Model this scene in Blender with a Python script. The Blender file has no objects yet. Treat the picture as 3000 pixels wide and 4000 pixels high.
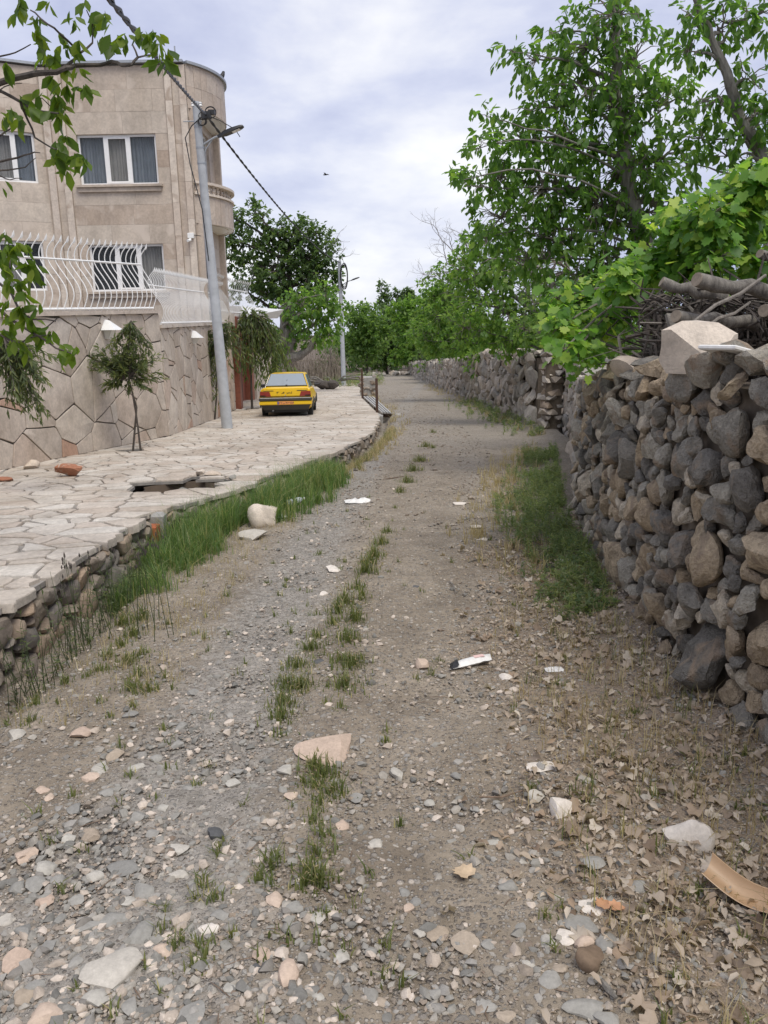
import bpy, math, random
import numpy as np
from mathutils import Vector, Matrix, noise as mnoise

S = bpy.context.scene
COL = S.collection
R_ = math.radians

# ------------------------------------------------------------------ camera
EYE, PITCH, ROLL, KS = 1.75, R_(13.0), R_(1.1), 0.037
cam_d = bpy.data.cameras.new('camera'); cam = bpy.data.objects.new('camera', cam_d); COL.objects.link(cam)
cam_d.sensor_fit = 'VERTICAL'; cam_d.sensor_height = 36.0; cam_d.lens = 3080 / 4000 * 36
cam_d.clip_start = 0.05; cam_d.clip_end = 3000
_f = Vector((0, math.cos(PITCH), -math.sin(PITCH))); _r = Vector((1, 0, 0)); _u = _r.cross(_f)
_r2 = math.cos(ROLL) * _r - math.sin(ROLL) * _u
_u2 = math.sin(ROLL) * _r + math.cos(ROLL) * _u
m = Matrix((_r2, _u2, -_f)).transposed().to_4x4(); m.translation = (0, 0, EYE)
cam.matrix_world = m
S.camera = cam

# ------------------------------------------------------------------ sky and sun (bright overcast)
SUN_EL, SUN_AZ = R_(62), R_(150)            # azimuth measured from +Y towards +X
world = bpy.data.worlds.new('World'); S.world = world; world.use_nodes = True
wn = world.node_tree.nodes; wl = world.node_tree.links; wn.clear()
w_out = wn.new('ShaderNodeOutputWorld'); w_bg = wn.new('ShaderNodeBackground'); w_bg.inputs['Strength'].default_value = 0.1
w_sky = wn.new('ShaderNodeTexSky'); w_sky.sky_type = 'NISHITA'; w_sky.sun_disc = False
w_sky.sun_elevation = SUN_EL; w_sky.sun_rotation = SUN_AZ
w_tc = wn.new('ShaderNodeTexCoord')
w_map = wn.new('ShaderNodeMapping'); w_map.inputs['Scale'].default_value = (1.0, 1.0, 2.6); w_map.inputs['Location'].default_value = (0.35, 0.2, 0.62)
wl.new(w_tc.outputs['Generated'], w_map.inputs['Vector'])
def w_noise(scale, detail, rough, dist):
    n = wn.new('ShaderNodeTexNoise'); n.inputs['Scale'].default_value = scale; n.inputs['Detail'].default_value = detail
    n.inputs['Roughness'].default_value = rough; n.inputs['Distortion'].default_value = dist
    wl.new(w_map.outputs['Vector'], n.inputs['Vector']); return n
n1 = w_noise(1.7, 7, 0.52, 0.35); n2 = w_noise(4.2, 6, 0.55, 0.2)
mixn = wn.new('ShaderNodeMath'); mixn.operation = 'MULTIPLY_ADD'; mixn.inputs[1].default_value = 0.35
wl.new(n2.outputs['Fac'], mixn.inputs[0])
sub = wn.new('ShaderNodeMath'); sub.operation = 'MULTIPLY'; sub.inputs[1].default_value = 0.65
wl.new(n1.outputs['Fac'], sub.inputs[0]); wl.new(sub.outputs[0], mixn.inputs[2])
w_ramp = wn.new('ShaderNodeValToRGB'); e = w_ramp.color_ramp.elements
e[0].position = 0.40; e[0].color = (0.43, 0.465, 0.665, 1)
e[1].position = 0.60; e[1].color = (0.93, 0.93, 0.95, 1)
e2 = w_ramp.color_ramp.elements.new(0.5); e2.color = (0.635, 0.665, 0.815, 1)
wl.new(mixn.outputs[0], w_ramp.inputs['Fac'])
w_gain = wn.new('ShaderNodeVectorMath'); w_gain.operation = 'SCALE'; w_gain.inputs['Scale'].default_value = 6.0
wl.new(w_ramp.outputs['Color'], w_gain.inputs[0])
w_mix = wn.new('ShaderNodeMixRGB'); w_mix.inputs['Fac'].default_value = 0.93
wl.new(w_sky.outputs['Color'], w_mix.inputs['Color1']); wl.new(w_gain.outputs['Vector'], w_mix.inputs['Color2'])
wl.new(w_mix.outputs['Color'], w_bg.inputs['Color']); wl.new(w_bg.outputs['Background'], w_out.inputs['Surface'])
sun_d = bpy.data.lights.new('sun', 'SUN'); sun_d.energy = 1.5; sun_d.angle = R_(36); sun_d.color = (1.0, 0.94, 0.84)
sun = bpy.data.objects.new('sun', sun_d); COL.objects.link(sun)
sd = Vector((math.sin(SUN_AZ) * math.cos(SUN_EL), math.cos(SUN_AZ) * math.cos(SUN_EL), math.sin(SUN_EL)))
sun.rotation_euler = (-sd).to_track_quat('-Z', 'Y').to_euler()
vs = S.view_settings
vs.view_transform = 'Standard'; vs.look = 'None'; vs.exposure = 0.9; vs.gamma = 1.0; vs.use_curve_mapping = False
S.cycles.max_bounces = 8; S.cycles.transparent_max_bounces = 8
S.cycles.use_denoising = True

# ------------------------------------------------------------------ where things stand
def ray(px, py):
    return _f + _r2 * ((px - 1500) / 3080) - _u2 * ((py - 2000) / 3080)
def at(px, py, Y):
    d = ray(px, py); return Vector((0, 0, EYE)) + d * (Y / d.y)
def on_road(px, py, h=0.0):
    d = ray(px, py); return Vector((0, 0, EYE)) + d * ((EYE - h) / (-(d.z + KS * d.y)))
def hp(Y): return max(0.02, 0.37 - 0.0165 * (Y - 4))
def on_patio(px, py):
    h = 0.3
    for _ in range(25): p = on_road(px, py, h); h = 0.5 * h + 0.5 * hp(p.y)
    return p
def rz(Y): return -KS * Y                    # road level: the lane runs gently downhill
def pz(Y): return rz(Y) + hp(Y)              # terrace level

# ------------------------------------------------------------------ object helpers
def tag(o, label=None, cat=None, group=None, kind=None):
    if label: o['label'] = label
    if cat: o['category'] = cat
    if group: o['group'] = group
    if kind: o['kind'] = kind
    return o
def thing(name, label, cat, loc=(0, 0, 0), group=None):
    o = bpy.data.objects.new(name, None); COL.objects.link(o); o.location = loc; o.empty_display_size = 0.1
    return tag(o, label, cat, group)
def wloc(o):
    v = Vector(o.location)
    while o.parent: o = o.parent; v += Vector(o.location)
    return v
def link(name, me, parent=None, loc=(0, 0, 0)):
    o = bpy.data.objects.new(name, me); COL.objects.link(o); o.location = loc
    if parent: o.parent = parent
    return o
def mesh_np(name, V, F, mat, smooth=True, tint=None, sharp=None, extra=None):
    """V (n,3); F (m,k) array or list of such arrays."""
    V = np.asarray(V, np.float32)
    Fs = F if isinstance(F, list) else [F]
    Fs = [np.asarray(f, np.int32) for f in Fs if len(f)]
    me = bpy.data.meshes.new(name)
    nl = sum(f.size for f in Fs); nf = sum(len(f) for f in Fs)
    me.vertices.add(len(V)); me.vertices.foreach_set('co', V.ravel())
    me.loops.add(nl); me.polygons.add(nf)
    me.loops.foreach_set('vertex_index', np.concatenate([f.ravel() for f in Fs]))
    tot = np.concatenate([np.full(len(f), f.shape[1], np.int32) for f in Fs])
    st = np.concatenate([[0], np.cumsum(tot)[:-1]]).astype(np.int32)
    me.polygons.foreach_set('loop_start', st)
    me.polygons.foreach_set('use_smooth', np.full(nf, smooth))
    me.update(calc_edges=True)
    if tint is not None:
        a = me.attributes.new('tint', 'FLOAT', 'POINT'); a.data.foreach_set('value', np.asarray(tint, np.float32))
    for k, v in (extra or {}).items():
        a = me.attributes.new(k, 'FLOAT', 'POINT'); a.data.foreach_set('value', np.asarray(v, np.float32))
    if sharp and smooth: me.set_sharp_from_angle(angle=R_(sharp))
    me.materials.append(mat)
    return me
class MB:
    """collects shapes for ONE part"""
    def __init__(s): s.v = []; s.f = []
    def add(s, v, f):
        b = len(s.v); s.v += [tuple(x) for x in v]; s.f += [tuple(i + b for i in q) for q in f]; return s
    def box(s, x0, y0, z0, x1, y1, z1, mtx=None):
        v = [Vector(p) for p in ((x0,y0,z0),(x1,y0,z0),(x1,y1,z0),(x0,y1,z0),(x0,y0,z1),(x1,y0,z1),(x1,y1,z1),(x0,y1,z1))]
        if mtx is not None: v = [mtx @ p for p in v]
        return s.add(v, ((0,3,2,1),(4,5,6,7),(0,1,5,4),(1,2,6,5),(2,3,7,6),(3,0,4,7)))
    def cbox(s, x0, y0, z0, x1, y1, z1, c=0.01, mtx=None):
        """box with chamfered top and sides"""
        v = []
        for z, i in ((z0, c), (z0 + c, 0), (z1 - c, 0), (z1, c)):
            for x, y in ((x0+i, y0+i), (x1-i, y0+i), (x1-i, y1-i), (x0+i, y1-i)): v.append(Vector((x, y, z)))
        if mtx is not None: v = [mtx @ p for p in v]
        f = [(3,2,1,0), (12,13,14,15)]
        for k in range(3):
            for i in range(4):
                j = (i + 1) % 4; f.append((k*4+i, k*4+j, k*4+4+j, k*4+4+i))
        return s.add(v, f)
    def tube(s, pts, rad, n=6, cap=True):
        pts = [Vector(p) for p in pts]
        rad = [rad] * len(pts) if not hasattr(rad, '__len__') else rad
        v = []; f = []; ref = None
        for i, p in enumerate(pts):
            t = (pts[min(i+1, len(pts)-1)] - pts[max(i-1, 0)])
            t = t.normalized() if t.length > 1e-9 else Vector((0, 0, 1))
            if ref is None:
                ref = Vector((1, 0, 0)) if abs(t.x) < 0.8 else Vector((0, 1, 0))
            a = (ref - t * ref.dot(t))
            if a.length < 1e-4: a = t.orthogonal()
            a.normalize(); ref = a; b = t.cross(a)
            for k in range(n):
                an = 2 * math.pi * k / n
                v.append(p + (a * math.cos(an) + b * math.sin(an)) * rad[i])
        for i in range(len(pts) - 1):
            for k in range(n):
                k2 = (k + 1) % n
                f.append((i*n+k, i*n+k2, (i+1)*n+k2, (i+1)*n+k))
        if cap:
            f.append(tuple(range(n - 1, -1, -1))); b = (len(pts) - 1) * n; f.append(tuple(b + k for k in range(n)))
        return s.add(v, f)
    def lathe(s, prof, c=(0, 0, 0), n=14):
        v = []; f = []
        for r, z in prof:
            for k in range(n):
                a = 2 * math.pi * k / n; v.append((c[0] + r * math.cos(a), c[1] + r * math.sin(a), c[2] + z))
        for i in range(len(prof) - 1):
            for k in range(n):
                k2 = (k + 1) % n; f.append((i*n+k, i*n+k2, (i+1)*n+k2, (i+1)*n+k))
        f.append(tuple(range(n - 1, -1, -1))); b = (len(prof) - 1) * n; f.append(tuple(b + k for k in range(n)))
        return s.add(v, f)
    def mesh(s, name, mat, smooth=True, sharp=35, off=(0, 0, 0)):
        me = bpy.data.meshes.new(name)
        o = Vector(off)
        me.from_pydata([tuple(Vector(p) - o) for p in s.v], [], s.f)
        if smooth:
            me.polygons.foreach_set('use_smooth', np.full(len(me.polygons), True)); me.set_sharp_from_angle(angle=R_(sharp))
        me.materials.append(mat); me.update()
        return me
    def part(s, name, mat, parent=None, smooth=True, sharp=35):
        """world coordinates in; local to the parent out"""
        off = wloc(parent) if parent else Vector((0, 0, 0))
        return link(name, s.mesh(name, mat, smooth, sharp, off), parent)
    def top(s, name, mat, label, cat, group=None, base=None, sharp=35, kind=None):
        base = Vector(base) if base is not None else Vector(s.v[0])
        o = link(name, s.mesh(name, mat, True, sharp, base), None, base)
        return tag(o, label, cat, group, kind)
def part_np(name, V, F, mat, parent, **k):
    off = np.array(wloc(parent)) if parent else np.zeros(3)
    return link(name, mesh_np(name, np.asarray(V) - off, F, mat, **k), parent)

# ------------------------------------------------------------------ materials
def new_mat(name):
    m = bpy.data.materials.new(name); m.use_nodes = True
    nt = m.node_tree; b = nt.nodes['Principled BSDF']; return m, nt, b
def nd(nt, t, **k):
    n = nt.nodes.new(t)
    for a, v in k.items():
        if hasattr(n, a) and a not in n.inputs.keys(): setattr(n, a, v)
    return n
def ramp(nt, fac, stops):
    r = nt.nodes.new('ShaderNodeValToRGB'); el = r.color_ramp.elements
    while len(el) < len(stops): el.new(0.5)
    for e_, (p, c) in zip(el, stops): e_.position = p; e_.color = (*c, 1)
    nt.links.new(fac, r.inputs['Fac']); return r.outputs['Color']
def math_(nt, op, a, b=None):
    n = nt.nodes.new('ShaderNodeMath'); n.operation = op
    for i, x in enumerate((a, b)):
        if x is None: continue
        if isinstance(x, (int, float)): n.inputs[i].default_value = x
        else: nt.links.new(x, n.inputs[i])
    return n.outputs[0]
def rnd(nt):
    """random per object plus random per piece of a joined mesh"""
    oi = nt.nodes.new('ShaderNodeObjectInfo'); at_ = nt.nodes.new('ShaderNodeAttribute'); at_.attribute_name = 'tint'
    return math_(nt, 'FRACT', math_(nt, 'ADD', oi.outputs['Random'], at_.outputs['Fac']))
def coords(nt, seeded=True):
    tc = nt.nodes.new('ShaderNodeTexCoord'); out = tc.outputs['Object']
    if seeded:
        r = rnd(nt); c = nt.nodes.new('ShaderNodeCombineXYZ')
        for i in range(3): nt.links.new(math_(nt, 'MULTIPLY', r, 37.0 + 11 * i), c.inputs[i])
        a = nt.nodes.new('ShaderNodeVectorMath'); a.operation = 'ADD'
        nt.links.new(out, a.inputs[0]); nt.links.new(c.outputs[0], a.inputs[1]); out = a.outputs[0]
    return out
def noise(nt, vec, scale, detail=4, rough=0.6, dist=0.0):
    n = nt.nodes.new('ShaderNodeTexNoise'); n.inputs['Scale'].default_value = scale; n.inputs['Detail'].default_value = detail
    n.inputs['Roughness'].default_value = rough; n.inputs['Distortion'].default_value = dist
    nt.links.new(vec, n.inputs['Vector']); return n.outputs['Fac']
def mix(nt, fac, a, b, mode='MIX'):
    n = nt.nodes.new('ShaderNodeMixRGB'); n.blend_type = mode
    for k, x in (('Fac', fac), ('Color1', a), ('Color2', b)):
        if isinstance(x, (int, float)): n.inputs[k].default_value = x
        elif isinstance(x, tuple): n.inputs[k].default_value = (*x, 1)
        else: nt.links.new(x, n.inputs[k])
    return n.outputs['Color']
def bump(nt, b, h, strength, dist=0.02):
    n = nt.nodes.new('ShaderNodeBump'); n.inputs['Strength'].default_value = strength; n.inputs['Distance'].default_value = dist
    nt.links.new(h, n.inputs['Height']); nt.links.new(n.outputs['Normal'], b.inputs['Normal'])
def plain(name, col, rough=0.6, metal=0.0, var=0.15, scale=12, spec=0.5, bmp=0.0, bd=0.01):
    m, nt, b = new_mat(name)
    v = coords(nt, False); n = noise(nt, v, scale, 5)
    d = tuple(max(0, c * (1 - var)) for c in col); l = tuple(min(1, c * (1 + var)) for c in col)
    nt.links.new(ramp(nt, n, [(0.3, d), (0.7, l)]), b.inputs['Base Color'])
    b.inputs['Roughness'].default_value = rough; b.inputs['Metallic'].default_value = metal
    b.inputs['Specular IOR Level'].default_value = spec
    if bmp: bump(nt, b, noise(nt, v, scale * 3, 4), bmp, bd)
    return m
def stone_mat(name, stops, speck=60, const=False, streak=None, rough=0.9, bs=0.5, bd=0.02, big=5.0, mott=0.45, scale_amt=1.0, grime=None):
    """stops: (position on the per-piece random value, colour)"""
    m, nt, b = new_mat(name)
    r = rnd(nt); base = ramp(nt, r, stops)
    if const: base.node.color_ramp.interpolation = 'CONSTANT'
    v = coords(nt, True)
    n1 = noise(nt, v, big, 6, 0.65); n2 = noise(nt, v, speck, 3, 0.7)
    c = mix(nt, mott, base, ramp(nt, n1, [(0.3, (0.36, 0.35, 0.34)), (0.68, (1, 0.985, 0.96))]), 'MULTIPLY')
    c = mix(nt, 0.35, c, ramp(nt, n2, [(0.35, (0.5, 0.5, 0.5)), (0.65, (1, 1, 1))]), 'MULTIPLY')
    g = nt.nodes.new('ShaderNodeVectorMath'); g.operation = 'SCALE'; g.inputs['Scale'].default_value = 1.25 * scale_amt
    nt.links.new(c, g.inputs[0]); c = g.outputs['Vector']
    if grime:
        gp = nt.nodes.new('ShaderNodeNewGeometry'); gm = nt.nodes.new('ShaderNodeMapping'); gm.inputs['Scale'].default_value = (1, 1, grime[2] if len(grime) > 2 else 1)
        nt.links.new(gp.outputs['Position'], gm.inputs['Vector']); ng = noise(nt, gm.outputs[0], grime[0], 5, .6)
        c = mix(nt, 1.0, c, ramp(nt, ng, [(.3, grime[1]), (.62, (1.06, 1.06, 1.06))]), 'MULTIPLY')
    if streak:
        n3 = noise(nt, v, streak[1], 3, 0.5, 1.0)
        c = mix(nt, ramp(nt, n3, [(0.55, (0, 0, 0)), (0.68, (1, 1, 1))]), c, streak[0])
    nt.links.new(c, b.inputs['Base Color'])
    b.inputs['Roughness'].default_value = rough; b.inputs['Specular IOR Level'].default_value = 0.3
    h = math_(nt, 'ADD', n1, math_(nt, 'MULTIPLY', n2, 0.35))
    bump(nt, b, h, bs, bd)
    return m
def leaf_mat(name, stops, trans=0.45, rough=0.45):
    m = bpy.data.materials.new(name); m.use_nodes = True; nt = m.node_tree; nt.nodes.clear()
    out = nt.nodes.new('ShaderNodeOutputMaterial')
    r = rnd(nt); c = ramp(nt, r, stops)
    b = nt.nodes.new('ShaderNodeBsdfPrincipled'); b.inputs['Roughness'].default_value = rough; b.inputs['Specular IOR Level'].default_value = 0.35
    nt.links.new(c, b.inputs['Base Color'])
    t = nt.nodes.new('ShaderNodeBsdfTranslucent')
    y = mix(nt, 0.8, c, (1.0, 1.0, 0.45), 'MULTIPLY')
    s = nt.nodes.new('ShaderNodeVectorMath'); s.operation = 'SCALE'; s.inputs['Scale'].default_value = 2.3
    nt.links.new(y, s.inputs[0]); nt.links.new(s.outputs['Vector'], t.inputs['Color'])
    mx = nt.nodes.new('ShaderNodeMixShader'); mx.inputs['Fac'].default_value = trans
    nt.links.new(b.outputs[0], mx.inputs[1]); nt.links.new(t.outputs[0], mx.inputs[2]); nt.links.new(mx.outputs[0], out.inputs['Surface'])
    return m
def bark_mat(name, a, b_, sc=14):
    m, nt, b = new_mat(name)
    v = coords(nt, False); mp = nt.nodes.new('ShaderNodeMapping'); mp.inputs['Scale'].default_value = (1, 1, 0.25); nt.links.new(v, mp.inputs['Vector'])
    n = noise(nt, mp.outputs[0], sc, 6, 0.7)
    nt.links.new(ramp(nt, n, [(0.3, a), (0.7, b_)]), b.inputs['Base Color']); b.inputs['Roughness'].default_value = 0.95
    bump(nt, b, n, 0.8, 0.02); return m
def glass_mat(name, col=(0.05, 0.06, 0.07), rough=0.05, alpha=None):
    m, nt, b = new_mat(name); b.inputs['Base Color'].default_value = (*col, 1); b.inputs['Roughness'].default_value = rough
    b.inputs['Specular IOR Level'].default_value = 0.7
    if alpha is not None: b.inputs['Alpha'].default_value = alpha
    return m

M = {}
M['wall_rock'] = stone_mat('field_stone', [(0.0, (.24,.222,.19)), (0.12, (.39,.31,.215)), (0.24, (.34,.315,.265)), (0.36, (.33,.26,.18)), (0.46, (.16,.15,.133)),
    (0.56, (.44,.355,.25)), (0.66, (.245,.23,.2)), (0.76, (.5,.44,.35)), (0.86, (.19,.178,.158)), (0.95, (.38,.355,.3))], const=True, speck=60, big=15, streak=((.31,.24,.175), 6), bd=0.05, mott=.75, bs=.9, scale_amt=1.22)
M['pale_rock'] = stone_mat('pale_stone', [(0.0, (.52,.44,.36)), (0.5, (.6,.53,.45)), (1.0, (.45,.38,.31))], speck=60, big=8, bd=0.02)
M['far_rock'] = stone_mat('pale_field_stone', [(0.0, (.4,.36,.31)), (0.25, (.28,.27,.25)), (0.5, (.45,.385,.32)), (0.75, (.34,.32,.29)), (1.0, (.56,.51,.45))], speck=25, big=7, mott=.6)  # paler stone range than the near wall, for the other walls and pillar
M['pebble'] = stone_mat('river_stone', const=True, stops=[(0.0, (.26,.25,.225)), (0.2, (.34,.315,.275)), (0.35, (.18,.175,.16)), (0.5, (.42,.36,.3)), (0.65, (.3,.285,.26)), (0.8, (.55,.48,.41)), (0.9, (.21,.195,.175)), (1.0, (.33,.29,.245))], speck=90, big=14, bd=0.006, mott=0.35)
M['grit'] = stone_mat('grit', [(0.0, (.25,.235,.21)), (0.2, (.29,.235,.185)), (0.4, (.18,.165,.145)), (0.6, (.27,.22,.17)), (0.8, (.35,.31,.265)), (1.0, (.2,.155,.12))], speck=120, big=30, bd=0.003, mott=0.3)
M['flag'] = stone_mat('pale_flagstone', [(0.0, (.46,.415,.36)), (0.2, (.51,.48,.43)), (0.4, (.44,.385,.325)), (0.6, (.54,.51,.46)), (0.8, (.45,.39,.33)), (1.0, (.49,.45,.395))], speck=28, big=7, bd=0.012, mott=0.36, bs=0.55, grime=(.9, (.68,.64,.6)))
M['mortar'] = plain('grey_mortar', (.27,.25,.225), 0.95, var=0.25, scale=9, spec=0.2, bmp=0.4)
M['cladstone'] = stone_mat('wall_flagstone', [(0.0, (.52,.45,.38)), (0.2, (.58,.52,.45)), (0.4, (.48,.41,.345)), (0.58, (.56,.5,.43)), (0.7, (.46,.345,.27)), (0.76, (.53,.47,.41)), (0.92, (.52,.45,.38)), (0.96, (.45,.28,.2)), (1.0, (.55,.49,.43))], speck=22, big=5, bd=0.01, mott=0.42, bs=0.4, grime=(.7, (.8,.77,.73)))
M['cream'] = plain('cream_pointing', (.6,.55,.47), 0.9, var=0.12, spec=0.2)
M['joint'] = plain('dark_joint', (.1,.088,.075), 0.95, var=0.3, spec=0.1)
M['trav'] = stone_mat('travertine_slab', grime=(1.1, (.82,.8,.77), .16), stops=[(0.0, (.49,.42,.35)), (0.2, (.57,.51,.44)), (0.4, (.42,.34,.275)), (0.55, (.53,.465,.395)), (0.7, (.47,.39,.32)), (0.85, (.61,.56,.49)), (1.0, (.51,.44,.37))], speck=14, big=1.7, bd=0.004, mott=0.42, bs=0.15, streak=((.6,.52,.44), 1.3), rough=0.6)
M['trav_light'] = stone_mat('light_travertine', [(0.0, (.56,.49,.42)), (0.5, (.6,.53,.45)), (1.0, (.5,.42,.35))], speck=14, big=3, bd=0.004, mott=0.3, bs=0.15, streak=((.42,.34,.27), 2.0), rough=0.6)
M['white'] = plain('white_paint', (.78,.78,.76), 0.4, var=0.06)
M['upvc'] = plain('white_window_frame', (.8,.8,.79), 0.35, var=0.03)
M['glass'] = glass_mat('window_glass', (.05,.06,.065), 0.03, 0.22)
M['curtain'] = plain('blue_grey_curtain', (.33,.38,.44), 0.9, var=0.12, scale=3)
M['curtain_l'] = plain('grey_net_curtain', (.5,.49,.47), 0.9, var=0.1, scale=3)
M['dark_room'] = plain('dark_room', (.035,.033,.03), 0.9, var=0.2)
M['concrete'] = plain('pole_concrete', (.40,.42,.44), 0.85, var=0.14, scale=5, bmp=0.3)
M['concrete2'] = plain('rough_concrete', (.33,.32,.3), 0.95, var=0.25, scale=8, bmp=0.5)
M['black'] = plain('black_plastic', (.02,.02,.022), 0.5, var=0.2)
M['galv'] = plain('galvanised_steel', (.36,.38,.4), 0.5, metal=0.6, var=0.12)
M['lens'] = plain('lamp_lens', (.75,.74,.68), 0.2, var=0.03)
M['granite'] = stone_mat('red_granite', [(0.0, (.26,.09,.055)), (0.5, (.3,.11,.07)), (1.0, (.22,.075,.05))], speck=40, big=6, bs=0.1, rough=0.5)
M['rust'] = plain('rusty_steel', (.085,.05,.035), 0.8, var=0.4, scale=20, metal=0.2)
M['greysteel'] = plain('worn_grey_steel', (.42,.41,.39), 0.55, var=0.2, metal=0.3)
M['brick'] = stone_mat('broken_brick', [(0.0, (.36,.17,.1)), (1.0, (.3,.13,.08))], speck=60, big=14, streak=((.42,.36,.3), 9))
M['orange'] = plain('orange_brick', (.42,.13,.06), 0.9, var=0.25, bmp=0.3)
M['taxi'] = plain('yellow_car_paint', (.78,.5,.012), 0.28, var=0.03, scale=2)
M['bumper'] = plain('grey_bumper', (.05,.048,.04), 0.6, var=0.1)
M['tyre'] = plain('tyre_rubber', (.022,.022,.022), 0.85, var=0.15)
M['rim'] = plain('silver_wheel', (.5,.5,.5), 0.35, metal=0.6, var=0.05)
M['tail'] = plain('red_lamp_glass', (.26,.035,.025), 0.2, var=0.05)
M['tail_d'] = plain('smoked_lamp_glass', (.03,.015,.015), 0.2, var=0.05)
M['carglass'] = glass_mat('car_glass', (.28,.32,.36), 0.06)  # pale base colour stands in for sky reflected in the car windows
M['plate'] = plain('orange_plate', (.72,.3,.09), 0.5, var=0.03)
M['blue'] = plain('blue_print', (.03,.07,.3), 0.5, var=0.05)
M['chrome'] = plain('chrome', (.6,.6,.6), 0.15, metal=1.0, var=0.02)
M['bark'] = bark_mat('walnut_bark', (.09,.08,.07), (.27,.255,.235))
M['bark_d'] = bark_mat('dark_bark', (.035,.03,.026), (.12,.1,.085))
M['twig'] = bark_mat('grey_twig', (.12,.105,.09), (.26,.235,.205), 30)
M['log'] = bark_mat('weathered_log', (.05,.044,.038), (.25,.23,.2), 22)
M['logend'] = plain('cut_log_end', (.24,.2,.155), 0.9, var=0.25, scale=40)
M['walnut'] = leaf_mat('walnut_leaf', [(0, (.065,.135,.03)), (.35, (.095,.19,.038)), (.7, (.08,.16,.04)), (1, (.16,.26,.05))], 0.55)
M['walnut_near'] = leaf_mat('walnut_leaf_near', [(0, (.05,.095,.015)), (.5, (.09,.15,.018)), (1, (.14,.19,.022))], 0.5)
M['vine'] = leaf_mat('vine_leaf', [(0, (.065,.15,.03)), (.4, (.115,.235,.045)), (.75, (.19,.32,.06)), (1, (.36,.45,.09))], 0.48)
M['bush'] = leaf_mat('mulberry_leaf', [(0, (.075,.15,.038)), (.5, (.115,.21,.05)), (1, (.185,.28,.065))], 0.55)
M['dark_leaf'] = leaf_mat('dark_leaf', [(0, (.055,.1,.04)), (.5, (.085,.14,.052)), (1, (.125,.185,.065))], 0.45)
M['mid_leaf'] = leaf_mat('mid_leaf', [(0, (.075,.14,.045)), (.5, (.115,.195,.06)), (1, (.18,.26,.08))], 0.55)
M['willow'] = leaf_mat('willow_leaf', [(0, (.08,.12,.05)), (.6, (.12,.165,.065)), (1, (.19,.23,.075))], 0.42)
M['willow_d'] = leaf_mat('dark_willow_leaf', [(0, (.065,.09,.045)), (.6, (.1,.13,.058)), (1, (.18,.2,.075))], 0.42)
M['grass'] = leaf_mat('green_grass', [(0, (.07,.13,.04)), (.5, (.115,.19,.06)), (.8, (.17,.24,.085)), (1, (.36,.33,.17))], 0.42)
M['weed'] = leaf_mat('green_weed', [(0, (.095,.145,.07)), (.6, (.145,.2,.095)), (1, (.24,.27,.13))], 0.45)
M['barley'] = leaf_mat('wall_barley', [(0, (.09,.115,.04)), (.4, (.14,.165,.06)), (.75, (.27,.26,.12)), (1, (.44,.39,.22))], 0.4)
M['straw'] = leaf_mat('dry_straw', [(0, (.31,.25,.14)), (.5, (.44,.375,.235)), (1, (.27,.2,.12))], 0.3)
M['dry_leaf'] = leaf_mat('dry_leaf', [(0, (.3,.23,.17)), (.2, (.42,.35,.275)), (.4, (.2,.145,.105)), (.6, (.49,.43,.36)), (.8, (.32,.235,.165)), (1, (.57,.51,.43))], 0.15, 0.8)
M['stick'] = plain('dead_stick', (.17,.12,.085), 0.9, var=0.4, scale=30)
M['reed'] = bark_mat('dead_reed', (.16,.13,.1), (.36,.31,.25), 8)
M['tan_pvc'] = plain('tan_plastic', (.42,.28,.165), 0.45, var=0.12, scale=6)
M['litter_white'] = plain('white_litter', (.72,.71,.68), 0.5, var=0.12, scale=25)
M['bottle'] = glass_mat('clear_plastic', (.6,.66,.68), 0.12, 0.55)
M['bird'] = plain('black_feathers', (.012,.012,.014), 0.6, var=0.2)
M['soil'] = plain('garden_soil', (.12,.09,.065), 0.95, var=0.3, scale=2, bmp=0.4)
# ------------------------------------------------------------------ geometry generators
def unit(a): return a / np.maximum(np.linalg.norm(a, axis=-1, keepdims=True), 1e-9)
def frames(d, up):
    """rotation matrices with local X along d, local Z close to up"""
    x = unit(d); y = unit(np.cross(up, x)); z = np.cross(x, y)
    return np.stack([x, y, z], axis=-1)
def scatter(tv, tf, pos, rot, sc, tint):
    tv = np.asarray(tv, float); n = len(pos)
    sc = np.asarray(sc, float); sc = sc[:, None, None] if sc.ndim == 1 else sc[:, None, :]
    V = np.einsum('nij,nkj->nki', rot, tv[None] * sc) + pos[:, None, :]
    off = (np.arange(n) * len(tv))[:, None, None]
    out = [(np.asarray(f)[None] + off).reshape(-1, np.asarray(f).shape[1]) for f in (tf if isinstance(tf, list) else [tf])]
    return V.reshape(-1, 3), out, np.repeat(tint, len(tv))
def euler_rots(rng, n, tilt=None):
    a = rng.random(n) * 2 * np.pi
    if tilt is None:
        q = rng.normal(size=(n, 4)); q /= np.linalg.norm(q, axis=1, keepdims=True); w, x, y, z = q.T
        return np.stack([np.stack([1-2*(y*y+z*z), 2*(x*y-z*w), 2*(x*z+y*w)], -1), np.stack([2*(x*y+z*w), 1-2*(x*x+z*z), 2*(y*z-x*w)], -1), np.stack([2*(x*z-y*w), 2*(y*z+x*w), 1-2*(x*x+y*y)], -1)], -2)
    up = unit(np.stack([rng.normal(0, tilt, n), rng.normal(0, tilt, n), np.ones(n)], -1))
    return frames(np.stack([np.cos(a), np.sin(a), 0 * a], -1), up)
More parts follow.
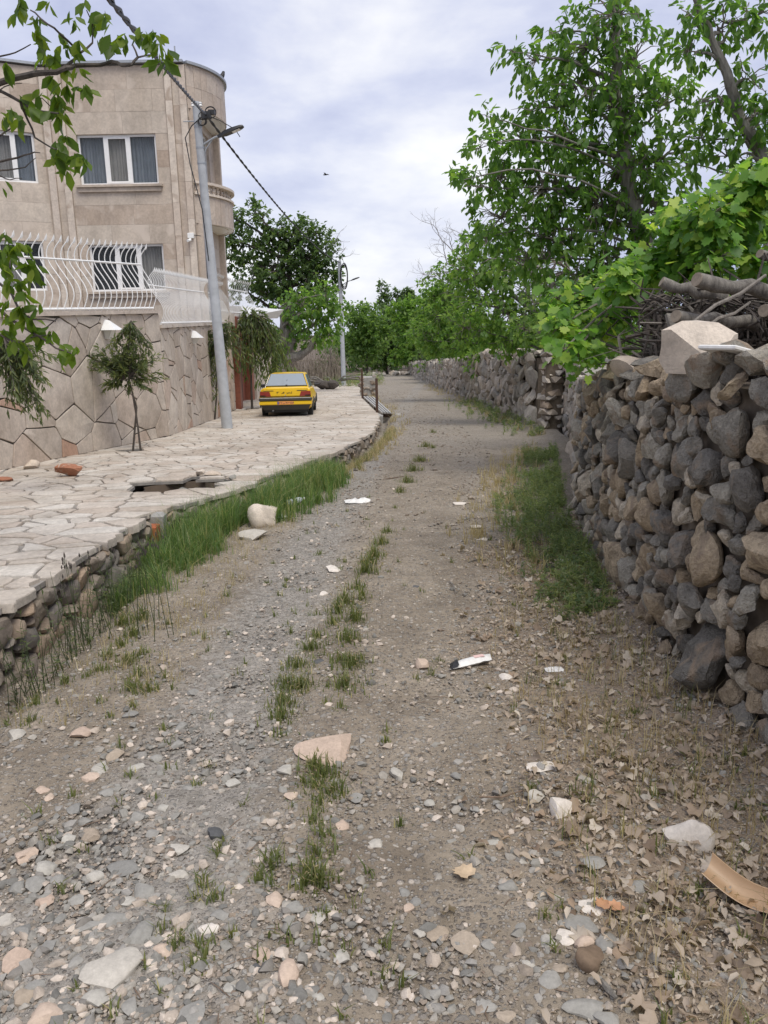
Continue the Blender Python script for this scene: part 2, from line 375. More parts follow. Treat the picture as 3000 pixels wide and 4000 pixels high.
def clip(poly, a, b, c):
    """keep a*x+b*y<=c"""
    out = []; n = len(poly)
    for i in range(n):
        p = poly[i]; q = poly[(i + 1) % n]; dp = a*p[0]+b*p[1]-c; dq = a*q[0]+b*q[1]-c
        if dp <= 0: out.append(p)
        if (dp < 0 < dq) or (dq < 0 < dp):
            t = dp / (dp - dq); out.append((p[0]+(q[0]-p[0])*t, p[1]+(q[1]-p[1])*t))
    return out
def darts(rng, inside, box, classes):
    """classes: (radius, tries); returns points and radii packed without much overlap"""
    P = np.zeros((0, 2)); Rr = np.zeros(0)
    for rad, tries in classes:
        c = np.stack([rng.uniform(box[0], box[2], tries), rng.uniform(box[1], box[3], tries)], -1)
        for q in c:
            r = rad * rng.uniform(0.8, 1.2)
            if not inside(q): continue
            if len(P) and (np.hypot(P[:, 0]-q[0], P[:, 1]-q[1]) < 0.86 * (Rr + r)).any(): continue
            P = np.vstack([P, q]); Rr = np.append(Rr, r)
    return P, Rr
def cells(P, Rr, half=1.5, extra=None, k=22):
    """power-diagram cell polygons; extra(site) -> list of half-planes"""
    out = []
    w = Rr ** 2
    D = (P[:, None, 0]-P[None, :, 0])**2 + (P[:, None, 1]-P[None, :, 1])**2 if len(P) < 3500 else None
    for i, p in enumerate(P):
        d = D[i] if D is not None else (P[:, 0]-p[0])**2 + (P[:, 1]-p[1])**2
        nb = np.argsort(d)[1:k]
        poly = [(p[0]-half, p[1]-half), (p[0]+half, p[1]-half), (p[0]+half, p[1]+half), (p[0]-half, p[1]+half)]
        for j in nb:
            q = P[j]; poly = clip(poly, 2*(q[0]-p[0]), 2*(q[1]-p[1]), q@q - p@p + w[i] - w[j])
            if len(poly) < 3: break
        if len(poly) >= 3 and extra:
            for h in extra(p):
                poly = clip(poly, *h)
                if len(poly) < 3: break
        out.append(poly if len(poly) >= 3 else None)
    return out
def resample(poly, n, rounds=2, keep=0.5):
    p = np.array(poly)
    for _ in range(rounds):
        q = np.roll(p, -1, 0); p = np.stack([p*(1-keep*.5)+q*keep*.5, p*keep*.5+q*(1-keep*.5)], 1).reshape(-1, 2)
    d = np.linalg.norm(np.roll(p, -1, 0) - p, axis=1); s = np.concatenate([[0], np.cumsum(d)])
    t = np.linspace(0, s[-1], n, endpoint=False); pp = np.vstack([p, p[:1]])
    return np.stack([np.interp(t, s, pp[:, 0]), np.interp(t, s, pp[:, 1])], -1)
def angular(poly, rng, bev=.1, jit=.0, extra=1):
    """straight sided outline with slightly broken corners and uneven edges"""
    p = np.array(poly); d = np.linalg.norm(np.roll(p, -1, 0)-p, axis=1); p = p[d > .02] if (d > .02).sum() >= 3 else p
    q = np.roll(p, -1, 0); out = []
    for a, b in zip(p, q):
        for t in [bev] + [bev + (1-2*bev)*(k+1)/(extra+1) for k in range(extra)] + [1-bev]: out.append(a + (b-a)*t + (rng.normal(0, jit, 2) if jit else 0))
    return np.array(out)
def inset(p, g):
    """parallel inset of a convex outline"""
    nxt, prv = np.roll(p, -1, 0), np.roll(p, 1, 0); t = unit(nxt-prv); n = np.stack([-t[:, 1], t[:, 0]], -1)
    c = p.mean(0); s = np.sign(((c-p)*n).sum(1, keepdims=True)); return p + n*s*g
def split_some(rng, polys, prob, min_area):
    """break some outlines in two along a line, so the pattern is less regular"""
    out = []
    for p, c in polys:
        if c is None: continue
        a = np.array(c); x, y = a.T; ar = .5*abs(np.dot(x, np.roll(y, 1)) - np.dot(y, np.roll(x, 1)))
        if ar > min_area and rng.random() < prob:
            m_ = a.mean(0) + rng.normal(0, .12, 2)*np.sqrt(ar); th = rng.choice([0, np.pi/2]) + rng.normal(0, .35); nx, ny = math.cos(th), math.sin(th); k = nx*m_[0]+ny*m_[1]
            q1, q2 = clip([tuple(v) for v in a], nx, ny, k), clip([tuple(v) for v in a], -nx, -ny, -k)
            if len(q1) > 2 and len(q2) > 2: out += [(np.mean(q1, 0), q1), (np.mean(q2, 0), q2)]; continue
        out.append((p, c))
    return out
def shrink(p, g):
    c = p.mean(0); v = p - c; r = np.linalg.norm(v, axis=1, keepdims=True)
    return c + v * np.maximum(0.3, 1 - g / np.maximum(r, 1e-6))
def lump(poly2, rings, rng, amp=0.0, tilt=0.0, freq=6.0, facets=0):
    """rings: (scale, depth) outer to inner; returns (n,3) as (s, t, depth) and faces [quads, tris]"""
    c = poly2.mean(0); n = len(poly2); V = []
    tx, ty = rng.normal(0, tilt, 2); seed = rng.uniform(0, 100, 3)
    for sc, dp in rings:
        q = c + (poly2 - c) * sc
        V.append(np.column_stack([q, np.full(n, dp) + ((q - c) @ np.array([tx, ty]))]))
    V.append(np.array([[c[0], c[1], rings[-1][1] * 1.04]]))
    V = np.vstack(V)
    if facets:                                   # broken faces
        ctr = np.array([c[0], c[1], rings[1][1]]); ext = np.ptp(V, 0)/2
        for _ in range(facets):
            d_ = unit(np.array([rng.normal(), rng.normal(), abs(rng.normal(.5, .6))])); lim = np.abs(d_*ext).sum()*rng.uniform(.45, .72)
            x_ = (V-ctr) @ d_ - lim; V = V - np.where(x_ > 0, x_, 0)[:, None]*d_*.95
    if amp:
        for v in V:
            o = mnoise.noise_vector(Vector((v[0]*freq+seed[0], v[1]*freq+seed[1], v[2]*freq+seed[2])))
            o2 = mnoise.noise_vector(Vector((v[0]*freq*3.1+seed[1], v[1]*freq*3.1+seed[2], v[2]*freq*3.1+seed[0])))
            v += np.array(o) * amp + np.array(o2) * amp * .38
    Q = []; m_ = len(rings)
    for r in range(m_ - 1):
        for i in range(n):
            j = (i + 1) % n; Q.append((r*n+i, r*n+j, (r+1)*n+j, (r+1)*n+i))
    T = [((m_-1)*n+i, (m_-1)*n+(i+1) % n, m_*n) for i in range(n)]
    return V, [np.array(Q), np.array(T)]
class Poly2:
    """a polyline in plan, addressed by its length"""
    def __init__(s, pts):
        s.p = np.array(pts, float); d = np.linalg.norm(np.diff(s.p, axis=0), axis=1); s.s = np.concatenate([[0], np.cumsum(d)]); s.L = s.s[-1]
        t = unit(np.diff(s.p, axis=0)); tv = np.vstack([t[:1], t[:-1] + t[1:], t[-1:]]); s.t = unit(tv)
    def xy(s, q): return np.stack([np.interp(q, s.s, s.p[:, 0]), np.interp(q, s.s, s.p[:, 1])], -1)
    def tan(s, q): return unit(np.stack([np.interp(q, s.s, s.t[:, 0]), np.interp(q, s.s, s.t[:, 1])], -1))
def on_wall(pl, sd, V, z0):
    """(s,t,depth) -> world; depth is to the side sd (+1: left of travel, -1: right); z0(s) ground"""
    xy = pl.xy(V[:, 0]); t = pl.tan(V[:, 0]); n = np.stack([-t[:, 1], t[:, 0]], -1) * sd
    z = V[:, 1] + (z0(V[:, 0]) if callable(z0) else z0)
    return np.column_stack([xy + n * V[:, 2:3], z])
class Batch:
    """many pieces of one kind: the first ones become objects, the rest one joined mesh"""
    def __init__(s): s.items = []
    def add(s, V, F, key): s.items.append((key, V, F))
    def build(s, name, mat, parent, limit=300, stuff_name=None, kind_stuff=True, rng=None, sharp=40, smooth=True):
        it = sorted(s.items, key=lambda a: a[0]); off = np.array(wloc(parent))
        for key, V, F in it[:limit]:
            c = V.mean(0)
            link(name, mesh_np(name, V - c, F, mat, sharp=sharp, smooth=smooth), parent, c - off)
        rest = it[limit:]
        if rest:
            Vs = []; Fs = {}; ti = []; b = 0; r = np.random.default_rng(5)
            for key, V, F in rest:
                Vs.append(V); ti.append(np.full(len(V), r.random()))
                for f in F: Fs.setdefault(f.shape[1], []).append(f + b)
                b += len(V)
            o = part_np(stuff_name or name, np.vstack(Vs), [np.vstack(x) for x in Fs.values()], mat, parent, tint=np.concatenate(ti), sharp=sharp, smooth=smooth)
            o['kind'] = 'stuff'
# rough stones
def ico(sub):
    import bmesh
    bm = bmesh.new(); bmesh.ops.create_icosphere(bm, subdivisions=sub, radius=1)
    V = np.array([v.co[:] for v in bm.verts]); F = np.array([[v.index for v in f.verts] for f in bm.faces]); bm.free(); return V, F
def rock(sub, seed, squash=(1, .75, .5), amp=.35, freq=1.1, cuts=5, fine=0.06):
    r = np.random.default_rng(seed); V, F = ico(sub)
    for _ in range(cuts):                       # broken faces
        d = unit(r.normal(size=3)); h = r.uniform(.4, .8); x = V @ d - h; V = V - np.where(x > 0, x, 0)[:, None] * d * .92
    o = r.uniform(0, 50, 3)
    for v in V:
        n_ = mnoise.noise(Vector(v * freq + o)); n2_ = mnoise.noise(Vector(v * freq * 4 + o)); v *= 1 + amp * n_ + fine * n2_
    V = V * np.array(squash); V[:, 2] -= V[:, 2].min() * 0.0
    return V, F
# leaves
LEAF8 = (np.array([(0,0,0),(.26,-.17,.03),(.62,-.235,.02),(1,0,-.12),(.62,.235,.02),(.26,.17,.03),(.3,0,-.05),(.66,0,-.07)]) , np.array([(0,1,6),(1,2,7),(1,7,6),(2,3,7),(0,6,5),(6,7,4),(6,4,5),(7,3,4)]))
LEAF4 = (np.array([(0,0,0),(.5,-.33,.06),(1,0,-.1),(.5,.33,.06)]), np.array([(0,1,2),(0,2,3)]))
LEAFN = (np.array([(0,0,0),(.45,-.12,.015),(1,0,-.12),(.45,.12,.015)]), np.array([(0,1,2),(0,2,3)]))
def _vine():
    a = [(0,.0),(-.17,-.24),(.0,-.5),(.2,-.44),(.43,-.62),(.54,-.38),(.82,-.38),(.8,-.17),(1.04,0),(.8,.17),(.82,.38),(.54,.38),(.43,.62),(.2,.44),(.0,.5),(-.17,.24)]
    V = [(x, y, .10*abs(y) - .12*max(0, x-.4)) for x, y in a] + [(.35, 0, -.06)]
    return np.array(V), np.array([(i, (i+1) % 16, 16) for i in range(16)])
VINE = _vine()
def leaf_cloud(rng, C, D, per, size, spread, droop, tmpl, jitter=.25):
    """clusters at C (n,3) growing towards D (n,3): per leaflets each -> positions, rotations, sizes"""
    n = len(C); k = per
    base = np.repeat(C, k, 0); dd = np.repeat(unit(D), k, 0)
    d = unit(dd * .55 + rng.normal(0, spread, (n*k, 3)) + np.array([0, 0, -droop]))
    up = unit(np.array([0, 0, 1.0]) + rng.normal(0, .45, (n*k, 3)))
    pos = base + dd * rng.uniform(0, 1, (n*k, 1)) * size * 1.1 + rng.normal(0, size*jitter, (n*k, 3))
    return pos, frames(d, up), size * rng.uniform(.65, 1.25, n*k)
def blades(rng, P, h, w, lean=.35, curl=.5):
    n = len(P); a = rng.random(n)*2*np.pi; d = np.stack([np.cos(a), np.sin(a), 0*a], -1)
    s = np.stack([-d[:, 1], d[:, 0], 0*a], -1) * (w*.5)[:, None]
    l = np.abs(rng.normal(0, lean, n)) * h; up = np.array([0, 0, 1.0])
    m1 = P + d*(l*.3)[:, None] + up*(h*.55)[:, None]; tp = P + d*(l)[:, None]*(1+curl) + up*(h*(1-.25*curl*np.minimum(1, l/h)))[:, None]
    V = np.stack([P-s, P+s, m1-s*.8, m1+s*.8, tp], 1).reshape(-1, 3)
    F = (np.array([(0,1,3),(0,3,2),(2,3,4)])[None] + (np.arange(n)*5)[:, None, None]).reshape(-1, 3)
    return V, F
def join(lists):
    V = []; F = {}; T = []; b = 0
    for v, f, t in lists:
        V.append(v); T.append(t)
        for q in (f if isinstance(f, list) else [f]): F.setdefault(q.shape[1], []).append(q + b)
        b += len(v)
    return np.vstack(V), [np.vstack(x) for x in F.values()], np.concatenate(T)

# ------------------------------------------------------------------ plan of the lane
EDGE_Y = [-2, 4.42, 7.69, 8.2, 9.04, 10.9, 14.0, 17.9, 22.0, 25.9, 29.5, 36.7, 45, 62, 120]
EDGE_X = [-2.25, -2.28, -2.31, -2.1, -1.78, -1.42, -0.72, -0.26, -0.12, -0.08, -0.36, -0.87, -1.25, -1.5, -3]
RW_Y = [-2, 1.2, 3.08, 3.81, 5.2, 7.96, 12, 15.94, 19.2, 28.9, 48, 93, 120]
RW_X = [1.9, 1.72, 1.64, 1.58, 1.68, 1.98, 2.78, 3.58, 3.88, 3.79, 3.55, 3.5, 3.5]
def ex(Y): return np.interp(Y, EDGE_Y, EDGE_X)
def rwx(Y): return np.interp(Y, RW_Y, RW_X)
def fbm(x, y, f, o=0.0):
    return mnoise.fractal(Vector((x*f+o, y*f-o, o*.7)), 1.0, 2.0, 4)
def ditch(d, Y):
    k = np.where(Y < 8.0, .17, .26) * np.clip((31-Y)/4, 0, 1)
    return -k * np.exp(-((d - .14) / .17)**2)
def road_z(X, Y):
    """lane surface without its fine roughness"""
    d = X - ex(Y); w = rwx(Y)
    bank = .10*np.clip((X-(w-.55))/.5, 0, 1)**2
    strip = .025*np.exp(-((X-(-.35+.03*Y))/.22)**2)
    return -KS*Y + ditch(d, Y) + bank + strip + .018*np.sin(X*2.1+Y*.7)*np.cos(Y*1.3)

# ground sheet under everything
def build_ground():
    ys = np.concatenate([np.linspace(-30, 60, 30), np.linspace(66, 140, 10), np.linspace(200, 1500, 8)])
    xs = np.concatenate([np.linspace(-900, -40, 6), np.linspace(-30, 30, 25), np.linspace(40, 900, 6)])
    X, Y = np.meshgrid(xs, ys); Z = -KS*np.minimum(Y, 150) - np.interp(Y, [60, 75], [.42, .06])
    n, m_ = X.shape; V = np.stack([X, Y, Z], -1).reshape(-1, 3)
    i = np.arange(n*m_).reshape(n, m_); F = np.stack([i[:-1, :-1], i[:-1, 1:], i[1:, 1:], i[1:, :-1]], -1).reshape(-1, 4)
    o = link('ground', mesh_np('ground', V, F, M['soil'])); o['kind'] = 'structure'
build_ground()

def road_material():
    m, nt, b = new_mat('dirt_lane')
    v = coords(nt, False)
    ga = nt.nodes.new('ShaderNodeAttribute'); ga.attribute_name = 'gravel'
    la = nt.nodes.new('ShaderNodeAttribute'); la.attribute_name = 'litter'
    nA = noise(nt, v, 2.3, 6, .62); nB = noise(nt, v, 17, 6, .7); nC = noise(nt, v, 130, 3, .7)
    dirt = ramp(nt, nA, [(.25, (.205,.17,.13)), (.5, (.31,.265,.207)), (.75, (.41,.355,.285))])
    dirt = mix(nt, .5, dirt, ramp(nt, nB, [(.3, (.45,.43,.42)), (.7, (1.15,1.12,1.1))]), 'MULTIPLY')
    grey = ramp(nt, nB, [(.28, (.18,.165,.142)), (.55, (.325,.298,.262)), (.8, (.46,.42,.37))])
    f = math_(nt, 'ADD', ga.outputs['Fac'], math_(nt, 'MULTIPLY', math_(nt, 'SUBTRACT', nB, .5), 1.1))
    c = mix(nt, ramp(nt, f, [(.35, (0,0,0)), (.75, (1,1,1))]), dirt, grey)
    lit = ramp(nt, nC, [(.3, (.14,.1,.07)), (.7, (.4,.32,.24))])
    c = mix(nt, math_(nt, 'MULTIPLY', la.outputs['Fac'], .75), c, lit)
    vo = nt.nodes.new('ShaderNodeTexVoronoi'); vo.inputs['Scale'].default_value = 70; nt.links.new(v, vo.inputs['Vector'])
    vo2 = nt.nodes.new('ShaderNodeTexVoronoi'); vo2.inputs['Scale'].default_value = 28; nt.links.new(v, vo2.inputs['Vector'])
    sepa = nt.nodes.new('ShaderNodeSeparateColor'); nt.links.new(vo.outputs['Color'], sepa.inputs[0])
    sepb = nt.nodes.new('ShaderNodeSeparateColor'); nt.links.new(vo2.outputs['Color'], sepb.inputs[0])
    pa = ramp(nt, sepa.outputs[0], [(0, (.12,.1,.085)), (.4, (.24,.215,.185)), (.75, (.34,.32,.29)), (1, (.5,.46,.4))])
    near = ramp(nt, vo.outputs['Distance'], [(.32, (1,1,1)), (.5, (0,0,0))])
    pick = ramp(nt, sepa.outputs[1], [(.28, (0,0,0)), (.32, (1,1,1))])
    k = mix(nt, 1.0, near, pick, 'MULTIPLY'); c = mix(nt, math_(nt, 'MULTIPLY', k, .8), c, pa)
    pb = ramp(nt, sepb.outputs[0], [(0, (.18,.16,.14)), (.5, (.34,.315,.28)), (1, (.56,.5,.43))])
    near2 = ramp(nt, vo2.outputs['Distance'], [(.26, (1,1,1)), (.42, (0,0,0))])
    pick2 = ramp(nt, sepb.outputs[1], [(.52, (0,0,0)), (.56, (1,1,1))])
    k2 = mix(nt, 1.0, near2, pick2, 'MULTIPLY'); c = mix(nt, math_(nt, 'MULTIPLY', k2, .8), c, pb)
    nt.links.new(c, b.inputs['Base Color']); b.inputs['Roughness'].default_value = .95; b.inputs['Specular IOR Level'].default_value = .2
    h = math_(nt, 'ADD', math_(nt, 'MULTIPLY', nB, .9), math_(nt, 'ADD', math_(nt, 'MULTIPLY', k, .35), math_(nt, 'ADD', math_(nt, 'MULTIPLY', k2, .5), math_(nt, 'MULTIPLY', nC, .4))))
    bump(nt, b, h, .9, .02)
    return m
M['road'] = road_material()
def gravel_mask(X, Y):
    """the stony left wheel track and stray bands"""
    c = -.95 + .035*np.minimum(Y, 8) + .07*np.maximum(0, Y-8)
    wv = .42 + .25*np.clip((3.2-Y)/2, 0, 1)
    g = np.exp(-((X-c)/wv)**2) * .95
    g = np.maximum(g, .5*np.exp(-((X-(.55+.07*Y))/.5)**2)*np.clip((Y-2)/3, 0, 1))
    return np.maximum(g, .55*np.clip((Y-9)/8, 0, 1))
def litter_mask(X, Y):
    w = rwx(Y); return np.clip((X-(w-1.25-.12*np.sin(Y*3)))/.5, 0, 1)*np.clip((9-Y)/2, 0, 1)
def build_road():
    ys = np.concatenate([np.linspace(-2, 1.2, 14, endpoint=False), np.geomspace(1.2, 9, 360, endpoint=False), np.geomspace(9, 118, 190)])
    u = np.linspace(0, 1, 170)
    Y = np.repeat(ys[:, None], len(u), 1); L = ex(ys)[:, None] - .06; Rr = rwx(ys)[:, None] + .25
    X = L + (Rr-L)*u[None]; Z = road_z(X, Y)
    n, m_ = X.shape
    for i in range(n):
        amp = .02 if ys[i] < 9 else .012
        for j in range(m_): Z[i, j] += amp*fbm(X[i, j], ys[i], 2.2) + .35*amp*fbm(X[i, j], ys[i], 13, 5)
    V = np.stack([X, Y, Z], -1).reshape(-1, 3)
    i = np.arange(n*m_).reshape(n, m_); F = np.stack([i[:-1, :-1], i[:-1, 1:], i[1:, 1:], i[1:, :-1]], -1).reshape(-1, 4)
    o = link('dirt_road', mesh_np('dirt_road', V, F, M['road'], extra={'gravel': gravel_mask(X, Y).ravel(), 'litter': litter_mask(X, Y).ravel()})); o['kind'] = 'structure'
build_road()
def rzs(X, Y): return road_z(np.asarray(X, float), np.asarray(Y, float)) + 0.0

# ------------------------------------------------------------------ terrace of pale flagstones
GW_Y = [-2, 9.0, 11.62, 17.91, 23, 27.6, 30.25]
GW_X = [-6.4, -6.05, -5.71, -4.89, -5.18, -5.42, -5.58]
def gwx(Y): return np.interp(Y, GW_Y + [30.3, 39, 41, 62], GW_X + [-6.5, -6.5, -6.0, -5.2])
HOLE = on_patio(712, 1893); HRX, HRY = .40, .52
PITS = [(on_patio(530, 1757), .17), (on_patio(985, 1597), .2)]
def in_hole(x, y):
    a = ((x-HOLE.x)/HRX)**2 + ((y-HOLE.y)/HRY)**2 < (1+.16*math.sin(5*math.atan2(y-HOLE.y, x-HOLE.x)))**2
    return a or any((x-p.x)**2+(y-p.y)**2 < r*r for p, r in PITS)
def build_terrace():
    rng = np.random.default_rng(11)
    # stones are laid in a slightly squeezed plan so that far cells grow with distance
    ysc = []
    P = []; Rr = []
    y = -.6
    row = 0
    while y < 62:
        st = .32 if y < 8 else (.35 if y < 20 else .46)
        x0, x1 = gwx(y), ex(y)
        n = max(3, int((x1-x0)/st)); xs = np.linspace(x0, x1, n+1); xs = (xs[1:]+xs[:-1])/2 + (.25*st if row % 2 else -.25*st)
        for x in xs:
            q = (x+rng.uniform(-.47, .47)*st, y+rng.uniform(-.47, .47)*st)
            if gwx(q[1])+.04 < q[0] < ex(q[1])-.05: P.append(q); Rr.append(st*rng.uniform(.15, .62))
        y += st*.88; row += 1
    P = np.array(P); Rr = np.array(Rr)
    def planes(p):
        y = p[1]; out = []
        for f, sgn in ((ex, 1), (gwx, -1)):
            for yy in (y-.25, y+.25):
                xa, xb = float(f(yy-.15)), float(f(yy+.15)); k = (xb-xa)/.3
                # line x = xa + k*(Y-(yy-.15)); keep sgn*(x - line) <= 0
                out.append((sgn*1.0, -sgn*k, sgn*(xa - k*(yy-.15))))
        return out
    C = cells(P, Rr, .6, planes)
    terrace = thing('terrace', None, None, (-3.4, 4.0, 0)); terrace['kind'] = 'structure'
    B = Batch(); bedV = []; bedF = []; nb = 0
    for p, poly in split_some(rng, zip(P, C), .22, .07):
        a = np.array(poly); c = a.mean(0)
        if in_hole(*c) or any(in_hole(*(c + (v_-c)*.62)) for v_ in a): continue
        if p[1] < 1.0: pass
        # mortar bed under the whole cell
        zb = np.array([pz(q[1]) for q in a]) - .014
        k = len(a); bedV += [(q[0], q[1], z) for q, z in zip(a, zb)] + [(q[0], q[1], z-.035) for q, z in zip(a, zb)]
        bedF.append(tuple(nb+i for i in range(k)))
        for i in range(k): bedF.append((nb+i, nb+k+i, nb+k+(i+1) % k, nb+(i+1) % k))
        nb += 2*k
        q = angular(a, rng, .13, .007, 1 if p[1] < 12 else 0); q = inset(q, rng.uniform(.008, .02))
        over = .03 if abs(c[0]-ex(c[1])) < .3 and p[1] < 25 else 0
        q[:, 0] += (over*rng.uniform(-.3, 2.2) + (rng.normal(0, .018, len(q)) if over else 0))*(q[:, 0] > c[0])
        thick = rng.uniform(.035, .065) if over else .03
        V, F = lump(q, [(1, -thick), (1, 0.0), (.975, .008), (.8, .0105)], rng, .004 if p[1] < 9 else .0, .008, 9)
        V = np.column_stack([V[:, 0], V[:, 1], V[:, 2] + np.array([pz(t) for t in V[:, 1]])])
        key = p[1] + (50 if gwx(p[1])+.0 > p[0] else 0) + (60 if p[1] < 3.4 else 0) + (40 if p[0] < -.55*p[1] - .3 else 0)
        B.add(V, F, key)
    B.build('flagstone', M['flag'], terrace, 300, 'flagstone', sharp=30)
    me = bpy.data.meshes.new('mortar_bed'); me.from_pydata([tuple(np.array(v)-np.array((-3.4, 4, 0))) for v in bedV], [], bedF); me.materials.append(M['mortar'])
    link('mortar_bed', me, terrace)
    # pit under the broken-out flagstones
    mb = MB()
    for c, rx, ry, dp in [(HOLE, .49, .63, .26)] + [(p, r+.07, r+.07, .09) for p, r in PITS]:
        n = 28; v = []; f = []
        for r_, z in ((1.0, -.03), (.995, -.07), (.97, -.6*dp), (.6, -dp), (0.02, -dp*.9)):
            for k in range(n):
                a = 2*math.pi*k/n; w = 1+.08*math.sin(5*a)+.05*math.sin(9*a+1)
                x, y = c.x+rx*r_*w*math.cos(a), c.y+ry*r_*w*math.sin(a); v.append((x, y, pz(y)+z-.016))
        for i in range(4):
            for k in range(n): f.append((i*n+k, i*n+(k+1) % n, (i+1)*n+(k+1) % n, (i+1)*n+k))
        mb.add(v, f)
    o = mb.part('pit_lining', M['soil'], terrace)
    return terrace
terrace = build_terrace()

# retaining wall under the terrace edge, down into the ditch
M['old_mortar'] = plain('old_brown_mortar', (.14,.12,.1), .95, var=.4, scale=14, spec=.1, bmp=.8, bd=.03)
def build_retaining():
    rng = np.random.default_rng(21)
    pts = [(float(ex(y))-.03, y) for y in np.concatenate([np.linspace(.3, 8, 24), np.linspace(8.2, 26, 40), np.linspace(27, 60, 20)])]
    pl = Poly2(pts); t = thing('retaining_wall', 'rough mortared stone retaining wall holding up the pale terrace above the ditch', 'retaining wall', (-2.3, 4.4, rz(4.4)))
    # core of mortar
    q = np.linspace(0, pl.L, 140); xy = pl.xy(q); V = []; F = []
    for i, (x, y) in enumerate(xy):
        V += [(x, y, pz(y)-.05), (x-.02, y, rz(y)-.5), (x-.5, y, pz(y)-.11), (x-.5, y, rz(y)-.5)]
        if i:
            a = 4*(i-1); b = 4*i; F += [(a, a+1, b+1, b), (a, b, b+2, a+2), (a+2, b+2, b+3, a+3)]
    mb = MB().add(V, F); mb.part('mortar_core', M['old_mortar'], t, smooth=False)
    L = float(np.interp(26, [p[1] for p in pts], pl.s)); n_in = lambda p: True
    ASP = 1.7; P, Rr = darts(rng, n_in, (0, 0, L/ASP, 1.0), [(.095, 260), (.07, 2500), (.05, 5000), (.034, 5000)])
    C = cells(P, Rr, .4, lambda p: [(1, 0, L/ASP), (-1, 0, 0), (0, 1, 1.0), (0, -1, 0)])
    B = Batch()
    for p, c in zip(P, C):
        if c is None: continue
        y0 = pl.xy(p[0]*ASP)[1]; base = rz(y0)-.35; h = pz(y0)-.055-base
        if p[1] > h: continue
        c = np.array(c)*np.array((ASP, 1)); a = angular(c, rng, .16, .01, 0); a = inset(a, rng.uniform(.002, .014)); a[:, 1] = np.minimum(a[:, 1], h-.005)
        d = rng.uniform(.0, .06)
        V, F = lump(a, [(.97, -.05), (1, d), (.85, d+.02), (.5, d+.03)], rng, .02, .15, 8)
        W = on_wall(pl, -1, V, lambda s: np.array([rz(y)-.35 for y in pl.xy(s)[:, 1]]))
        B.add(W, F, y0)
    B.build('stone', M['ret_rock'], t, 300, 'stone')
    # orange hollow brick broken off at the corner, and its mortar lump
    c = on_patio(640, 2035)
    return t
M['ret_rock'] = stone_mat('mortared_stone', [(0.0, (.19,.17,.15)), (0.25, (.3,.25,.195)), (0.45, (.23,.21,.185)), (0.65, (.35,.265,.19)), (0.85, (.2,.18,.16)), (1.0, (.34,.3,.255))], speck=40, big=7, bd=0.03)
build_retaining()
# ------------------------------------------------------------------ garden wall with flagstone facing
def zA(Y): return 2.07 + (Y - 12.4) * .027
def zB(Y): return 1.90 + (Y - 17.9) * .015
def wall_face(name, pts, ztop, label, cls, seed, aspect, base, coping=True):
    pl = Poly2(pts); rng = np.random.default_rng(seed)
    t = thing(name, label, 'wall', base)
    Ys = lambda s: pl.xy(s)[..., 1]
    gz = lambda s: np.array([pz(y) for y in np.atleast_1d(Ys(np.atleast_1d(s)))])
    q = np.linspace(0, pl.L, max(8, int(pl.L/.5))); xy = pl.xy(q); tn = pl.tan(q); V = []; F = []
    for i, (p, d) in enumerate(zip(xy, tn)):
        n = np.array([-d[1], d[0]]); zt = ztop(p[1]) - .02; zb = pz(p[1]) - .4
        a = p; b = p + n*.28
        V += [(a[0], a[1], zb), (a[0], a[1], zt), (b[0], b[1], zt), (b[0], b[1], zb)]
        if i:
            k, l = 4*(i-1), 4*i; F += [(k, k+1, l+1, l), (k+1, k+2, l+2, l+1), (k+2, k+3, l+3, l+2)]
    l = 4*(len(q)-1); F += [(0, 3, 2, 1), (l, l+1, l+2, l+3)]
    MB().add(V, F).part('joint_bed', M['joint'], t, smooth=False)
    H = max(ztop(y) - pz(y) for y in (pts[0][1], pts[-1][1]))
    P, Rr = darts(rng, lambda p: True, (0, 0, pl.L/aspect, H), cls)
    C = cells(P, Rr, 2.0, lambda p: [(1, 0, pl.L/aspect), (-1, 0, 0), (0, 1, H), (0, -1, 0)])
    B = Batch()
    for p, c in split_some(rng, zip(P, C), .45, .09):
        a = np.array(c); a[:, 0] *= aspect
        hmax = ztop(float(Ys(p[0]*aspect))) - pz(float(Ys(p[0]*aspect))) - .01
        a = np.array(clip([tuple(x) for x in a], 0, 1, hmax))
        if len(a) < 3: continue
        a = angular(a, rng, .05, .004, 1); a = inset(a, .012)
        d = rng.uniform(.012, .022)
        V, F = lump(a, [(1, -.01), (1, d), (.975, d+.005)], rng)
        B.add(on_wall(pl, -1, V, gz), F, float(Ys(p[0]*aspect)))
    B.build('flagstone', M['cladstone'], t, 300, 'flagstone', sharp=25)
    if coping:
        mb = MB(); V = []; F = []
        for i, (p, d) in enumerate(zip(xy, tn)):
            n = np.array([-d[1], d[0]]); z = ztop(p[1]); a = p - n*.07; b = p + n*.33
            V += [(a[0], a[1], z-.018), (a[0], a[1], z+.05), (b[0], b[1], z+.05), (b[0], b[1], z-.018)]
            if i:
                k, l = 4*(i-1), 4*i; F += [(k, k+1, l+1, l), (k+1, k+2, l+2, l+1), (k+2, k+3, l+3, l+2), (k+3, k, l, l+3)]
        l = 4*(len(q)-1); F += [(0, 3, 2, 1), (l, l+1, l+2, l+3)]
        mb.add(V, F).part('coping', M['trav_light'], t, smooth=False)
    return t
ptsA = [(float(gwx(y)), y) for y in (8.0, 10, 12, 14, 16, 17.91)]
ptsB = [(float(gwx(y)), y) for y in (17.93, 20, 22, 24, 26, 28, 30.2)]
wall_face('garden_wall', ptsA, zA, 'taller beige crazy paved garden wall under the wide spaced railing, behind the thin sapling', [(.44, 40), (.33, 300), (.22, 900), (.14, 500)], 31, 1.5, (-5.7, 11.6, pz(11.6)))
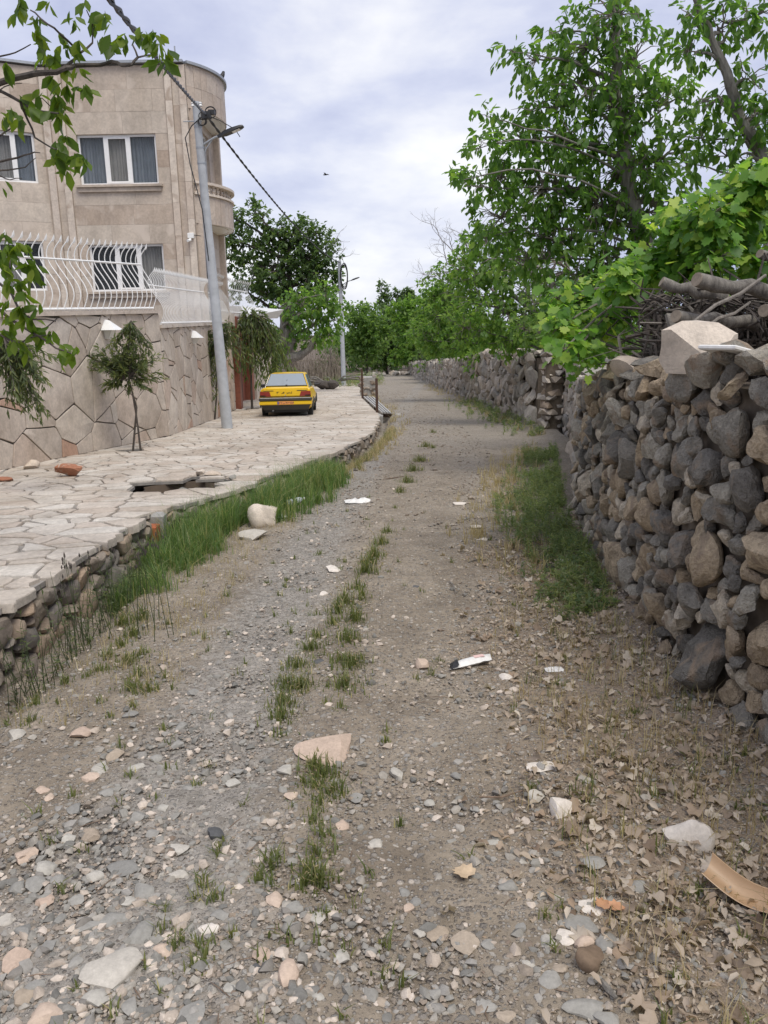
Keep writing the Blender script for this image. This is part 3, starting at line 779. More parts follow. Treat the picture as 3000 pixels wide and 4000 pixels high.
wall_face('garden_wall', ptsB, zB, 'lower length of beige flagstone garden wall running from the step to behind the concrete pole', [(.42, 80), (.31, 400), (.2, 800), (.12, 400)], 32, 1.25, (-5.2, 23, pz(23)))

# railings of wavy white bars
_P = [(0, 0), (.1, .06), (.22, .11), (.35, .085), (.5, -.02), (.64, -.13), (.77, -.185), (.88, -.15), (.96, -.07), (1, -.03)]
def _smooth(P, n):
    P = [P[0]] + list(P) + [P[-1]]; out = []
    for i in range(1, len(P)-2):
        for k in range(n):
            t = k/n; a, b, c, d = (np.array(P[i+j]) for j in (-1, 0, 1, 2)); out.append(tuple(.5*(2*b + (c-a)*t + (2*a-5*b+4*c-d)*t*t + (3*b-a-3*c+d)*t**3)))
    return out + [P[-1]]
PROFILE = _smooth(_P, 3)
def bar_mesh(n=5, rad=.0095, spear=True):
    mb = MB(); pts = [(p, 0, h) for h, p in PROFILE]
    mb.tube(pts, rad, n)
    if spear:
        a = Vector((-.03, 0, 1)); mb.tube([a + Vector((-.012, 0, -.045)), a + Vector((.002, 0, -.005)), a + Vector((.022, 0, .055))], [.007, .022, .001], 5)
    return mb.mesh('bar', M['white'])
BAR = bar_mesh(); BAR_F = bar_mesh(4, .0078, True)
def railing(label, pl, s0, s1, step, zf, h0, h1, mesh, base):
    t = thing('railing', label, 'railing', base)
    bl = wloc(t); n = int((s1-s0)/step)
    rails = {}
    for i in range(n+1):
        s = s0 + step*i; x, y = pl.xy(s); d = pl.tan(s); h = h0 + (h1-h0)*i/n
        o = link('bar', mesh, t, Vector((x, y, zf(y)+.05)) - bl)
        o.rotation_euler = (0, 0, math.atan2(-d[0], d[1]) if False else math.atan2(d[1], d[0]) - math.pi/2); o.scale = (1, 1, h)
        for k, (fr, off) in enumerate(((.03, .02), (.73, -.18))):
            rails.setdefault(k, []).append(Vector((x + d[1]*off, y - d[0]*off, zf(y)+.05+fr*h)))
    for k, p in rails.items():
        MB().tube(p, .02 if k else .028, 4).part('rail', M['white'], t)
    return t
plA, plB = Poly2(ptsA), Poly2(ptsB)
railing('white railing of wide spaced wavy spear bars on the taller garden wall', plA, .3, plA.L-.12, .235, zA, 1.02, 1.30, BAR, (-5.7, 11.6, 2.1))
railing('white railing of close set wavy bars on the lower garden wall beside the concrete pole', plB, .1, plB.L-.1, .175, zB, 1.17, 1.34, BAR_F, (-5.2, 23, 2.0))

# two white wall lanterns
def wall_lantern(px, py, pl, label):
    # point on the wall under this pixel
    best = min(np.linspace(0, pl.L, 300), key=lambda s: abs((Vector((*pl.xy(s), 0)) - Vector((*at(px, py, pl.xy(s)[1])[:2], 0))).length))
    x, y = pl.xy(best); d = pl.tan(best); z = at(px, py, y).z
    t = thing('wall_lantern', label, 'wall lamp', (x, y, z), 'lanterns on the garden wall')
    rot = Matrix.Translation((x, y, z)) @ Matrix.Rotation(math.atan2(d[1], d[0]) - math.pi/2, 4, 'Z')
    w, dp = .19, .30
    v = [(0, -w, 0), (0, w, 0), (dp, w, 0), (dp, -w, 0), (.0, 0, .20), (.10, 0, .17)]
    v = [(0.028, -w, 0), (0.028, w, 0), (dp, w, 0), (dp, -w, 0), (.028, 0, .2), (.12, 0, .18)]
    MB().add([rot @ Vector(p) for p in v], [(0, 1, 2, 3), (3, 2, 5), (0, 3, 5, 4), (2, 1, 4, 5), (1, 0, 4)]).part('shade', M['white'], t, smooth=False)
    v = [(.03, -.1, -.004), (.03, .1, -.004), (.2, .1, -.004), (.2, -.1, -.004), (.03, -.05, -.16), (.03, .05, -.16), (.1, .05, -.16), (.1, -.05, -.16)]
    MB().add([rot @ Vector(p) for p in v], [(0, 1, 2, 3), (7, 6, 5, 4), (0, 4, 5, 1), (1, 5, 6, 2), (2, 6, 7, 3), (3, 7, 4, 0)]).part('glass_bowl', M['lens'], t, smooth=False)
    MB().box(.0, -.15, -.18, .026, .15, .24, rot).part('back_plate', M['trav_light'], t, smooth=False)
wall_lantern(407, 1290, plA, 'white pyramid wall lantern on the taller garden wall above the thin sapling')
wall_lantern(748, 1320, plB, 'white pyramid wall lantern on the lower garden wall next to the concrete pole')

# ------------------------------------------------------------------ house
FY = 25.5
XL, XR = -9.95, -5.6
ZR = at(700, 247, FY).z; ZG = pz(27)
house = thing('house', 'two storey beige stone clad house with a round balcony behind the garden wall', 'house', (-8, 27, ZG))
def plane_fn(o, ux, n):
    o, ux, n = Vector(o), Vector(ux).normalized(), Vector(n).normalized()
    return lambda s, z, d=0.0: o + ux*s + Vector((0, 0, z)) + n*d
wallp = None
def slab_wall(fn, s0, s1, z0, z1, holes, seed, parent, mat='trav', ch=(.42, .62), lw=(.7, 1.9), gap=.004, d=.02):
    """coursed slabs; holes = [(s0,s1,z0,z1)]"""
    r = random.Random(seed); cuts = sorted({z0, z1, *[h[2] for h in holes], *[h[3] for h in holes]})
    zs = []
    for a, b in zip(cuts, cuts[1:]):
        if a < z0 or b > z1: continue
        n = max(1, round((b-a)/r.uniform(*ch))); zs += [(a+(b-a)*k/n, a+(b-a)*(k+1)/n) for k in range(n)]
    for a, b in zs:
        spans = [(s0, s1)]
        for h in holes:
            if h[2] < (a+b)/2 < h[3]:
                spans = [q for (p, q_) in spans for q in (((p, min(q_, h[0])), (max(p, h[1]), q_)) if p < h[0] and q_ > h[1] else ((p, min(q_, h[0])),) if h[0] < q_ and p < h[0] else ((max(p, h[1]), q_),))]
                spans = [(p, q_) for p, q_ in spans if q_-p > .02]
        for p, q_ in spans:
            x = p + 0.0
            while x < q_ - 1e-6:
                w = r.uniform(*lw); e_ = x + w
                if q_ - e_ < lw[0]*.5: e_ = q_
                g = gap/2; dd = d + r.uniform(-.003, .003)
                v = [fn(x+g, a+g, 0), fn(e_-g, a+g, 0), fn(e_-g, b-g, 0), fn(x+g, b-g, 0)] + [fn(x+g, a+g, dd), fn(e_-g, a+g, dd), fn(e_-g, b-g, dd), fn(x+g, b-g, dd)]
                MB().add(v, [(4,5,6,7), (0,1,5,4), (1,2,6,5), (2,3,7,6), (3,0,4,7)]).part('stone_slab', M[mat], parent, smooth=False)
                x = e_
def core(fn, s0, s1, z0, z1, holes, depth, name, mat, parent):
    """solid wall with rectangular openings, built from boxes"""
    mb = MB(); zc = sorted({z0, z1, *[h[2] for h in holes], *[h[3] for h in holes]}); sc = sorted({s0, s1, *[h[0] for h in holes], *[h[1] for h in holes]})
    for a, b in zip(zc, zc[1:]):
        for p, q in zip(sc, sc[1:]):
            if any(h[0] <= (p+q)/2 <= h[1] and h[2] <= (a+b)/2 <= h[3] for h in holes): continue
            v = [fn(p, a, 0), fn(q, a, 0), fn(q, b, 0), fn(p, b, 0), fn(p, a, -depth), fn(q, a, -depth), fn(q, b, -depth), fn(p, b, -depth)]
            f = [(0,1,2,3), (5,4,7,6)]
            def isopen(s, z): return any(h[0] <= s <= h[1] and h[2] <= z <= h[3] for h in holes)
            if isopen(p-.01, (a+b)/2) or p == s0: f.append((4,0,3,7))
            if isopen(q+.01, (a+b)/2) or q == s1: f.append((1,5,6,2))
            if isopen((p+q)/2, a-.01) or a == z0: f.append((4,5,1,0))
            if isopen((p+q)/2, b+.01) or b == z1: f.append((3,2,6,7))
            mb.add(v, f)
    return mb.part(name, M[mat], parent, smooth=False)
def window(fn, s0, s1, z0, z1, fr, curtains, sill=True, room=True):
    """white three light casement set back in its opening; fr = mullion fractions"""
    D = -.07
    mb = MB()
    def bar(a, b, c, d_, f0=D-.05, f1=D):
        v = [fn(a, c, f0), fn(b, c, f0), fn(b, d_, f0), fn(a, d_, f0), fn(a, c, f1), fn(b, c, f1), fn(b, d_, f1), fn(a, d_, f1)]
        mb.add(v, [(3,2,1,0), (4,5,6,7), (0,1,5,4), (1,2,6,5), (2,3,7,6), (3,0,4,7)])
    k = .065; w = s1-s0
    bar(s0, s1, z0, z0+k); bar(s0, s1, z1-k, z1); bar(s0, s0+k, z0+k, z1-k); bar(s1-k, s1, z0+k, z1-k)
    xs = [s0+k] + [s0+w*f for f in fr] + [s1-k]
    for f in fr: bar(s0+w*f-.045, s0+w*f+.045, z0+k, z1-k, D-.05, D+.006)
    win = mb.part('window', M['upvc'], house, smooth=False); win.name = 'window'
    off = wloc(win)
    for i, (a, b) in enumerate(zip(xs, xs[1:])):
        a2 = a + (.045 if i else 0); b2 = b - (.045 if i < len(xs)-2 else 0)
        if i == 1 and len(xs) == 4:                       # opening sash
            sm = MB(); kk = .05
            for (p, q, c, d_) in ((a2, b2, z0+k, z0+k+kk), (a2, b2, z1-k-kk, z1-k), (a2, a2+kk, z0+k+kk, z1-k-kk), (b2-kk, b2, z0+k+kk, z1-k-kk)):
                v = [fn(p, c, D-.03), fn(q, c, D-.03), fn(q, d_, D-.03), fn(p, d_, D-.03), fn(p, c, D+.012), fn(q, c, D+.012), fn(q, d_, D+.012), fn(p, d_, D+.012)]
                sm.add(v, [(4,5,6,7), (0,1,5,4), (1,2,6,5), (2,3,7,6), (3,0,4,7)])
            sm.part('sash', M['upvc'], win, smooth=False)
        v = [fn(a2, z0+k, D-.03), fn(b2, z0+k, D-.03), fn(b2, z1-k, D-.03), fn(a2, z1-k, D-.03), fn(a2, z0+k, D-.038), fn(b2, z0+k, D-.038), fn(b2, z1-k, D-.038), fn(a2, z1-k, D-.038)]
        MB().add(v, [(0,1,2,3), (7,6,5,4)]).part('pane', M['glass'], win, smooth=False)
        if curtains and curtains[i]:
            V = []; F = []; n = max(24, int((b2-a2)/.018)); top, bot = z1-.03, z0+.02
            rr = random.Random(i+int(s0*10)); ph = rr.uniform(0, 6)
            for j in range(n+1):
                s = a2-.03 + (b2-a2+.06)*j/n; dd = D-.16 + .035*math.sin(j*1.25+ph+.8*math.sin(j*.3)) + .012*math.sin(j*2.9)
                V += [fn(s, bot, dd*1.0), fn(s, top, D-.16+(dd-D+.16)*.6)]
                if j: F.append((2*j-2, 2*j, 2*j+1, 2*j-1))
            MB().add(V, F).part('curtain', M[curtains[i]], win, sharp=80)
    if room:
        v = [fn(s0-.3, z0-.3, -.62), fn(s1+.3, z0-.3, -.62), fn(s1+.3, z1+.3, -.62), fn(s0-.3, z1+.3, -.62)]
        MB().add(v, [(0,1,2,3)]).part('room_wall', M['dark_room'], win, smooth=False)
    if sill:
        sm = MB()
        for (p, q, c, d_, f0, f1) in ((s0-.12, s1+.12, z0-.07, z0-.001, -.1, .16), (s0-.07, s1+.07, z0-.2, z0-.075, -.0, .10)):
            v = [fn(p, c, f0), fn(q, c, f0), fn(q, d_, f0), fn(p, d_, f0), fn(p, c, f1), fn(q, c, f1), fn(q, d_, f1), fn(p, d_, f1)]
            sm.add(v, [(3,2,1,0), (4,5,6,7), (0,1,5,4), (1,2,6,5), (2,3,7,6), (3,0,4,7)])
        sm.part('sill', M['trav'], win, smooth=False)
    return win
front = plane_fn((XL, FY, 0), (1, 0, 0), (0, -1, 0))
def fs(px, py): p = at(px, py, FY); return p.x-XL, p.z
us0, uz1 = fs(297, 527); us1, _ = fs(607, 525); _, uz0 = fs(600, 720)
ls0, lz1 = fs(345, 957); ls1, _ = fs(636, 952); _, lz0 = fs(645, 1135)
HF = [(us0, us1, uz0, uz1), (ls0, ls1, lz0, lz1)]
fw = core(front, 0, XR-XL, ZG-.3, ZR-.03, HF, .3, 'front_wall', 'trav', house)
STR = [(.06, .26), (.50, .70), (XR-XL-.62, XR-XL-.42), (XR-XL-.2, XR-XL)]
slab_wall(front, .72, XR-XL-.64, .9, ZR-.06, HF, 3, fw)
slab_wall(front, .27, .49, .9, ZR-.06, [], 4, fw, lw=(.3, .5), ch=(.8, 1.2))
slab_wall(front, XR-XL-.41, XR-XL-.21, .9, ZR-.06, [], 5, fw, lw=(.3, .5), ch=(.8, 1.2))
for i, (a, b) in enumerate(STR): 
    pil = MB().add([front(a, .9, .0), front(b, .9, .0), front(b, ZR-.04, .0), front(a, ZR-.04, .0)], [(0,1,2,3)]).part('pilaster', M['trav_light'], house, smooth=False)
    slab_wall(front, a, b, .9, ZR-.06, [], 6+i, pil, 'trav_light', ch=(.9, 1.3), lw=(.3, .4), d=.075)
window(front, us0, us1, uz0, uz1, (.345, .645), ('curtain', 'curtain_l', 'curtain'))
window(front, ls0, ls1, lz0, lz1, (.36, .67), (None, None, 'curtain_l'))
# angled left wing
wdir = Vector((-.89, -.456, 0)).normalized(); wn_ = Vector((.456, -.89, 0)).normalized()
LW = 5.2
o_w = Vector((XL, FY, 0)) + wdir*LW
wing = plane_fn(o_w, -wdir, wn_)
def ws(px, py):
    d = ray(px, py); o = Vector((0, 0, EYE)); t = (o_w - o).dot(wn_)/d.dot(wn_); p = o + d*t; return (p-o_w).dot(-wdir), p.z
a1, z1_ = ws(-150, 495); a2, _ = ws(130, 520); _, z0_ = ws(130, 715)
b2, y1_ = ws(166, 943); _, y0_ = ws(160, 1135)
HW = [(a1, a2, z0_, z1_), (b2-2.0, b2, y0_, y1_)]
ww = core(wing, 0, LW, ZG-.3, ZR-.03, HW, .3, 'wing_wall', 'trav', house)
slab_wall(wing, 0, LW-.02, .9, ZR-.06, HW, 13, ww)
window(wing, a1, a2, z0_, z1_, (.36, .7), ('curtain', 'curtain_l', 'curtain'), False)
window(wing, b2-2.0, b2, y0_, y1_, (.36, .7), (None, 'curtain_l', None), False)
# side wall towards the lane (behind the balcony) and back of the house
side = plane_fn((XR, FY, 0), (0, 1, 0), (1, 0, 0))
zd0 = at(739, 713, 25.8).z          # top of the balcony rail
zbm = at(756, 875, 25.8).z          # underside of the balcony
zdr = at(719, 431, 25.8).z          # underside of the round parapet above
HS = [(.5, 2.7, zbm+.35, zdr-.25), (.6, 1.7, ZG+.5, zbm-.5)]
sw = core(side, .001, 3.9, ZG-.3, ZR-.035, HS, .3, 'side_wall', 'trav', house)
slab_wall(side, .03, 3.9, .9, ZR-.06, HS, 17, sw, ch=(.5, .7))
window(side, .5, 2.7, zbm+.35, zdr-.25, (.5,), ('curtain', 'curtain_l'), False)
MB().box(XR-.22, FY+.6, ZG+.5, XR-.05, FY+1.7, zbm-.5).part('door', M['black'], house, smooth=False)
MB().box(XL-4.6, FY+3.6, ZG-.3, XR-.003, FY+3.897, ZR-.05).part('rear_wall', M['trav'], house, smooth=False)
rf = MB(); rf.box(XL-.0, FY+.31, ZR-.35, XR-.31, FY+3.59, ZR-.1); rf.part('roof', M['concrete2'], house, smooth=False)
# parapet cap along the roof edge
def capline(pts, w, h, name, mat, inward):
    V = []; F = []
    for i, p in enumerate(pts):
        p = Vector(p); q = Vector(inward[i]) if isinstance(inward, list) else Vector(inward)
        a = p - q*.05; b = p + q*w
        V += [a, a + Vector((0, 0, h)), b + Vector((0, 0, h)), b]
        if i: k, l = 4*i-4, 4*i; F += [(k, l, l+1, k+1), (k+1, l+1, l+2, k+2), (k+2, l+2, l+3, k+3), (k+3, l+3, l, k)]
    l = 4*(len(pts)-1); F += [(0, 1, 2, 3), (l+3, l+2, l+1, l)]
    return MB().add(V, F).part(name, M[mat], house, smooth=False)
capline([(XL, FY-.1, ZR), (XR-.03, FY-.1, ZR)], .4, .07, 'parapet_cap', 'galv', (0, 1, 0))
w0 = o_w + wn_*.06; w1 = Vector((XL, FY, 0)) + wn_*.06
capline([(w0.x, w0.y, ZR+.004), (w1.x, w1.y, ZR+.004)], .4, .07, 'parapet_cap', 'galv', tuple(-wn_))
# rounded bays
AY0, AY1 = FY+.05, FY+3.7
def arc(t, b):
    c = (AY1-AY0)/2; Rr = (c*c+b*b)/(2*b); th = math.asin(min(1, c/Rr)); 
    if b > c: th = math.pi - th
    a = -th + 2*th*t; return Vector((XR + Rr*math.cos(a) - (Rr-b), (AY0+AY1)/2 + Rr*math.sin(a), 0)), Vector((math.cos(a), math.sin(a), 0))
def bay(name, b, z0, z1, cols, rows, mat, thick=.14):
    mb = MB(); n = 26; V = []; F = []
    for i in range(n+1):
        p, d = arc(i/n, b); q = p - d*thick
        V += [p + Vector((0,0,z0)), p + Vector((0,0,z1)), q + Vector((0,0,z1)), q + Vector((0,0,z0))]
        if i: k, l = 4*i-4, 4*i; F += [(k, l, l+1, k+1), (k+1, l+1, l+2, k+2), (k+2, l+2, l+3, k+3)]
    mb.add(V, F)
    bp = mb.part(name, M[mat], house, sharp=40)
    rr = random.Random(cols); r0 = z0
    for j in range(rows):
        za, zb = z0+(z1-z0)*j/rows+.003, z0+(z1-z0)*(j+1)/rows-.003
        for c in range(cols):
            V = []; F = []; g = .0012; dd = .02 + rr.uniform(-.003, .003)
            for i in range(4):
                p, d = arc((c+g*cols + (1-2*g*cols)*i/3)/cols, b)
                V += [p+Vector((0,0,za)), p+Vector((0,0,zb)), p+d*dd+Vector((0,0,za)), p+d*dd+Vector((0,0,zb))]
                if i: k, l = 4*i-4, 4*i; F += [(k+2, l+2, l+3, k+3), (k, l, l+2, k+2), (k+1, k+3, l+3, l+1)]
            F += [(0, 2, 3, 1), (13, 15, 14, 12)]
            MB().add(V, F).part('stone_slab', M['trav_light' if mat == 'trav_light' else 'trav_pale'], bp, smooth=False)
    return bp
M['trav_pale'] = stone_mat('pale_travertine', [(0.0, (.48,.41,.345)), (0.3, (.44,.365,.3)), (0.6, (.52,.45,.385)), (1.0, (.46,.39,.325))], speck=14, big=2.0, bd=0.004, mott=0.35, bs=0.15, streak=((.38,.32,.27), 2.6), rough=0.6)
B1 = at(878, 497, 27.4).x - XR; B2 = at(914, 902, 27.4).x - XR
def soffit(name, b, z, t, mat):
    n = 26; V = []; F = []
    for zz in (z, z+t):
        V += [arc(i/n, b-.01)[0] + Vector((0, 0, zz)) for i in range(n+1)]
    F = [tuple(range(n, -1, -1)), tuple(range(n+1, 2*n+2))] + [(i, i+1, n+2+i, n+1+i) for i in range(n)]
    return MB().add(V, F).part(name, M[mat], house, smooth=False)
bay('round_parapet', B1, zdr, ZR-.0, 15, 2, 'trav_pale'); soffit('ceiling', B1, zdr+.01, .12, 'white')
pr = [arc(i/24, B1) for i in range(25)]
capline([(p+d*.05) + Vector((0, 0, ZR+.0)) for p, d in pr], .3, .075, 'parapet_cap', 'galv', [tuple(-d) for p, d in pr])
zw = at(742, 757, 25.8).z
bal = bay('balcony', B2-.05, zbm, zw-.06, 15, 1, 'trav_pale'); soffit('balcony_floor', B2-.05, zbm+.012, .16, 'white')
pr = [arc(i/24, B2-.05) for i in range(25)]
capline([(p+d*.03) + Vector((0, 0, zw-.058)) for p, d in pr], .22, .06, 'balustrade_base', 'trav_light', [tuple(-d) for p, d in pr])
capline([(p+d*.05) + Vector((0, 0, zd0-.07)) for p, d in pr], .26, .075, 'handrail', 'trav_light', [tuple(-d) for p, d in pr])
hb = zd0-.07-zw-.003
BALU = MB().lathe([(.055, 0), (.055, .04*hb/.4), (.03, .06), (.058, hb*.38), (.05, hb*.5), (.026, hb*.78), (.05, hb-.04), (.05, hb)], n=10).mesh('baluster', M['trav_light'])
for i in range(17):
    p, d = arc((i+.5)/17, B2-.12); link('baluster', BALU, bal, p + Vector((0, 0, zw+.003)) - wloc(bal))
for y, w in ((AY1-.12, .22), (AY0+.12, .12)):
    MB().box(XR-.02+.03, y-w/2, zw-.06, XR+.22, y+w/2, zdr).part('column', M['trav_pale'], house, smooth=False)
    MB().box(XR+.01, y-w/2, ZG, XR+.2, y+w/2, zbm).part('column', M['trav_pale'], house, smooth=False)
# roof aerial, camera and crow
p = at(686, 243, FY+.6); q = at(683, 180, FY+.6)
a_ = MB().tube([(p.x, p.y, ZR-.1), (p.x, p.y, q.z)], .022, 6); a_.lathe([(.05, 0), (.06, .12), (.035, .22), (.035, .3)], (p.x, p.y, ZR-.1), 10)
a_.top('roof_aerial', M['galv'], 'short upright aerial rod on the roof edge of the house', 'aerial')
c = at(745, 922, FY-.12)
t = thing('security_camera', 'white security camera on the stone corner under the round balcony', 'camera', (c.x, FY-.075, c.z))
MB().cbox(c.x-.09, FY-.16, c.z-.07, c.x+.1, FY-.07, c.z+.09, .012).part('junction_box', M['white'], t)
MB().tube([(c.x-.02, FY-.12, c.z-.07), (c.x-.02, FY-.16, c.z-.13), (c.x-.06, FY-.3, c.z-.15)], [.03, .045, .042], 10).part('camera_body', M['white'], t)
MB().tube([(c.x+.09, FY-.1, c.z+.03), (c.x+.3, FY-.1, c.z-.0)], .012, 5).part('bracket', M['black'], t)
def bird(name, label, base, s, fly=False, yaw=0.0):
    t = thing(name, label, 'bird', base); o = Vector(base)
    mt = Matrix.Translation(o) @ Matrix.Rotation(yaw, 4, 'Z') @ Matrix.Scale(s, 4)
    mb = MB()
    if fly:
        mb.tube([mt @ Vector(v) for v in ((-.5, 0, 0), (-.3, 0, .01), (0, 0, .02), (.3, 0, .02), (.42, 0, .03), (.5, 0, .02))], [k*s for k in (.02, .05, .1, .08, .06, .01)], 8); mb.part('body', M['bird'], t)
        for sg in (-1, 1):
            v = [mt @ Vector(v) for v in ((.18, sg*.05, .05), (-.15, sg*.05, .04), (-.1, sg*.5, .2), (.15, sg*.45, .2), (-.15, sg*1.0, .12), (.02, sg*.98, .14))]
            v += [p + Vector((0, 0, .015*s)) for p in v]
            MB().add(v, [(0,1,2,3), (3,2,4,5), (9,8,7,6), (11,10,8,9), (0,3,9,6), (3,5,11,9), (2,1,7,8), (4,2,8,10)]).part('wing', M['bird'], t)
    else:
        mb.tube([mt @ Vector(v) for v in ((-.75, 0, .18), (-.42, 0, .34), (-.1, 0, .55), (.12, 0, .82), (.2, 0, 1.0), (.3, 0, 1.02), (.46, 0, .97))], [k*s for k in (.05, .14, .24, .2, .14, .12, .01)], 9); mb.part('body', M['bird'], t)
        for sg in (-1, 1): MB().tube([mt @ Vector((-.05, sg*.08, .4)), mt @ Vector((0, sg*.08, 0))], .025*s, 5).part('leg', M['bird'], t)
pc, dc = arc(.56, B1)
bird('crow', 'small black bird perched on the rounded roof edge of the house', (pc.x, pc.y, ZR+.075), .3, False, 1.2)
p = at(1273, 683, 45); bird('crow', 'tiny dark bird flying in the open sky above the lane', tuple(p), .34, True, 2.8)

# ------------------------------------------------------------------ gate recess, pillars and the upper railing beyond the pole
def box_thing(name, label, cat, mat, x0, y0, z0, x1, y1, z1, c=.015, group=None):
    mb = MB().cbox(x0, y0, z0, x1, y1, z1, c); return mb.top(name, mat, label, cat, group, ((x0+x1)/2, (y0+y1)/2, z0))
gt = thing('gate_portal', 'red granite gate recess with a white eave between the garden wall and the taxi', 'gate', (-6, 34, pz(34)))
y0 = 30.3
MB().cbox(-5.72, 30.3, pz(30)-.1, -5.38, 30.75, 2.35, .02).part('pillar', M['granite'], gt)
MB().cbox(-6.95, 37.6, pz(38)-.1, -6.1, 38.2, 2.0, .02).part('pillar', M['granite'], gt)
MB().cbox(-6.6, 30.8, pz(33)-.2, -6.42, 37.55, 2.05, .01).part('recess_wall', M['granite'], gt)
MB().cbox(-6.40, 32, pz(33)-.15, -6.36, 36.5, 1.45, .005).part('gate_leaf', M['rust'], gt)
p1, p2 = at(1055, 1195, 35.0), at(1062, 1270, 35.0)
v = [(-6.6, 31.2, 2.36), (-5.1, 31.2, 2.36), (p1.x, 37.4, 2.36), (-6.6, 37.4, 2.36), (-6.6, 31.2, p1.z-.1), (-5.35, 31.2, p1.z-.1), (p1.x+.3, 37.4, p1.z-.1), (-6.6, 37.4, p1.z-.1)]
MB().add(v, [(3,2,1,0), (4,5,6,7), (0,1,5,4), (1,2,6,5), (2,3,7,6), (3,0,4,7)]).part('eave', M['white'], gt, smooth=False)
ptsC = [(-5.45, 27.2), (-5.5, 29), (-5.55, 30.6)]
plC = Poly2(ptsC)
MB().box(-5.75, 27.2, 2.0, -5.42, 30.28, 2.44).part('upstand', M['trav_light'], gt, smooth=False)
railing('short white wavy bar railing above the gate wall beyond the concrete pole', Poly2([(-5.4, 27.2), (-5.5, 30.3), (-5.1, 33.5)]), .05, 6.0, .24, lambda Y: 2.40, 1.22, 1.22, BAR_F, (-5.5, 29, 2.4))
MB().cbox(-6.3, 38.3, pz(40)-.2, -6.0, 44, 1.0, .02).top('garden_wall', M['cladstone'], 'pale flat boundary wall seen past the weeping tree, left of the taxi', 'wall', None, (-6, 40, pz(40)))
# ------------------------------------------------------------------ street poles
def street_pole(label, base, top, r0, r1, arm_dir, arm_h, scale, hs=1.0):
    base, top = Vector(base), Vector(top)
    t = thing('street_lamp', label, 'street lamp', base, 'street lamp poles')
    ax = top - base; n = 10
    pts = [base + ax*(i/n) for i in range(n+1)]; pts[0] = base - ax*.03
    MB().tube(pts, [r0 + (r1-r0)*i/n for i in range(n+1)], 16).part('pole', M['concrete'], t)
    a = Vector(arm_dir).normalized(); up = Vector((0, 0, 1))
    p0 = base + ax*arm_h
    q = [p0, p0 + a*.35*scale + up*.22*scale, p0 + a*.75*scale + up*.42*scale, p0 + a*1.1*scale + up*.5*scale]
    MB().tube(q, .028, 8).part('arm', M['galv'], t)
    MB().tube([base + ax*(arm_h-.045), p0 + a*.3*scale - up*.05*scale, p0 + a*.62*scale + up*.33*scale], .016, 6).part('brace', M['galv'], t)
    # lamp head: flat tapering body
    side = a.cross(up).normalized(); e = q[-1]; d = (a + up*.34).normalized(); nn = side.cross(d).normalized()
    if nn.z < 0: nn = -nn
    prof = [(-.12, .035, .035), (0, .05, .045), (.1, .13, .05), (.35, .155, .045), (.58, .14, .03), (.66, .09, .018)]
    V = []; F = []
    for s, w, h in prof:
        c = e + d*s*hs
        V += [c - side*w*hs - nn*h*.7*hs, c + side*w*hs - nn*h*.7*hs, c + side*w*.8*hs + nn*h*1.3*hs, c - side*w*.8*hs + nn*h*1.3*hs]
    for i in range(len(prof)-1):
        for k in range(4): F.append((i*4+k, i*4+(k+1) % 4, i*4+4+(k+1) % 4, i*4+4+k))
    F += [(3, 2, 1, 0), tuple(len(V)-4+k for k in range(4))]
    head = MB().add(V, F).part('lamp_head', M['black'], t, sharp=50)
    V = [e + d*s*hs + side*w*hs - nn*.036*hs for s, w in ((.32, -.1), (.32, .1), (.55, .09), (.55, -.09))]
    V += [v - nn*.012*hs for v in V]
    MB().add(V, [(0,1,2,3), (7,6,5,4), (0,4,5,1), (1,5,6,2), (2,6,7,3), (3,7,4,0)]).part('lens', M['lens'], head, smooth=False)
    for k in (arm_h, arm_h-.045, arm_h+.06):
        MB().tube([base+ax*k - up*.02, base+ax*k + up*.02], r0+(r1-r0)*k+.008, 14).part('clamp', M['galv'], t)
    return t, top, ax
b1 = on_patio(888, 1674); t1 = at(764, 398, b1.y)
P1, T1, AX1 = street_pole('near concrete street lamp pole standing on the terrace in front of the house', b1, t1, .145, .085, (.95, -.1, 0), .87, .5, .85)
MB().tube([t1 + Vector((-.32, 0, -.42)), t1 + Vector((.12, 0, -.42))], .014, 6).part('crosspiece', M['galv'], P1)
for s in (-1, 1): MB().lathe([(.02, 0), (.045, .02), (.03, .05), (.045, .08), (.02, .1)], t1 + Vector((.03+.09*s, -.05, -.12)), 10).part('insulator', M['white'], P1)
# loops of service wire round the head of the pole
rr = random.Random(4)
def wire_loop(c, r, n=22, turns=1.2, sd=0):
    q = random.Random(sd); a = q.uniform(0, 6); tx = q.uniform(-.6, .6)
    return [c + Vector((r*math.cos(a+2*math.pi*turns*i/n), r*.5*math.sin(a+2*math.pi*turns*i/n)*tx - .1, r*math.sin(a+2*math.pi*turns*i/n))) for i in range(n+1)]
mb = MB()
for i in range(6): mb.tube(wire_loop(t1 + Vector((.22+rr.uniform(-.12, .16), -.03, -.32+rr.uniform(-.16, .1))), rr.uniform(.06, .15), sd=i), .009, 4)
mb.tube([t1 + Vector(v) for v in ((.2, -.08, -.3), (-.1, -.14, -.55), (-.28, -.1, -.8), (-.2, -.13, -1.4), (.02, -.16, -2.4), (.1, -.17, -3.6))], .014, 4)
mb.tube([t1 + Vector(v) for v in ((.2, -.08, -.3), (.55, -.05, -.42), (.9, -.02, -.62), (1.0, 0, -.78))], .01, 4)
mb.box(.14, -.16, -.4, .36, -.04, -.24, Matrix.Translation(t1)); mb.box(.3, -.12, -.3, .45, -.02, -.2, Matrix.Translation(t1))
mb.part('wire_loops', M['black'], P1)
b2 = at(1343, 1495, 57); b2.z = rz(57)+.0; t2 = at(1326, 1018, 57)
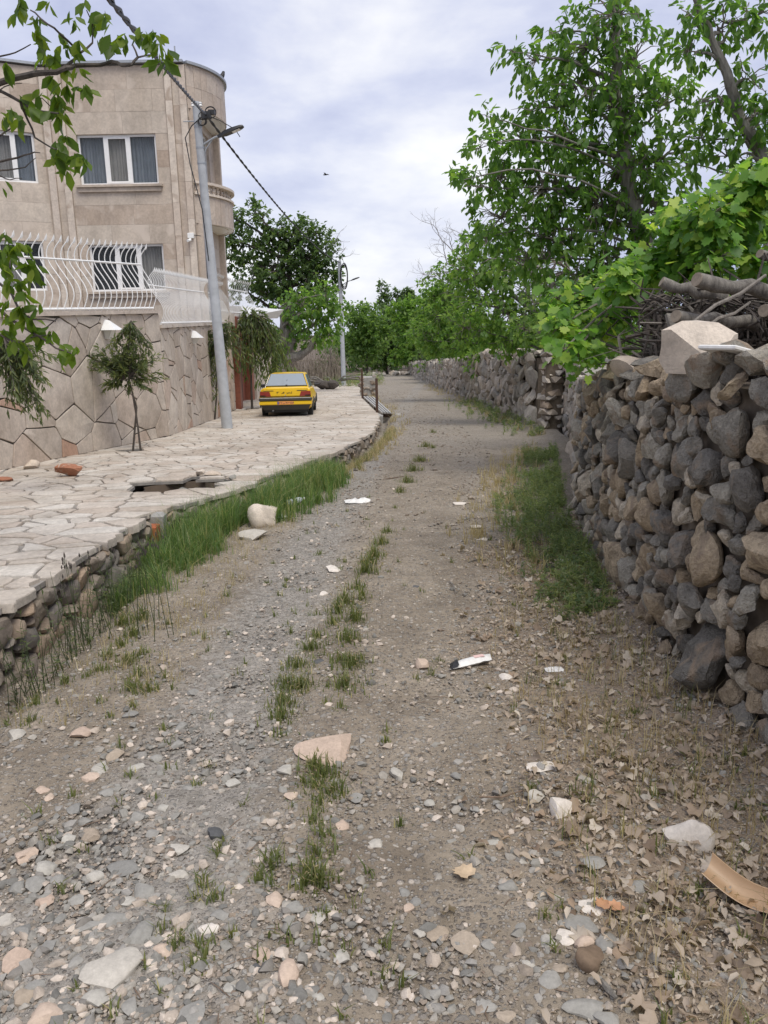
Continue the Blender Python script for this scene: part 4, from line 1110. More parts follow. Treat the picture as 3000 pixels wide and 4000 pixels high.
P2, T2, AX2 = street_pole('far concrete street lamp pole by the mulberry tree with a coil of black cable', b2, t2, .17, .12, (.9, -.2, .0), .80, .8, .8)
mb = MB()
for i in range(9):
    c = t2 + Vector((.28+.05*rr.uniform(-1, 1), -.2-.02*i, -1.05+.1*rr.uniform(-1, 1)))
    mb.tube([c + Vector((.24*math.cos(a), 0, .8*math.sin(a))) for a in np.linspace(0, 2*math.pi, 22)], .014, 4)
mb.part('cable_coil', M['black'], P2)
def sag(a, b, s, n=24): return [Vector(a)*(1-i/n) + Vector(b)*(i/n) - Vector((0, 0, s*4*(i/n)*(1-i/n))) for i in range(n+1)]
pA = t1 + Vector((.24, -.1, -.3)); pB = t2 + Vector((.06, -.12, -.15))
p0 = at(470, 0, 8.5); d0 = pA - p0; pS = p0 - d0*.9
mb = MB()
cab = sag(pS, pA, .0, 40)
for k in range(2): mb.tube([p + Vector((.018*math.cos(i*1.3+3.14*k), 0, .018*math.sin(i*1.3+3.14*k))) for i, p in enumerate(sag(pS, pA, .12, 120))], .017, 5)
for k in range(2): mb.tube([p + Vector((.016*math.cos(i*1.3+3.14*k), 0, .016*math.sin(i*1.3+3.14*k))) for i, p in enumerate(sag(pA, pB, .55, 160))], .02, 5)
mb.top('overhead_cable', M['black'], 'thick black twisted cable strung overhead from pole to pole down the lane', 'cable', None, tuple(pA))

# ------------------------------------------------------------------ yellow taxi seen from behind
CX, CY = -3.08, 25.35; CZ = pz(26.5)
car = thing('parked_taxi', 'yellow saloon taxi with a grey bumper parked facing away on the pale terrace', 'taxi', (CX, CY, CZ))
car.rotation_euler = (-.03, 0, .045)
def cpart(mb, name, mat, parent=None, sharp=35, smooth=True):
    me = mb.mesh(name, M[mat], smooth, sharp); return link(name, me, parent or car)
def loft(st, closed_ends=True):
    """st: list of (y, [(x,z) half profile from bottom centre outwards and up to top centre])"""
    V = []; F = []; n = None
    for y, h in st:
        ring = [(x, y, z) for x, z in h] + [(-x, y, z) for x, z in reversed(h)]
        n = len(ring); V += ring
    for i in range(len(st)-1):
        for k in range(n):
            k2 = (k+1) % n; F.append((i*n+k, i*n+k2, (i+1)*n+k2, (i+1)*n+k))
    if closed_ends: F += [tuple(range(n-1, -1, -1)), tuple((len(st)-1)*n+k for k in range(n))]
    return MB().add(V, F)
def sec(w_low, w_mid, w_top, zb, zm, zt, crown=.02):
    return [(0, zb), (w_low*.9, zb), (w_low, zb+.05), (w_mid, zm-.1), (w_mid, zm), (w_top+.03, zt-.04), (w_top-.04, zt), (w_top*.5, zt+crown), (0, zt+crown*1.2)]
# y grows forward; wheelbase 2.67, length 4.4
body = loft([(.10, sec(.74, .80, .72, .42, .70, .93)), (.16, sec(.78, .84, .75, .32, .68, .955)), (.5, sec(.80, .855, .75, .27, .68, .965)), (.95, sec(.80, .86, .755, .24, .68, .945)),
    (2.2, sec(.80, .86, .76, .22, .66, .92)), (3.0, sec(.80, .86, .755, .22, .66, .90)), (3.6, sec(.79, .85, .73, .24, .64, .86)), (4.15, sec(.76, .81, .68, .28, .6, .76)), (4.33, sec(.7, .74, .62, .34, .56, .70))])
bo = cpart(body, 'body', 'taxi', sharp=28)
# boot lid lip and panel with two slots
lid = MB().cbox(-.70, .055, .70, .70, .12, .925, .018); lo = cpart(lid, 'boot_lid', 'taxi')
cpart(MB().cbox(-.72, .06, .915, .72, .2, .962, .016), 'boot_lip', 'taxi', lo)
for s in (-1, 1): cpart(MB().cbox(-.16+s*.53, .045, .872, .16+s*.53, .065, .893, .004), 'vent_slot', 'black', lo)
cpart(MB().tube([(0, .05, .735), (0, .04, .735)], .018, 10), 'boot_lock', 'chrome', lo)
# tail lamps
for s in (-1, 1):
    v = []
    for y in (.035, .13):
        v += [(s*.815, y+ (.03 if y < .1 else 0), .70), (s*.455, y, .70), (s*.50, y, .855), (s*.805, y+(.03 if y < .1 else 0), .86)]
    mb = MB().add(v, [(0,1,2,3), (7,6,5,4), (0,4,5,1), (1,5,6,2), (2,6,7,3), (3,7,4,0)])
    tl = cpart(mb, 'tail_lamp', 'tail', smooth=False)
    v = [(s*.812, .028+.03, .702), (s*.62, .028, .702), (s*.645, .028, .745), (s*.81, .028+.03, .745)]; v += [(x, y+.012, z) for x, y, z in v]
    cpart(MB().add(v, [(0,1,2,3), (7,6,5,4), (0,4,5,1), (1,5,6,2), (2,6,7,3), (3,7,4,0)]), 'reversing_lens', 'tail_d', tl, smooth=False)
# bumper: dark band, pale strip, yellow apron, grey skirt
bp = cpart(MB().cbox(-.845, -.015, .555, .845, .35, .665, .03), 'bumper', 'bumper')
cpart(MB().cbox(-.80, -.021, .648, .80, -.012, .66, .003), 'bumper_strip', 'litter_white', bp)
cpart(MB().cbox(-.835, .005, .435, .835, .30, .552, .02), 'bumper_apron', 'taxi', bp)
v = [(-.80, .03, .432), (.80, .03, .432), (.80, .3, .432), (-.80, .3, .432), (-.70, .12, .27), (.70, .12, .27), (.72, .3, .27), (-.72, .3, .27)]
cpart(MB().add(v, [(3,2,1,0), (4,5,6,7), (0,4,7,3)[::-1], (0,1,5,4), (1,2,6,5), (2,3,7,6)]), 'bumper_skirt', 'bumper', bp, smooth=False)
# number plate with its characters as raised print
pl = cpart(MB().cbox(-.26, -.012, .447, .26, .004, .545, .004), 'number_plate', 'plate')
cpart(MB().box(-.258, -.0135, .452, -.215, -.0125, .541), 'plate_strip', 'blue', pl, smooth=False)
def strokes(chars, x, z, h, y, w, parent, name, mat):
    G = {'1': [[(.5, 1), (.45, .5), (.55, 0)]], '2': [[(.2, 1), (.25, .5), (.3, 0)], [(.2, .8), (.45, .72), (.7, .82), (.75, 1)]],
         '3': [[(.1, 1), (.15, .5), (.2, 0)], [(.1, .82), (.3, .72), (.45, .95)], [(.45, .78), (.65, .72), (.8, 1)]],
         '9': [[(.65, .55), (.35, .55), (.25, .78), (.4, 1), (.62, .95), (.66, .6), (.8, 0)]],
         't': [[(.0, .5), (.05, .25), (.3, .15), (.7, .15), (.95, .25), (1, .5)], [(.35, .62), (.42, .62)], [(.58, .62), (.65, .62)]],
         'l': [[(.5, 1), (.5, .35), (.35, .1), (.05, .1), (.0, .3)]], 's': [[(1, .55), (.92, .25), (.75, .5), (.62, .25), (.48, .5), (.36, .2), (.1, .2), (.0, .45)]],
         'f': [[(1, .5), (.9, .3), (.6, .3), (.6, .6), (.78, .75), (.9, .55), (.6, .32), (.3, .3), (.15, .1), (.0, .0)], [(.74, 1), (.8, 1)]], '|': [[(.5, 1), (.5, 0)]]}
    mb = MB()
    for ch, cw in chars:
        for st in G.get(ch, []):
            mb.tube([(x + p*cw, y, z + q*h) for p, q in st], w, 4)
        x += cw*1.18
    return cpart(mb, name, mat, parent)
strokes([('2', .05), ('2', .05), ('t', .075), ('9', .05), ('2', .05), ('9', .05), ('|', .015), ('1', .03), ('3', .05)], -.205, .464, .062, -.014, .0045, pl, 'plate_characters', 'black')
strokes([('3', .07), (' ', .06), ('f', .09), (' ', .05), ('s', .11), ('l', .06)], -.27, .79, .06, .05, .008, lo, 'boot_lettering', 'black')
# glasshouse
def gsec(w0, z0, w1, z1): return [(0, z0), (w0, z0), (w1, z1-.03), (w1-.06, z1), (0, z1+(.015 if z1 > 1.39 else -.012))]
cab = loft([(.74, gsec(.715, .93, .70, .972)), (1.22, gsec(.735, .92, .575, 1.385)), (1.5, gsec(.74, .90, .585, 1.405)), (2.5, gsec(.74, .90, .59, 1.41)), (2.75, gsec(.74, .9, .575, 1.385)), (3.35, gsec(.72, .88, .68, .93))])
cb = cpart(cab, 'cabin', 'taxi', sharp=25)
def panel(pts, name, mat, parent, th=.008):
    p = [Vector(q) for q in pts]; n = (p[1]-p[0]).cross(p[2]-p[0]).normalized(); c = sum(p, Vector())/len(p)
    if n.dot(c - Vector((0, 2, 1))) < 0: p.reverse(); n = -n
    k = len(p); V = [q + n*th for q in p] + [q - n*.01 for q in p]
    return cpart(MB().add(V, [tuple(range(k))] + [(i, i+k, (i+1) % k+k, (i+1) % k) for i in range(k)]), name, mat, parent, smooth=False)
rw = panel([(-.655, .775, 1.0), (.655, .775, 1.0), (.52, 1.185, 1.365), (-.52, 1.185, 1.365)], 'rear_window', 'carglass', cb, .034)
panel([(-.675, .765, .985), (.675, .765, .985), (.54, 1.2, 1.378), (-.54, 1.2, 1.378)], 'window_seal', 'black', cb, .024)
for s in (-1, 1):
    panel([(s*.733, 1.05, .955), (s*.742, 2.9, .93), (s*.60, 2.55, 1.355), (s*.598, 1.35, 1.34)], 'side_window', 'carglass', cb)
    mir = cpart(MB().cbox(-.10+s*.93, 2.6, .90, .10+s*.93, 2.68, 1.02, .03), 'wing_mirror', 'black')
    for y in (.88, 3.55):
        wh = MB()
        prof = [(.16, .085), (.21, .09), (.285, .08), (.298, .05), (.298, -.05), (.285, -.08), (.21, -.09), (.16, -.085)]
        Vv = []; Ff = []
        n = 22
        for r_, x_ in prof:
            for k in range(n):
                a = 2*math.pi*k/n; Vv.append((s*.745 + x_, y + r_*math.cos(a), .298 + r_*math.sin(a)))
        for i in range(len(prof)-1):
            for k in range(n): Ff.append((i*n+k, i*n+(k+1) % n, (i+1)*n+(k+1) % n, (i+1)*n+k))
        w_ = cpart(MB().add(Vv, Ff), 'wheel', 'tyre')
        rim = MB(); Vv = []; Ff = []
        for r_, x_ in ((.0, .065), (.05, .07), (.13, .04), (.19, .083)):
            for k in range(n):
                a = 2*math.pi*k/n; q = 1 + (.0 if r_ < .1 else 0); Vv.append((s*(.745 + x_), y + r_*math.cos(a), .298 + r_*math.sin(a)))
        for i in range(3):
            for k in range(n): Ff.append((i*n+k, i*n+(k+1) % n, (i+1)*n+(k+1) % n, (i+1)*n+k))
        cpart(rim.add(Vv, Ff), 'rim', 'rim', w_)
    # dark wheel arch lips
    for y in (.88, 3.55):
        cpart(MB().tube([(s*.858, y+.335*math.cos(a), .30+.335*math.sin(a)) for a in np.linspace(.1, math.pi-.1, 12)], .018, 6), 'wheel_arch', 'bumper')
    cpart(MB().cbox(s*.85-.02, 1.25, .46, s*.85+.025, 3.2, .54, .01), 'side_strip', 'bumper')
cpart(MB().box(-.7, .3, .18, .7, 4.0, .28), 'underbody', 'black', smooth=False)
cpart(MB().tube([(-.42, .15, .25), (-.42, .5, .24)], .028, 8), 'exhaust', 'galv')
cpart(MB().tube([(.02, .95, 1.2), (-.06, .84, 1.08)], .012, 4), 'rear_wiper_lead', 'black', cb)
cpart(MB().cbox(-.03, .7, .955, .03, .76, 1.05, .008), 'boot_antenna_base', 'black', lo)

# ------------------------------------------------------------------ steel footbridge over the ditch with two posts
gb = thing('ditch_bridge', 'grey slatted steel bridge lying across the roadside ditch between two rusty posts', 'footbridge', (-.1, 26, pz(27)))
a0, a1 = on_road(1490, 1616, .06), on_road(1532, 1618, .06); c0, c1 = on_road(1418, 1552, .06), on_road(1462, 1552, .06)
for i in range(4):
    f0, f1 = (i+.10)/4, (i+.70)/4
    p = [a0.lerp(a1, f0), a0.lerp(a1, f1), c0.lerp(c1, f1), c0.lerp(c1, f0)]
    up = Vector((0, 0, .05)); MB().add(p + [q + up for q in p], [(3,2,1,0), (4,5,6,7), (0,1,5,4), (1,2,6,5), (2,3,7,6), (3,0,4,7)]).part('slat', M['greysteel'], gb, smooth=False)
for f in (.02, .33, .66, .97):
    p, q = a0.lerp(c0, f), a1.lerp(c1, f); d = (c0-a0).normalized()*.05
    v = [p - d, q - d, q + d, p + d]; MB().add([x - Vector((0, 0, .004)) for x in v] + [x - Vector((0, 0, .12)) for x in v], [(0,1,2,3), (7,6,5,4), (0,4,5,1), (1,5,6,2), (2,6,7,3), (3,7,4,0)]).part('bearer', M['rust'], gb, smooth=False)
e0, e1 = a0 + Vector((.0, -.1, -.005)), a1 + Vector((.12, -.1, -.005))
mb = MB().box(e0.x-.05, e0.y-.22, rz(26)-.55, e1.x+.05, e0.y-.02, rz(26)-.34); 
for x in (e0.x-.12, e1.x): mb.box(x, e0.y-.3, rz(26)-.5, x+.17, e0.y+.5, rz(26)+.04)
mb.part('abutment', M['concrete2'], gb, smooth=False)
for (px, pyb, pyt, lab) in ((1473, 1612, 1478, 'rusty square steel post at the near end of the ditch bridge'), (1416, 1556, 1442, 'rusty square steel post at the far end of the ditch bridge')):
    p = on_patio(px, pyb); tp = at(px-2, pyt, p.y)
    MB().box(p.x-.045, p.y-.045, p.z-.1, p.x+.045, p.y+.045, tp.z).top('steel_post', M['rust'], lab, 'post', 'posts of the ditch bridge', (p.x, p.y, p.z))
# rough stone pier beside the far post
rg = np.random.default_rng(77)
p = on_road(1440, 1550)
pr_ = thing('stone_pier', 'short rough stone pier at the far end of the ditch bridge', 'pier', (p.x, p.y+.6, p.z))
MB().cbox(p.x-.42, p.y+.3, p.z-.3, p.x+.36, p.y+1.1, p.z+.95, .04).part('pier_core', M['concrete2'], pr_)
for i in range(26):
    V, F = rock(1, 300+i, (.17, .14, .11)); c = np.array((p.x-.4+.76*rg.random(), p.y+.32+.1*rg.random(), p.z+.02+1.0*(i/26)))
    part_np('stone', V + c, F, M['ret_rock'], pr_, sharp=40)

# ------------------------------------------------------------------ loose things on the terrace
RK = {}
def rock_at(name, mat, label, cat, pos, size, seed, yaw=0.0, group=None, squash=(1, .75, .6), sub=2, sink=.25, **k):
    V, F = rock(sub, seed, squash, **k); V = V*np.array(size)/2/np.abs(V).max(0)
    c, s = math.cos(yaw), math.sin(yaw); V = np.column_stack([V[:, 0]*c - V[:, 1]*s, V[:, 0]*s + V[:, 1]*c, V[:, 2]])
    V[:, 2] -= V[:, 2].min()*(1-2*sink)
    o = link(name, mesh_np(name, V, F, M[mat], sharp=38), None, pos); return tag(o, label, cat, group)
p = on_patio(278, 1862); rock_at('brick_lump', 'brick', 'broken reddish brown brick lump on the terrace near the garden wall', 'brick', p, (.40, .26, .24), 5, .1, sink=.08, cuts=8)
p = on_patio(122, 1832); rock_at('loose_stone', 'pale_rock', 'pointed beige stone lying at the foot of the taller garden wall', 'stone', p, (.26, .2, .17), 6, .3, sink=.1)
p = on_patio(12, 1882); rock_at('loose_stone', 'brick', 'dark brown stone at the very left border of the terrace', 'stone', p, (.26, .2, .09), 8, .3, sink=.1)
p = on_patio(832, 1858); rock_at('loose_stone', 'pale_rock', 'flat tan stone with a pointed end just behind the hole in the terrace', 'stone', p, (.24, .16, .10), 9, .2, sink=.1)
p = on_patio(783, 1855); rock_at('loose_stone', 'pale_rock', 'small blocky pale stone behind the terrace hole, left of the flat tan one', 'stone', p, (.15, .13, .09), 10, .9, sink=.1)
p = on_patio(910, 1872); rock_at('loose_stone', 'pebble', 'small round stone between the terrace hole and the tall grass', 'stone', p, (.13, .1, .08), 11, .9, sink=.1)
q = Vector((HOLE.x+.12, HOLE.y+.30, pz(HOLE.y)-.20))
rock_at('rubble', 'pale_rock', 'pale slab of rubble lying inside the hole in the terrace', 'rubble', q, (.34, .14, .09), 12, .1, sink=.1)
rock_at('rubble', 'pebble', 'grey rubble stone at the left inside the hole in the terrace', 'rubble', q + Vector((-.2, .1, 0)), (.18, .16, .12), 13, .1, sink=.1)
p = on_patio(665, 2000)
c = Vector((float(ex(7.62))+.03, 7.62, pz(7.6)))
t = thing('broken_brick', 'broken orange hollow brick in the end of the retaining wall beside the tall grass', 'brick', (c.x, c.y, c.z-.3))
MB().cbox(c.x-.06, c.y-.18, c.z-.28, c.x+.06, c.y-.04, c.z-.10, .012).part('brick_body', M['orange'], t)
MB().cbox(c.x-.06, c.y-.02, c.z-.36, c.x+.09, c.y+.12, c.z-.012, .03).part('mortar_lump', M['concrete2'], t)
# ------------------------------------------------------------------ dry stone wall, near length
def dry_wall(label, pts, zt, base, cls, seed, z0, thick, npts, rings, name='dry_stone_wall', mat='wall_rock', s_view=0.0, amp=.03, limit=300, half=.6):
    pl = Poly2(pts); rng = np.random.default_rng(seed)
    t = thing(name, label, 'wall', base)
    q = np.linspace(0, pl.L, max(10, int(pl.L/.4))); xy = pl.xy(q); tn = pl.tan(q); V = []; F = []
    for i, (p, d) in enumerate(zip(xy, tn)):
        n = np.array([d[1], -d[0]]); y = p[1]; zb = z0(y)-.2; z1 = zt(y)-.13
        a = p + n*.06; b = p + n*thick
        V += [(a[0], a[1], zb), (a[0]+.0, a[1], z1), (b[0], b[1], z1), (b[0], b[1], zb)]
        if i:
            k, l = 4*i-4, 4*i; F += [(k, l, l+1, k+1), (k+1, l+1, l+2, k+2), (k+2, l+2, l+3, k+3)]
    l = 4*(len(q)-1); F += [(0, 1, 2, 3), (l+3, l+2, l+1, l)]
    MB().add(V, F).part('wall_core', M['core'], t, smooth=False)
    H = max(zt(y)-z0(y) for y in np.linspace(pts[0][1], pts[-1][1], 30)) + .02
    P, Rr = darts(rng, lambda p: True, (0, -.08, pl.L, H), cls)
    C = cells(P, Rr, half, lambda p: [(1, 0, pl.L), (-1, 0, .05), (0, -1, .1)], 24)
    B = Batch()
    ys = lambda s: pl.xy(np.atleast_1d(s))[:, 1]
    for p, r, c in zip(P, Rr, C):
        if c is None: continue
        y = float(ys(p[0])[0]); h = zt(y) - z0(y)
        if p[1] > h - r*.35: continue
        a = resample(c, npts, 2, .34); a[:, 1] = np.minimum(a[:, 1], h + .02)
        a = shrink(a, rng.uniform(.0, .010)*(1 if r > .06 else .5)); sz = np.ptp(a, 0).mean()
        d = rng.uniform(-.015, .05)
        V_, F_ = lump(a, [(sc, dp*sz*.62 + d - .03) for sc, dp in rings], rng, amp*sz/.15*.62, .28, 9 if r > .08 else 14, 4 if npts > 8 else 0)
        B.add(on_wall(pl, 1, V_, lambda s: np.array([z0(yy) for yy in pl.xy(s)[:, 1]])), F_, (-r if s_view == 0 else abs(y-s_view)))
    # capping stones, loosely laid on top
    s = 0.0; k = 0
    while s < pl.L:
        L_ = rng.uniform(.18, .42)*(cls[0][0]/.13)**.6; y = float(ys(s)[0]); x = float(pl.xy(s)[0]); d = pl.tan(s); n = np.array([d[1], -d[0]])
        for off in (.02, .26):
            sub = 2 if y < 9 else 1
            V_, F_ = rock(sub, int(seed*1000+k), (1, .8, .55), cuts=8); sz = np.array((L_*rng.uniform(.8, 1.1), rng.uniform(.2, .32), rng.uniform(.08, .15)))
            V_ = V_*sz/2/np.abs(V_).max(0); a_ = math.atan2(d[1], d[0]) + rng.normal(0, .3); cc, ss = math.cos(a_), math.sin(a_)
            V_ = np.column_stack([V_[:, 0]*cc - V_[:, 1]*ss, V_[:, 0]*ss + V_[:, 1]*cc, V_[:, 2]])
            W = V_ + np.array((x+n[0]*(off+.06), y+n[1]*(off+.06), zt(y)+rng.uniform(-.05, .03)))
            B.add(W, [F_], -.5 if (off < .1 and s_view == 0) else (abs(y-s_view) if s_view else 0)); k += 1
        s += L_*.82
    B.build('stone', M[mat], t, limit, 'stone', sharp=36)
    return t, pl
M['core'] = plain('clay_wall_core', (.14, .115, .09), 0.95, var=0.3, spec=0.1)
NY = [1.15, 3.1, 3.81, 5.2, 6.5, 7.96]
near_pts = [(float(rwx(y)), y) for y in (1.3, 2.2, 3.1, 3.8, 4.4, 5.2, 6.4, 7.2, 8.02)]
def ztN(y): return float(np.interp(y, [1.2, 3.0, 3.9, 5.5, 8.2], [1.70, 1.66, 1.57, 1.46, 1.20])) + .03*math.sin(y*5.1)
dry_wall('near length of tall dry stone wall of grey and brown river boulders under the grapevine', near_pts, ztN, (1.66, 5, rz(5)),
    [(.145, 14), (.105, 130), (.076, 900), (.054, 2600), (.036, 2600)], 41, lambda y: rz(y)+.06, .55, 14,
    [(.72, -.30), (.93, -.13), (1.0, .05), (.95, .22), (.78, .36), (.42, .45)], amp=.030)
# pale receding length between the near wall and the pillar
mid_pts = [(2.12, 8.38), (2.66, 10.6), (3.25, 13), (3.9, 15.9), (4.3, 18.6)]
dry_wall('pale clay bedded stone wall set back between the near wall and the stone pillar', mid_pts, lambda y: float(np.interp(y, [8.3, 19], [1.2, 1.2])), (3, 13, rz(13)),
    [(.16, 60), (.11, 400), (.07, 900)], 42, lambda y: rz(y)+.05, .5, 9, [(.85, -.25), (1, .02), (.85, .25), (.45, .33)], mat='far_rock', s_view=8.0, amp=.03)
# end face of the near wall
ed = [(2.62, 8.12), (2.0, 8.06)]
# stacked pillar
pp = on_road(2118, 1683) + Vector((-.2, -.75, .02))
pil = thing('stone_pillar', 'stacked flat stone gate pillar rising above the dry stone wall', 'pillar', (pp.x+.3, pp.y+.3, pp.z))
ztp = at(2106, 1266, 19.3).z; rg = np.random.default_rng(8)
z = pp.z; k = 0
while z < ztp:
    h = rg.uniform(.09, .2); nn = rg.integers(1, 3)
    cuts = [0, 1] if nn == 1 else [0, rg.uniform(.35, .65), 1]
    for a, b in zip(cuts, cuts[1:]):
        V, F = rock(1, 700+k, (1, 1, 1), amp=.22, cuts=3); V = V/np.abs(V).max(0)
        o = rg.normal(0, .03, 2); W = V*np.array(((b-a)*.31, .36, h*.84)) + np.array((pp.x+.05+.56*(a+b)/2+o[0], pp.y+.3+o[1], z+h/2))
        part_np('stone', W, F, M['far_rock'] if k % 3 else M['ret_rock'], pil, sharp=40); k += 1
    z += h
MB().box(pp.x+.12, pp.y+.08, pp.z-.1, pp.x+.5, pp.y+.5, ztp-.15).part('pillar_core', M['core'], pil, smooth=False)
# long far wall
far_pts = [(float(rwx(y)), y) for y in (20.0, 23, 26, 30, 35, 40, 46, 54, 66, 80, 94)]
def ztF(y): return float(np.interp(y, [20, 28, 36, 60, 94], [1.12, .95, .45, -.6, -2.0])) + .07*math.sin(y*1.7)*math.sin(y*.63)
dry_wall('long far stretch of tumbled dry stone wall running to the lane end', far_pts, ztF, (3.8, 29, rz(29)),
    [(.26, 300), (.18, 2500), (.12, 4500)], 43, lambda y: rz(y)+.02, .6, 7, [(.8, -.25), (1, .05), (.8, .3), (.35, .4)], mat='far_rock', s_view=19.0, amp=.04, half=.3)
# big pale boulder and thin white slab on the wall top
p = at(2700, 1385, 4.05)
rock_at('boulder', 'pale_rock', 'large pale pyramid shaped boulder sitting on top of the near stone wall', 'boulder', (p.x+.08, 4.15, ztN(4.1)-.08), (.46, .40, .30), 52, 1.3, sink=.05, cuts=7, fine=.06)
p = at(2820, 1372, 3.8)
mb = MB().cbox(-.17, -.10, 0, .17, .10, .022, .006, Matrix.Translation((p.x+.05, 3.72, p.z-.02)) @ Matrix.Rotation(.5, 4, 'Z') @ Matrix.Rotation(.2, 4, 'Y')); mb.top('stone_slab', M['litter_white'], 'thin broken white marble slab leaning on the pale boulder on the wall', 'slab', None, (p.x+.05, 3.72, p.z-.02))
rock_at('boulder', 'pale_rock', 'long pale tilted boulder on the wall top at the right border', 'boulder', (1.83, 3.3, ztN(3.3)+.06), (.5, .3, .16), 53, 1.75, sink=.1, cuts=6)
rock_at('boulder', 'wall_rock', 'huge smooth blue grey boulder near the top of the stone wall at the right border', 'boulder', (1.72, 3.12, ztN(3.1)-.22), (.42, .34, .26), 57, 1.6, sink=.1, cuts=2, amp=.2)
rock_at('boulder', 'pale_rock', 'long tan boulder lying on the wall top under the grapevine', 'boulder', (1.76, 5.7, ztN(5.7)-.02), (.5, .26, .17), 54, 1.5, sink=.1, cuts=3)

# ------------------------------------------------------------------ woodpile behind the wall
def log(label, p, q, r0, r1, cat='log', group=None, split=0.0):
    p, q = Vector(p), Vector(q); t = thing('log', label, cat, p, group)
    n = 7; pts = [p.lerp(q, i/n) + Vector((0, .012*math.sin(i*1.7), .014*math.sin(i*2.3+1))) for i in range(n+1)]
    MB().tube(pts, [r0+(r1-r0)*i/n + .005*math.sin(i*2.1) for i in range(n+1)], 12, cap=False).part('bark', M['log'], t)
    ax = (pts[0]-pts[1]).normalized(); mb = MB()
    mb.tube([pts[0] + ax*.004, pts[0] - ax*.01], [r0*.97, r0*.99], 12); mb.tube([pts[-1] - ax*.004, pts[-1] + ax*.01], r1*.97, 12)
    mb.part('cut_end', M['logend'], t); return t
log('thick peeled grey log, topmost on the woodpile behind the wall', at(2722, 1100, 4.7), at(3180, 1160, 5.0), .041, .046)
log('grey split log lying low on the woodpile, above the pale boulder', at(2640, 1243, 4.75), at(2960, 1262, 5.2), .036, .04)
log('short bark covered log half hidden by vine leaves on the woodpile', at(2585, 1108, 5.3), at(2830, 1160, 5.2), .034, .04)
log('round log sticking out at the right side of the woodpile', at(2985, 1222, 4.6), at(3220, 1170, 5.0), .036, .04)
log('upper right thin pale plank like pole above the woodpile', at(2968, 998, 5.6), at(3150, 1000, 5.7), .03, .03)
def brush():
    r = random.Random(9); mb = MB(); mbd = MB()
    c0, c1 = at(2480, 1290, 5.6), at(3120, 1300, 5.1)
    for i in range(620):
        f = r.random(); c = c0.lerp(c1, f) + Vector((r.uniform(.0, .6), r.uniform(-.2, .6), r.uniform(-.36, .34)*(.6+.4*f)))
        a = Vector((r.gauss(0, 1), r.gauss(0, 1), r.gauss(0, .42))).normalized(); L_ = r.uniform(.2, .75); w = r.uniform(.004, .014)
        j = [Vector((r.gauss(0, .05), r.gauss(0, .05), r.gauss(0, .05))) for _ in range(4)]
        (mb if r.random() < .12 else mbd).tube([c - a*L_*.5, c - a*L_*.15 + j[0], c + a*L_*.2 + j[1], c + a*L_*.5 + j[2]], [w, w, w*.8, w*.4], 4, cap=False)
    for i in range(90):     # hanging shredded bark and roots
        f = r.random(); c = c0.lerp(c1, f) + Vector((r.uniform(0, .2), r.uniform(-.15, .2), r.uniform(-.2, .15)))
        mbd.tube([c, c + Vector((r.gauss(0, .04), r.gauss(0, .03), -.12)), c + Vector((r.gauss(0, .06), r.gauss(0, .04), -.3))], [.014, .011, .003], 4, cap=False)
    t = thing('brush_pile', 'dark heap of dead twigs and roots behind the near stone wall', 'brush pile', tuple(c0.lerp(c1, .5) - Vector((0, 0, .5))))
    o = mb.part('twigs', M['twig'], t); o['kind'] = 'stuff'; o = mbd.part('dead_roots', M['bark_d'], t); o['kind'] = 'stuff'
    mb = MB()
    for k in range(26):     # stacked butts filling the heap down to the ground
        f = (k+.5)/26; c = c0.lerp(c1, f) + Vector((.35+r.uniform(-.1, .2), r.uniform(0, .4), 0))
        mb.tube([Vector((c.x, c.y, rz(c.y)-.3)), c + Vector((r.uniform(-.08, .08), 0, -.25)), c + Vector((r.uniform(-.1, .1), 0, r.uniform(-.1, .12)))], [.08, .07, .03], 6)
    mb.part('stump_stems', M['bark_d'], t)
    for i, (pa, pb, w, lab) in enumerate((((2655, 1298), (2990, 1075), .011, 'long bare grey stick slanting up across the woodpile, upper of two'), ((2715, 1312), (2930, 1180), .009, 'long bare grey stick slanting up across the woodpile, lower of two'))):
        a, b = at(*pa, 4.45), at(*pb, 4.8); MB().tube([a, a.lerp(b, .4) + Vector((0, 0, .02)), a.lerp(b, .7) - Vector((0, 0, .01)), b], [w*.7, w, w, w*.8], 6).top('stick', M['twig'], lab, 'stick', None, tuple(a))
    a, b = at(2612, 1228, 4.9), at(2640, 1330, 4.8)
    MB().box(-.02, -.012, 0, .02, .012, (a-b).length, Matrix.Translation(b) @ (a-b).to_track_quat('Z', 'Y').to_matrix().to_4x4()).top('lath', M['log'], 'narrow grey lath standing upright beside the split log', 'lath', None, tuple(b))
brush()
# ------------------------------------------------------------------ trees
def leaf_meshes(tmpl, mat, n=1, smooth=True):
    return mesh_np('leaf', tmpl[0], tmpl[1], mat, smooth=smooth)
def put_leaves(t, pos, rot, sc, tmpl, mat, own=300, key=None, fol='foliage', seed=1):
    off = np.array(wloc(t)); me = None
    k = np.argsort(pos[:, 1] if key is None else key)
    own_i, rest = k[:own], k[own:]
    if own:
        me = mesh_np('leaf', tmpl[0], tmpl[1], mat)
        for i in own_i:
            o = link('leaf', me, t); mx = Matrix([list(r) for r in rot[i]]).to_4x4() @ Matrix.Diagonal((sc[i], sc[i], sc[i], 1)); mx.translation = Vector(pos[i]-off); o.matrix_local = mx
    if len(rest):
        rng = np.random.default_rng(seed)
        V, F, ti = scatter(tmpl[0], tmpl[1], pos[rest], rot[rest], sc[rest], rng.random(len(rest)))
        o = part_np(fol, V, F, mat, t, tint=ti); o['kind'] = 'stuff'
def curve3(a, b, c, n=7): return [a*(1-i/n)**2 + b*2*(i/n)*(1-i/n) + c*(i/n)**2 for i in range(n+1)]
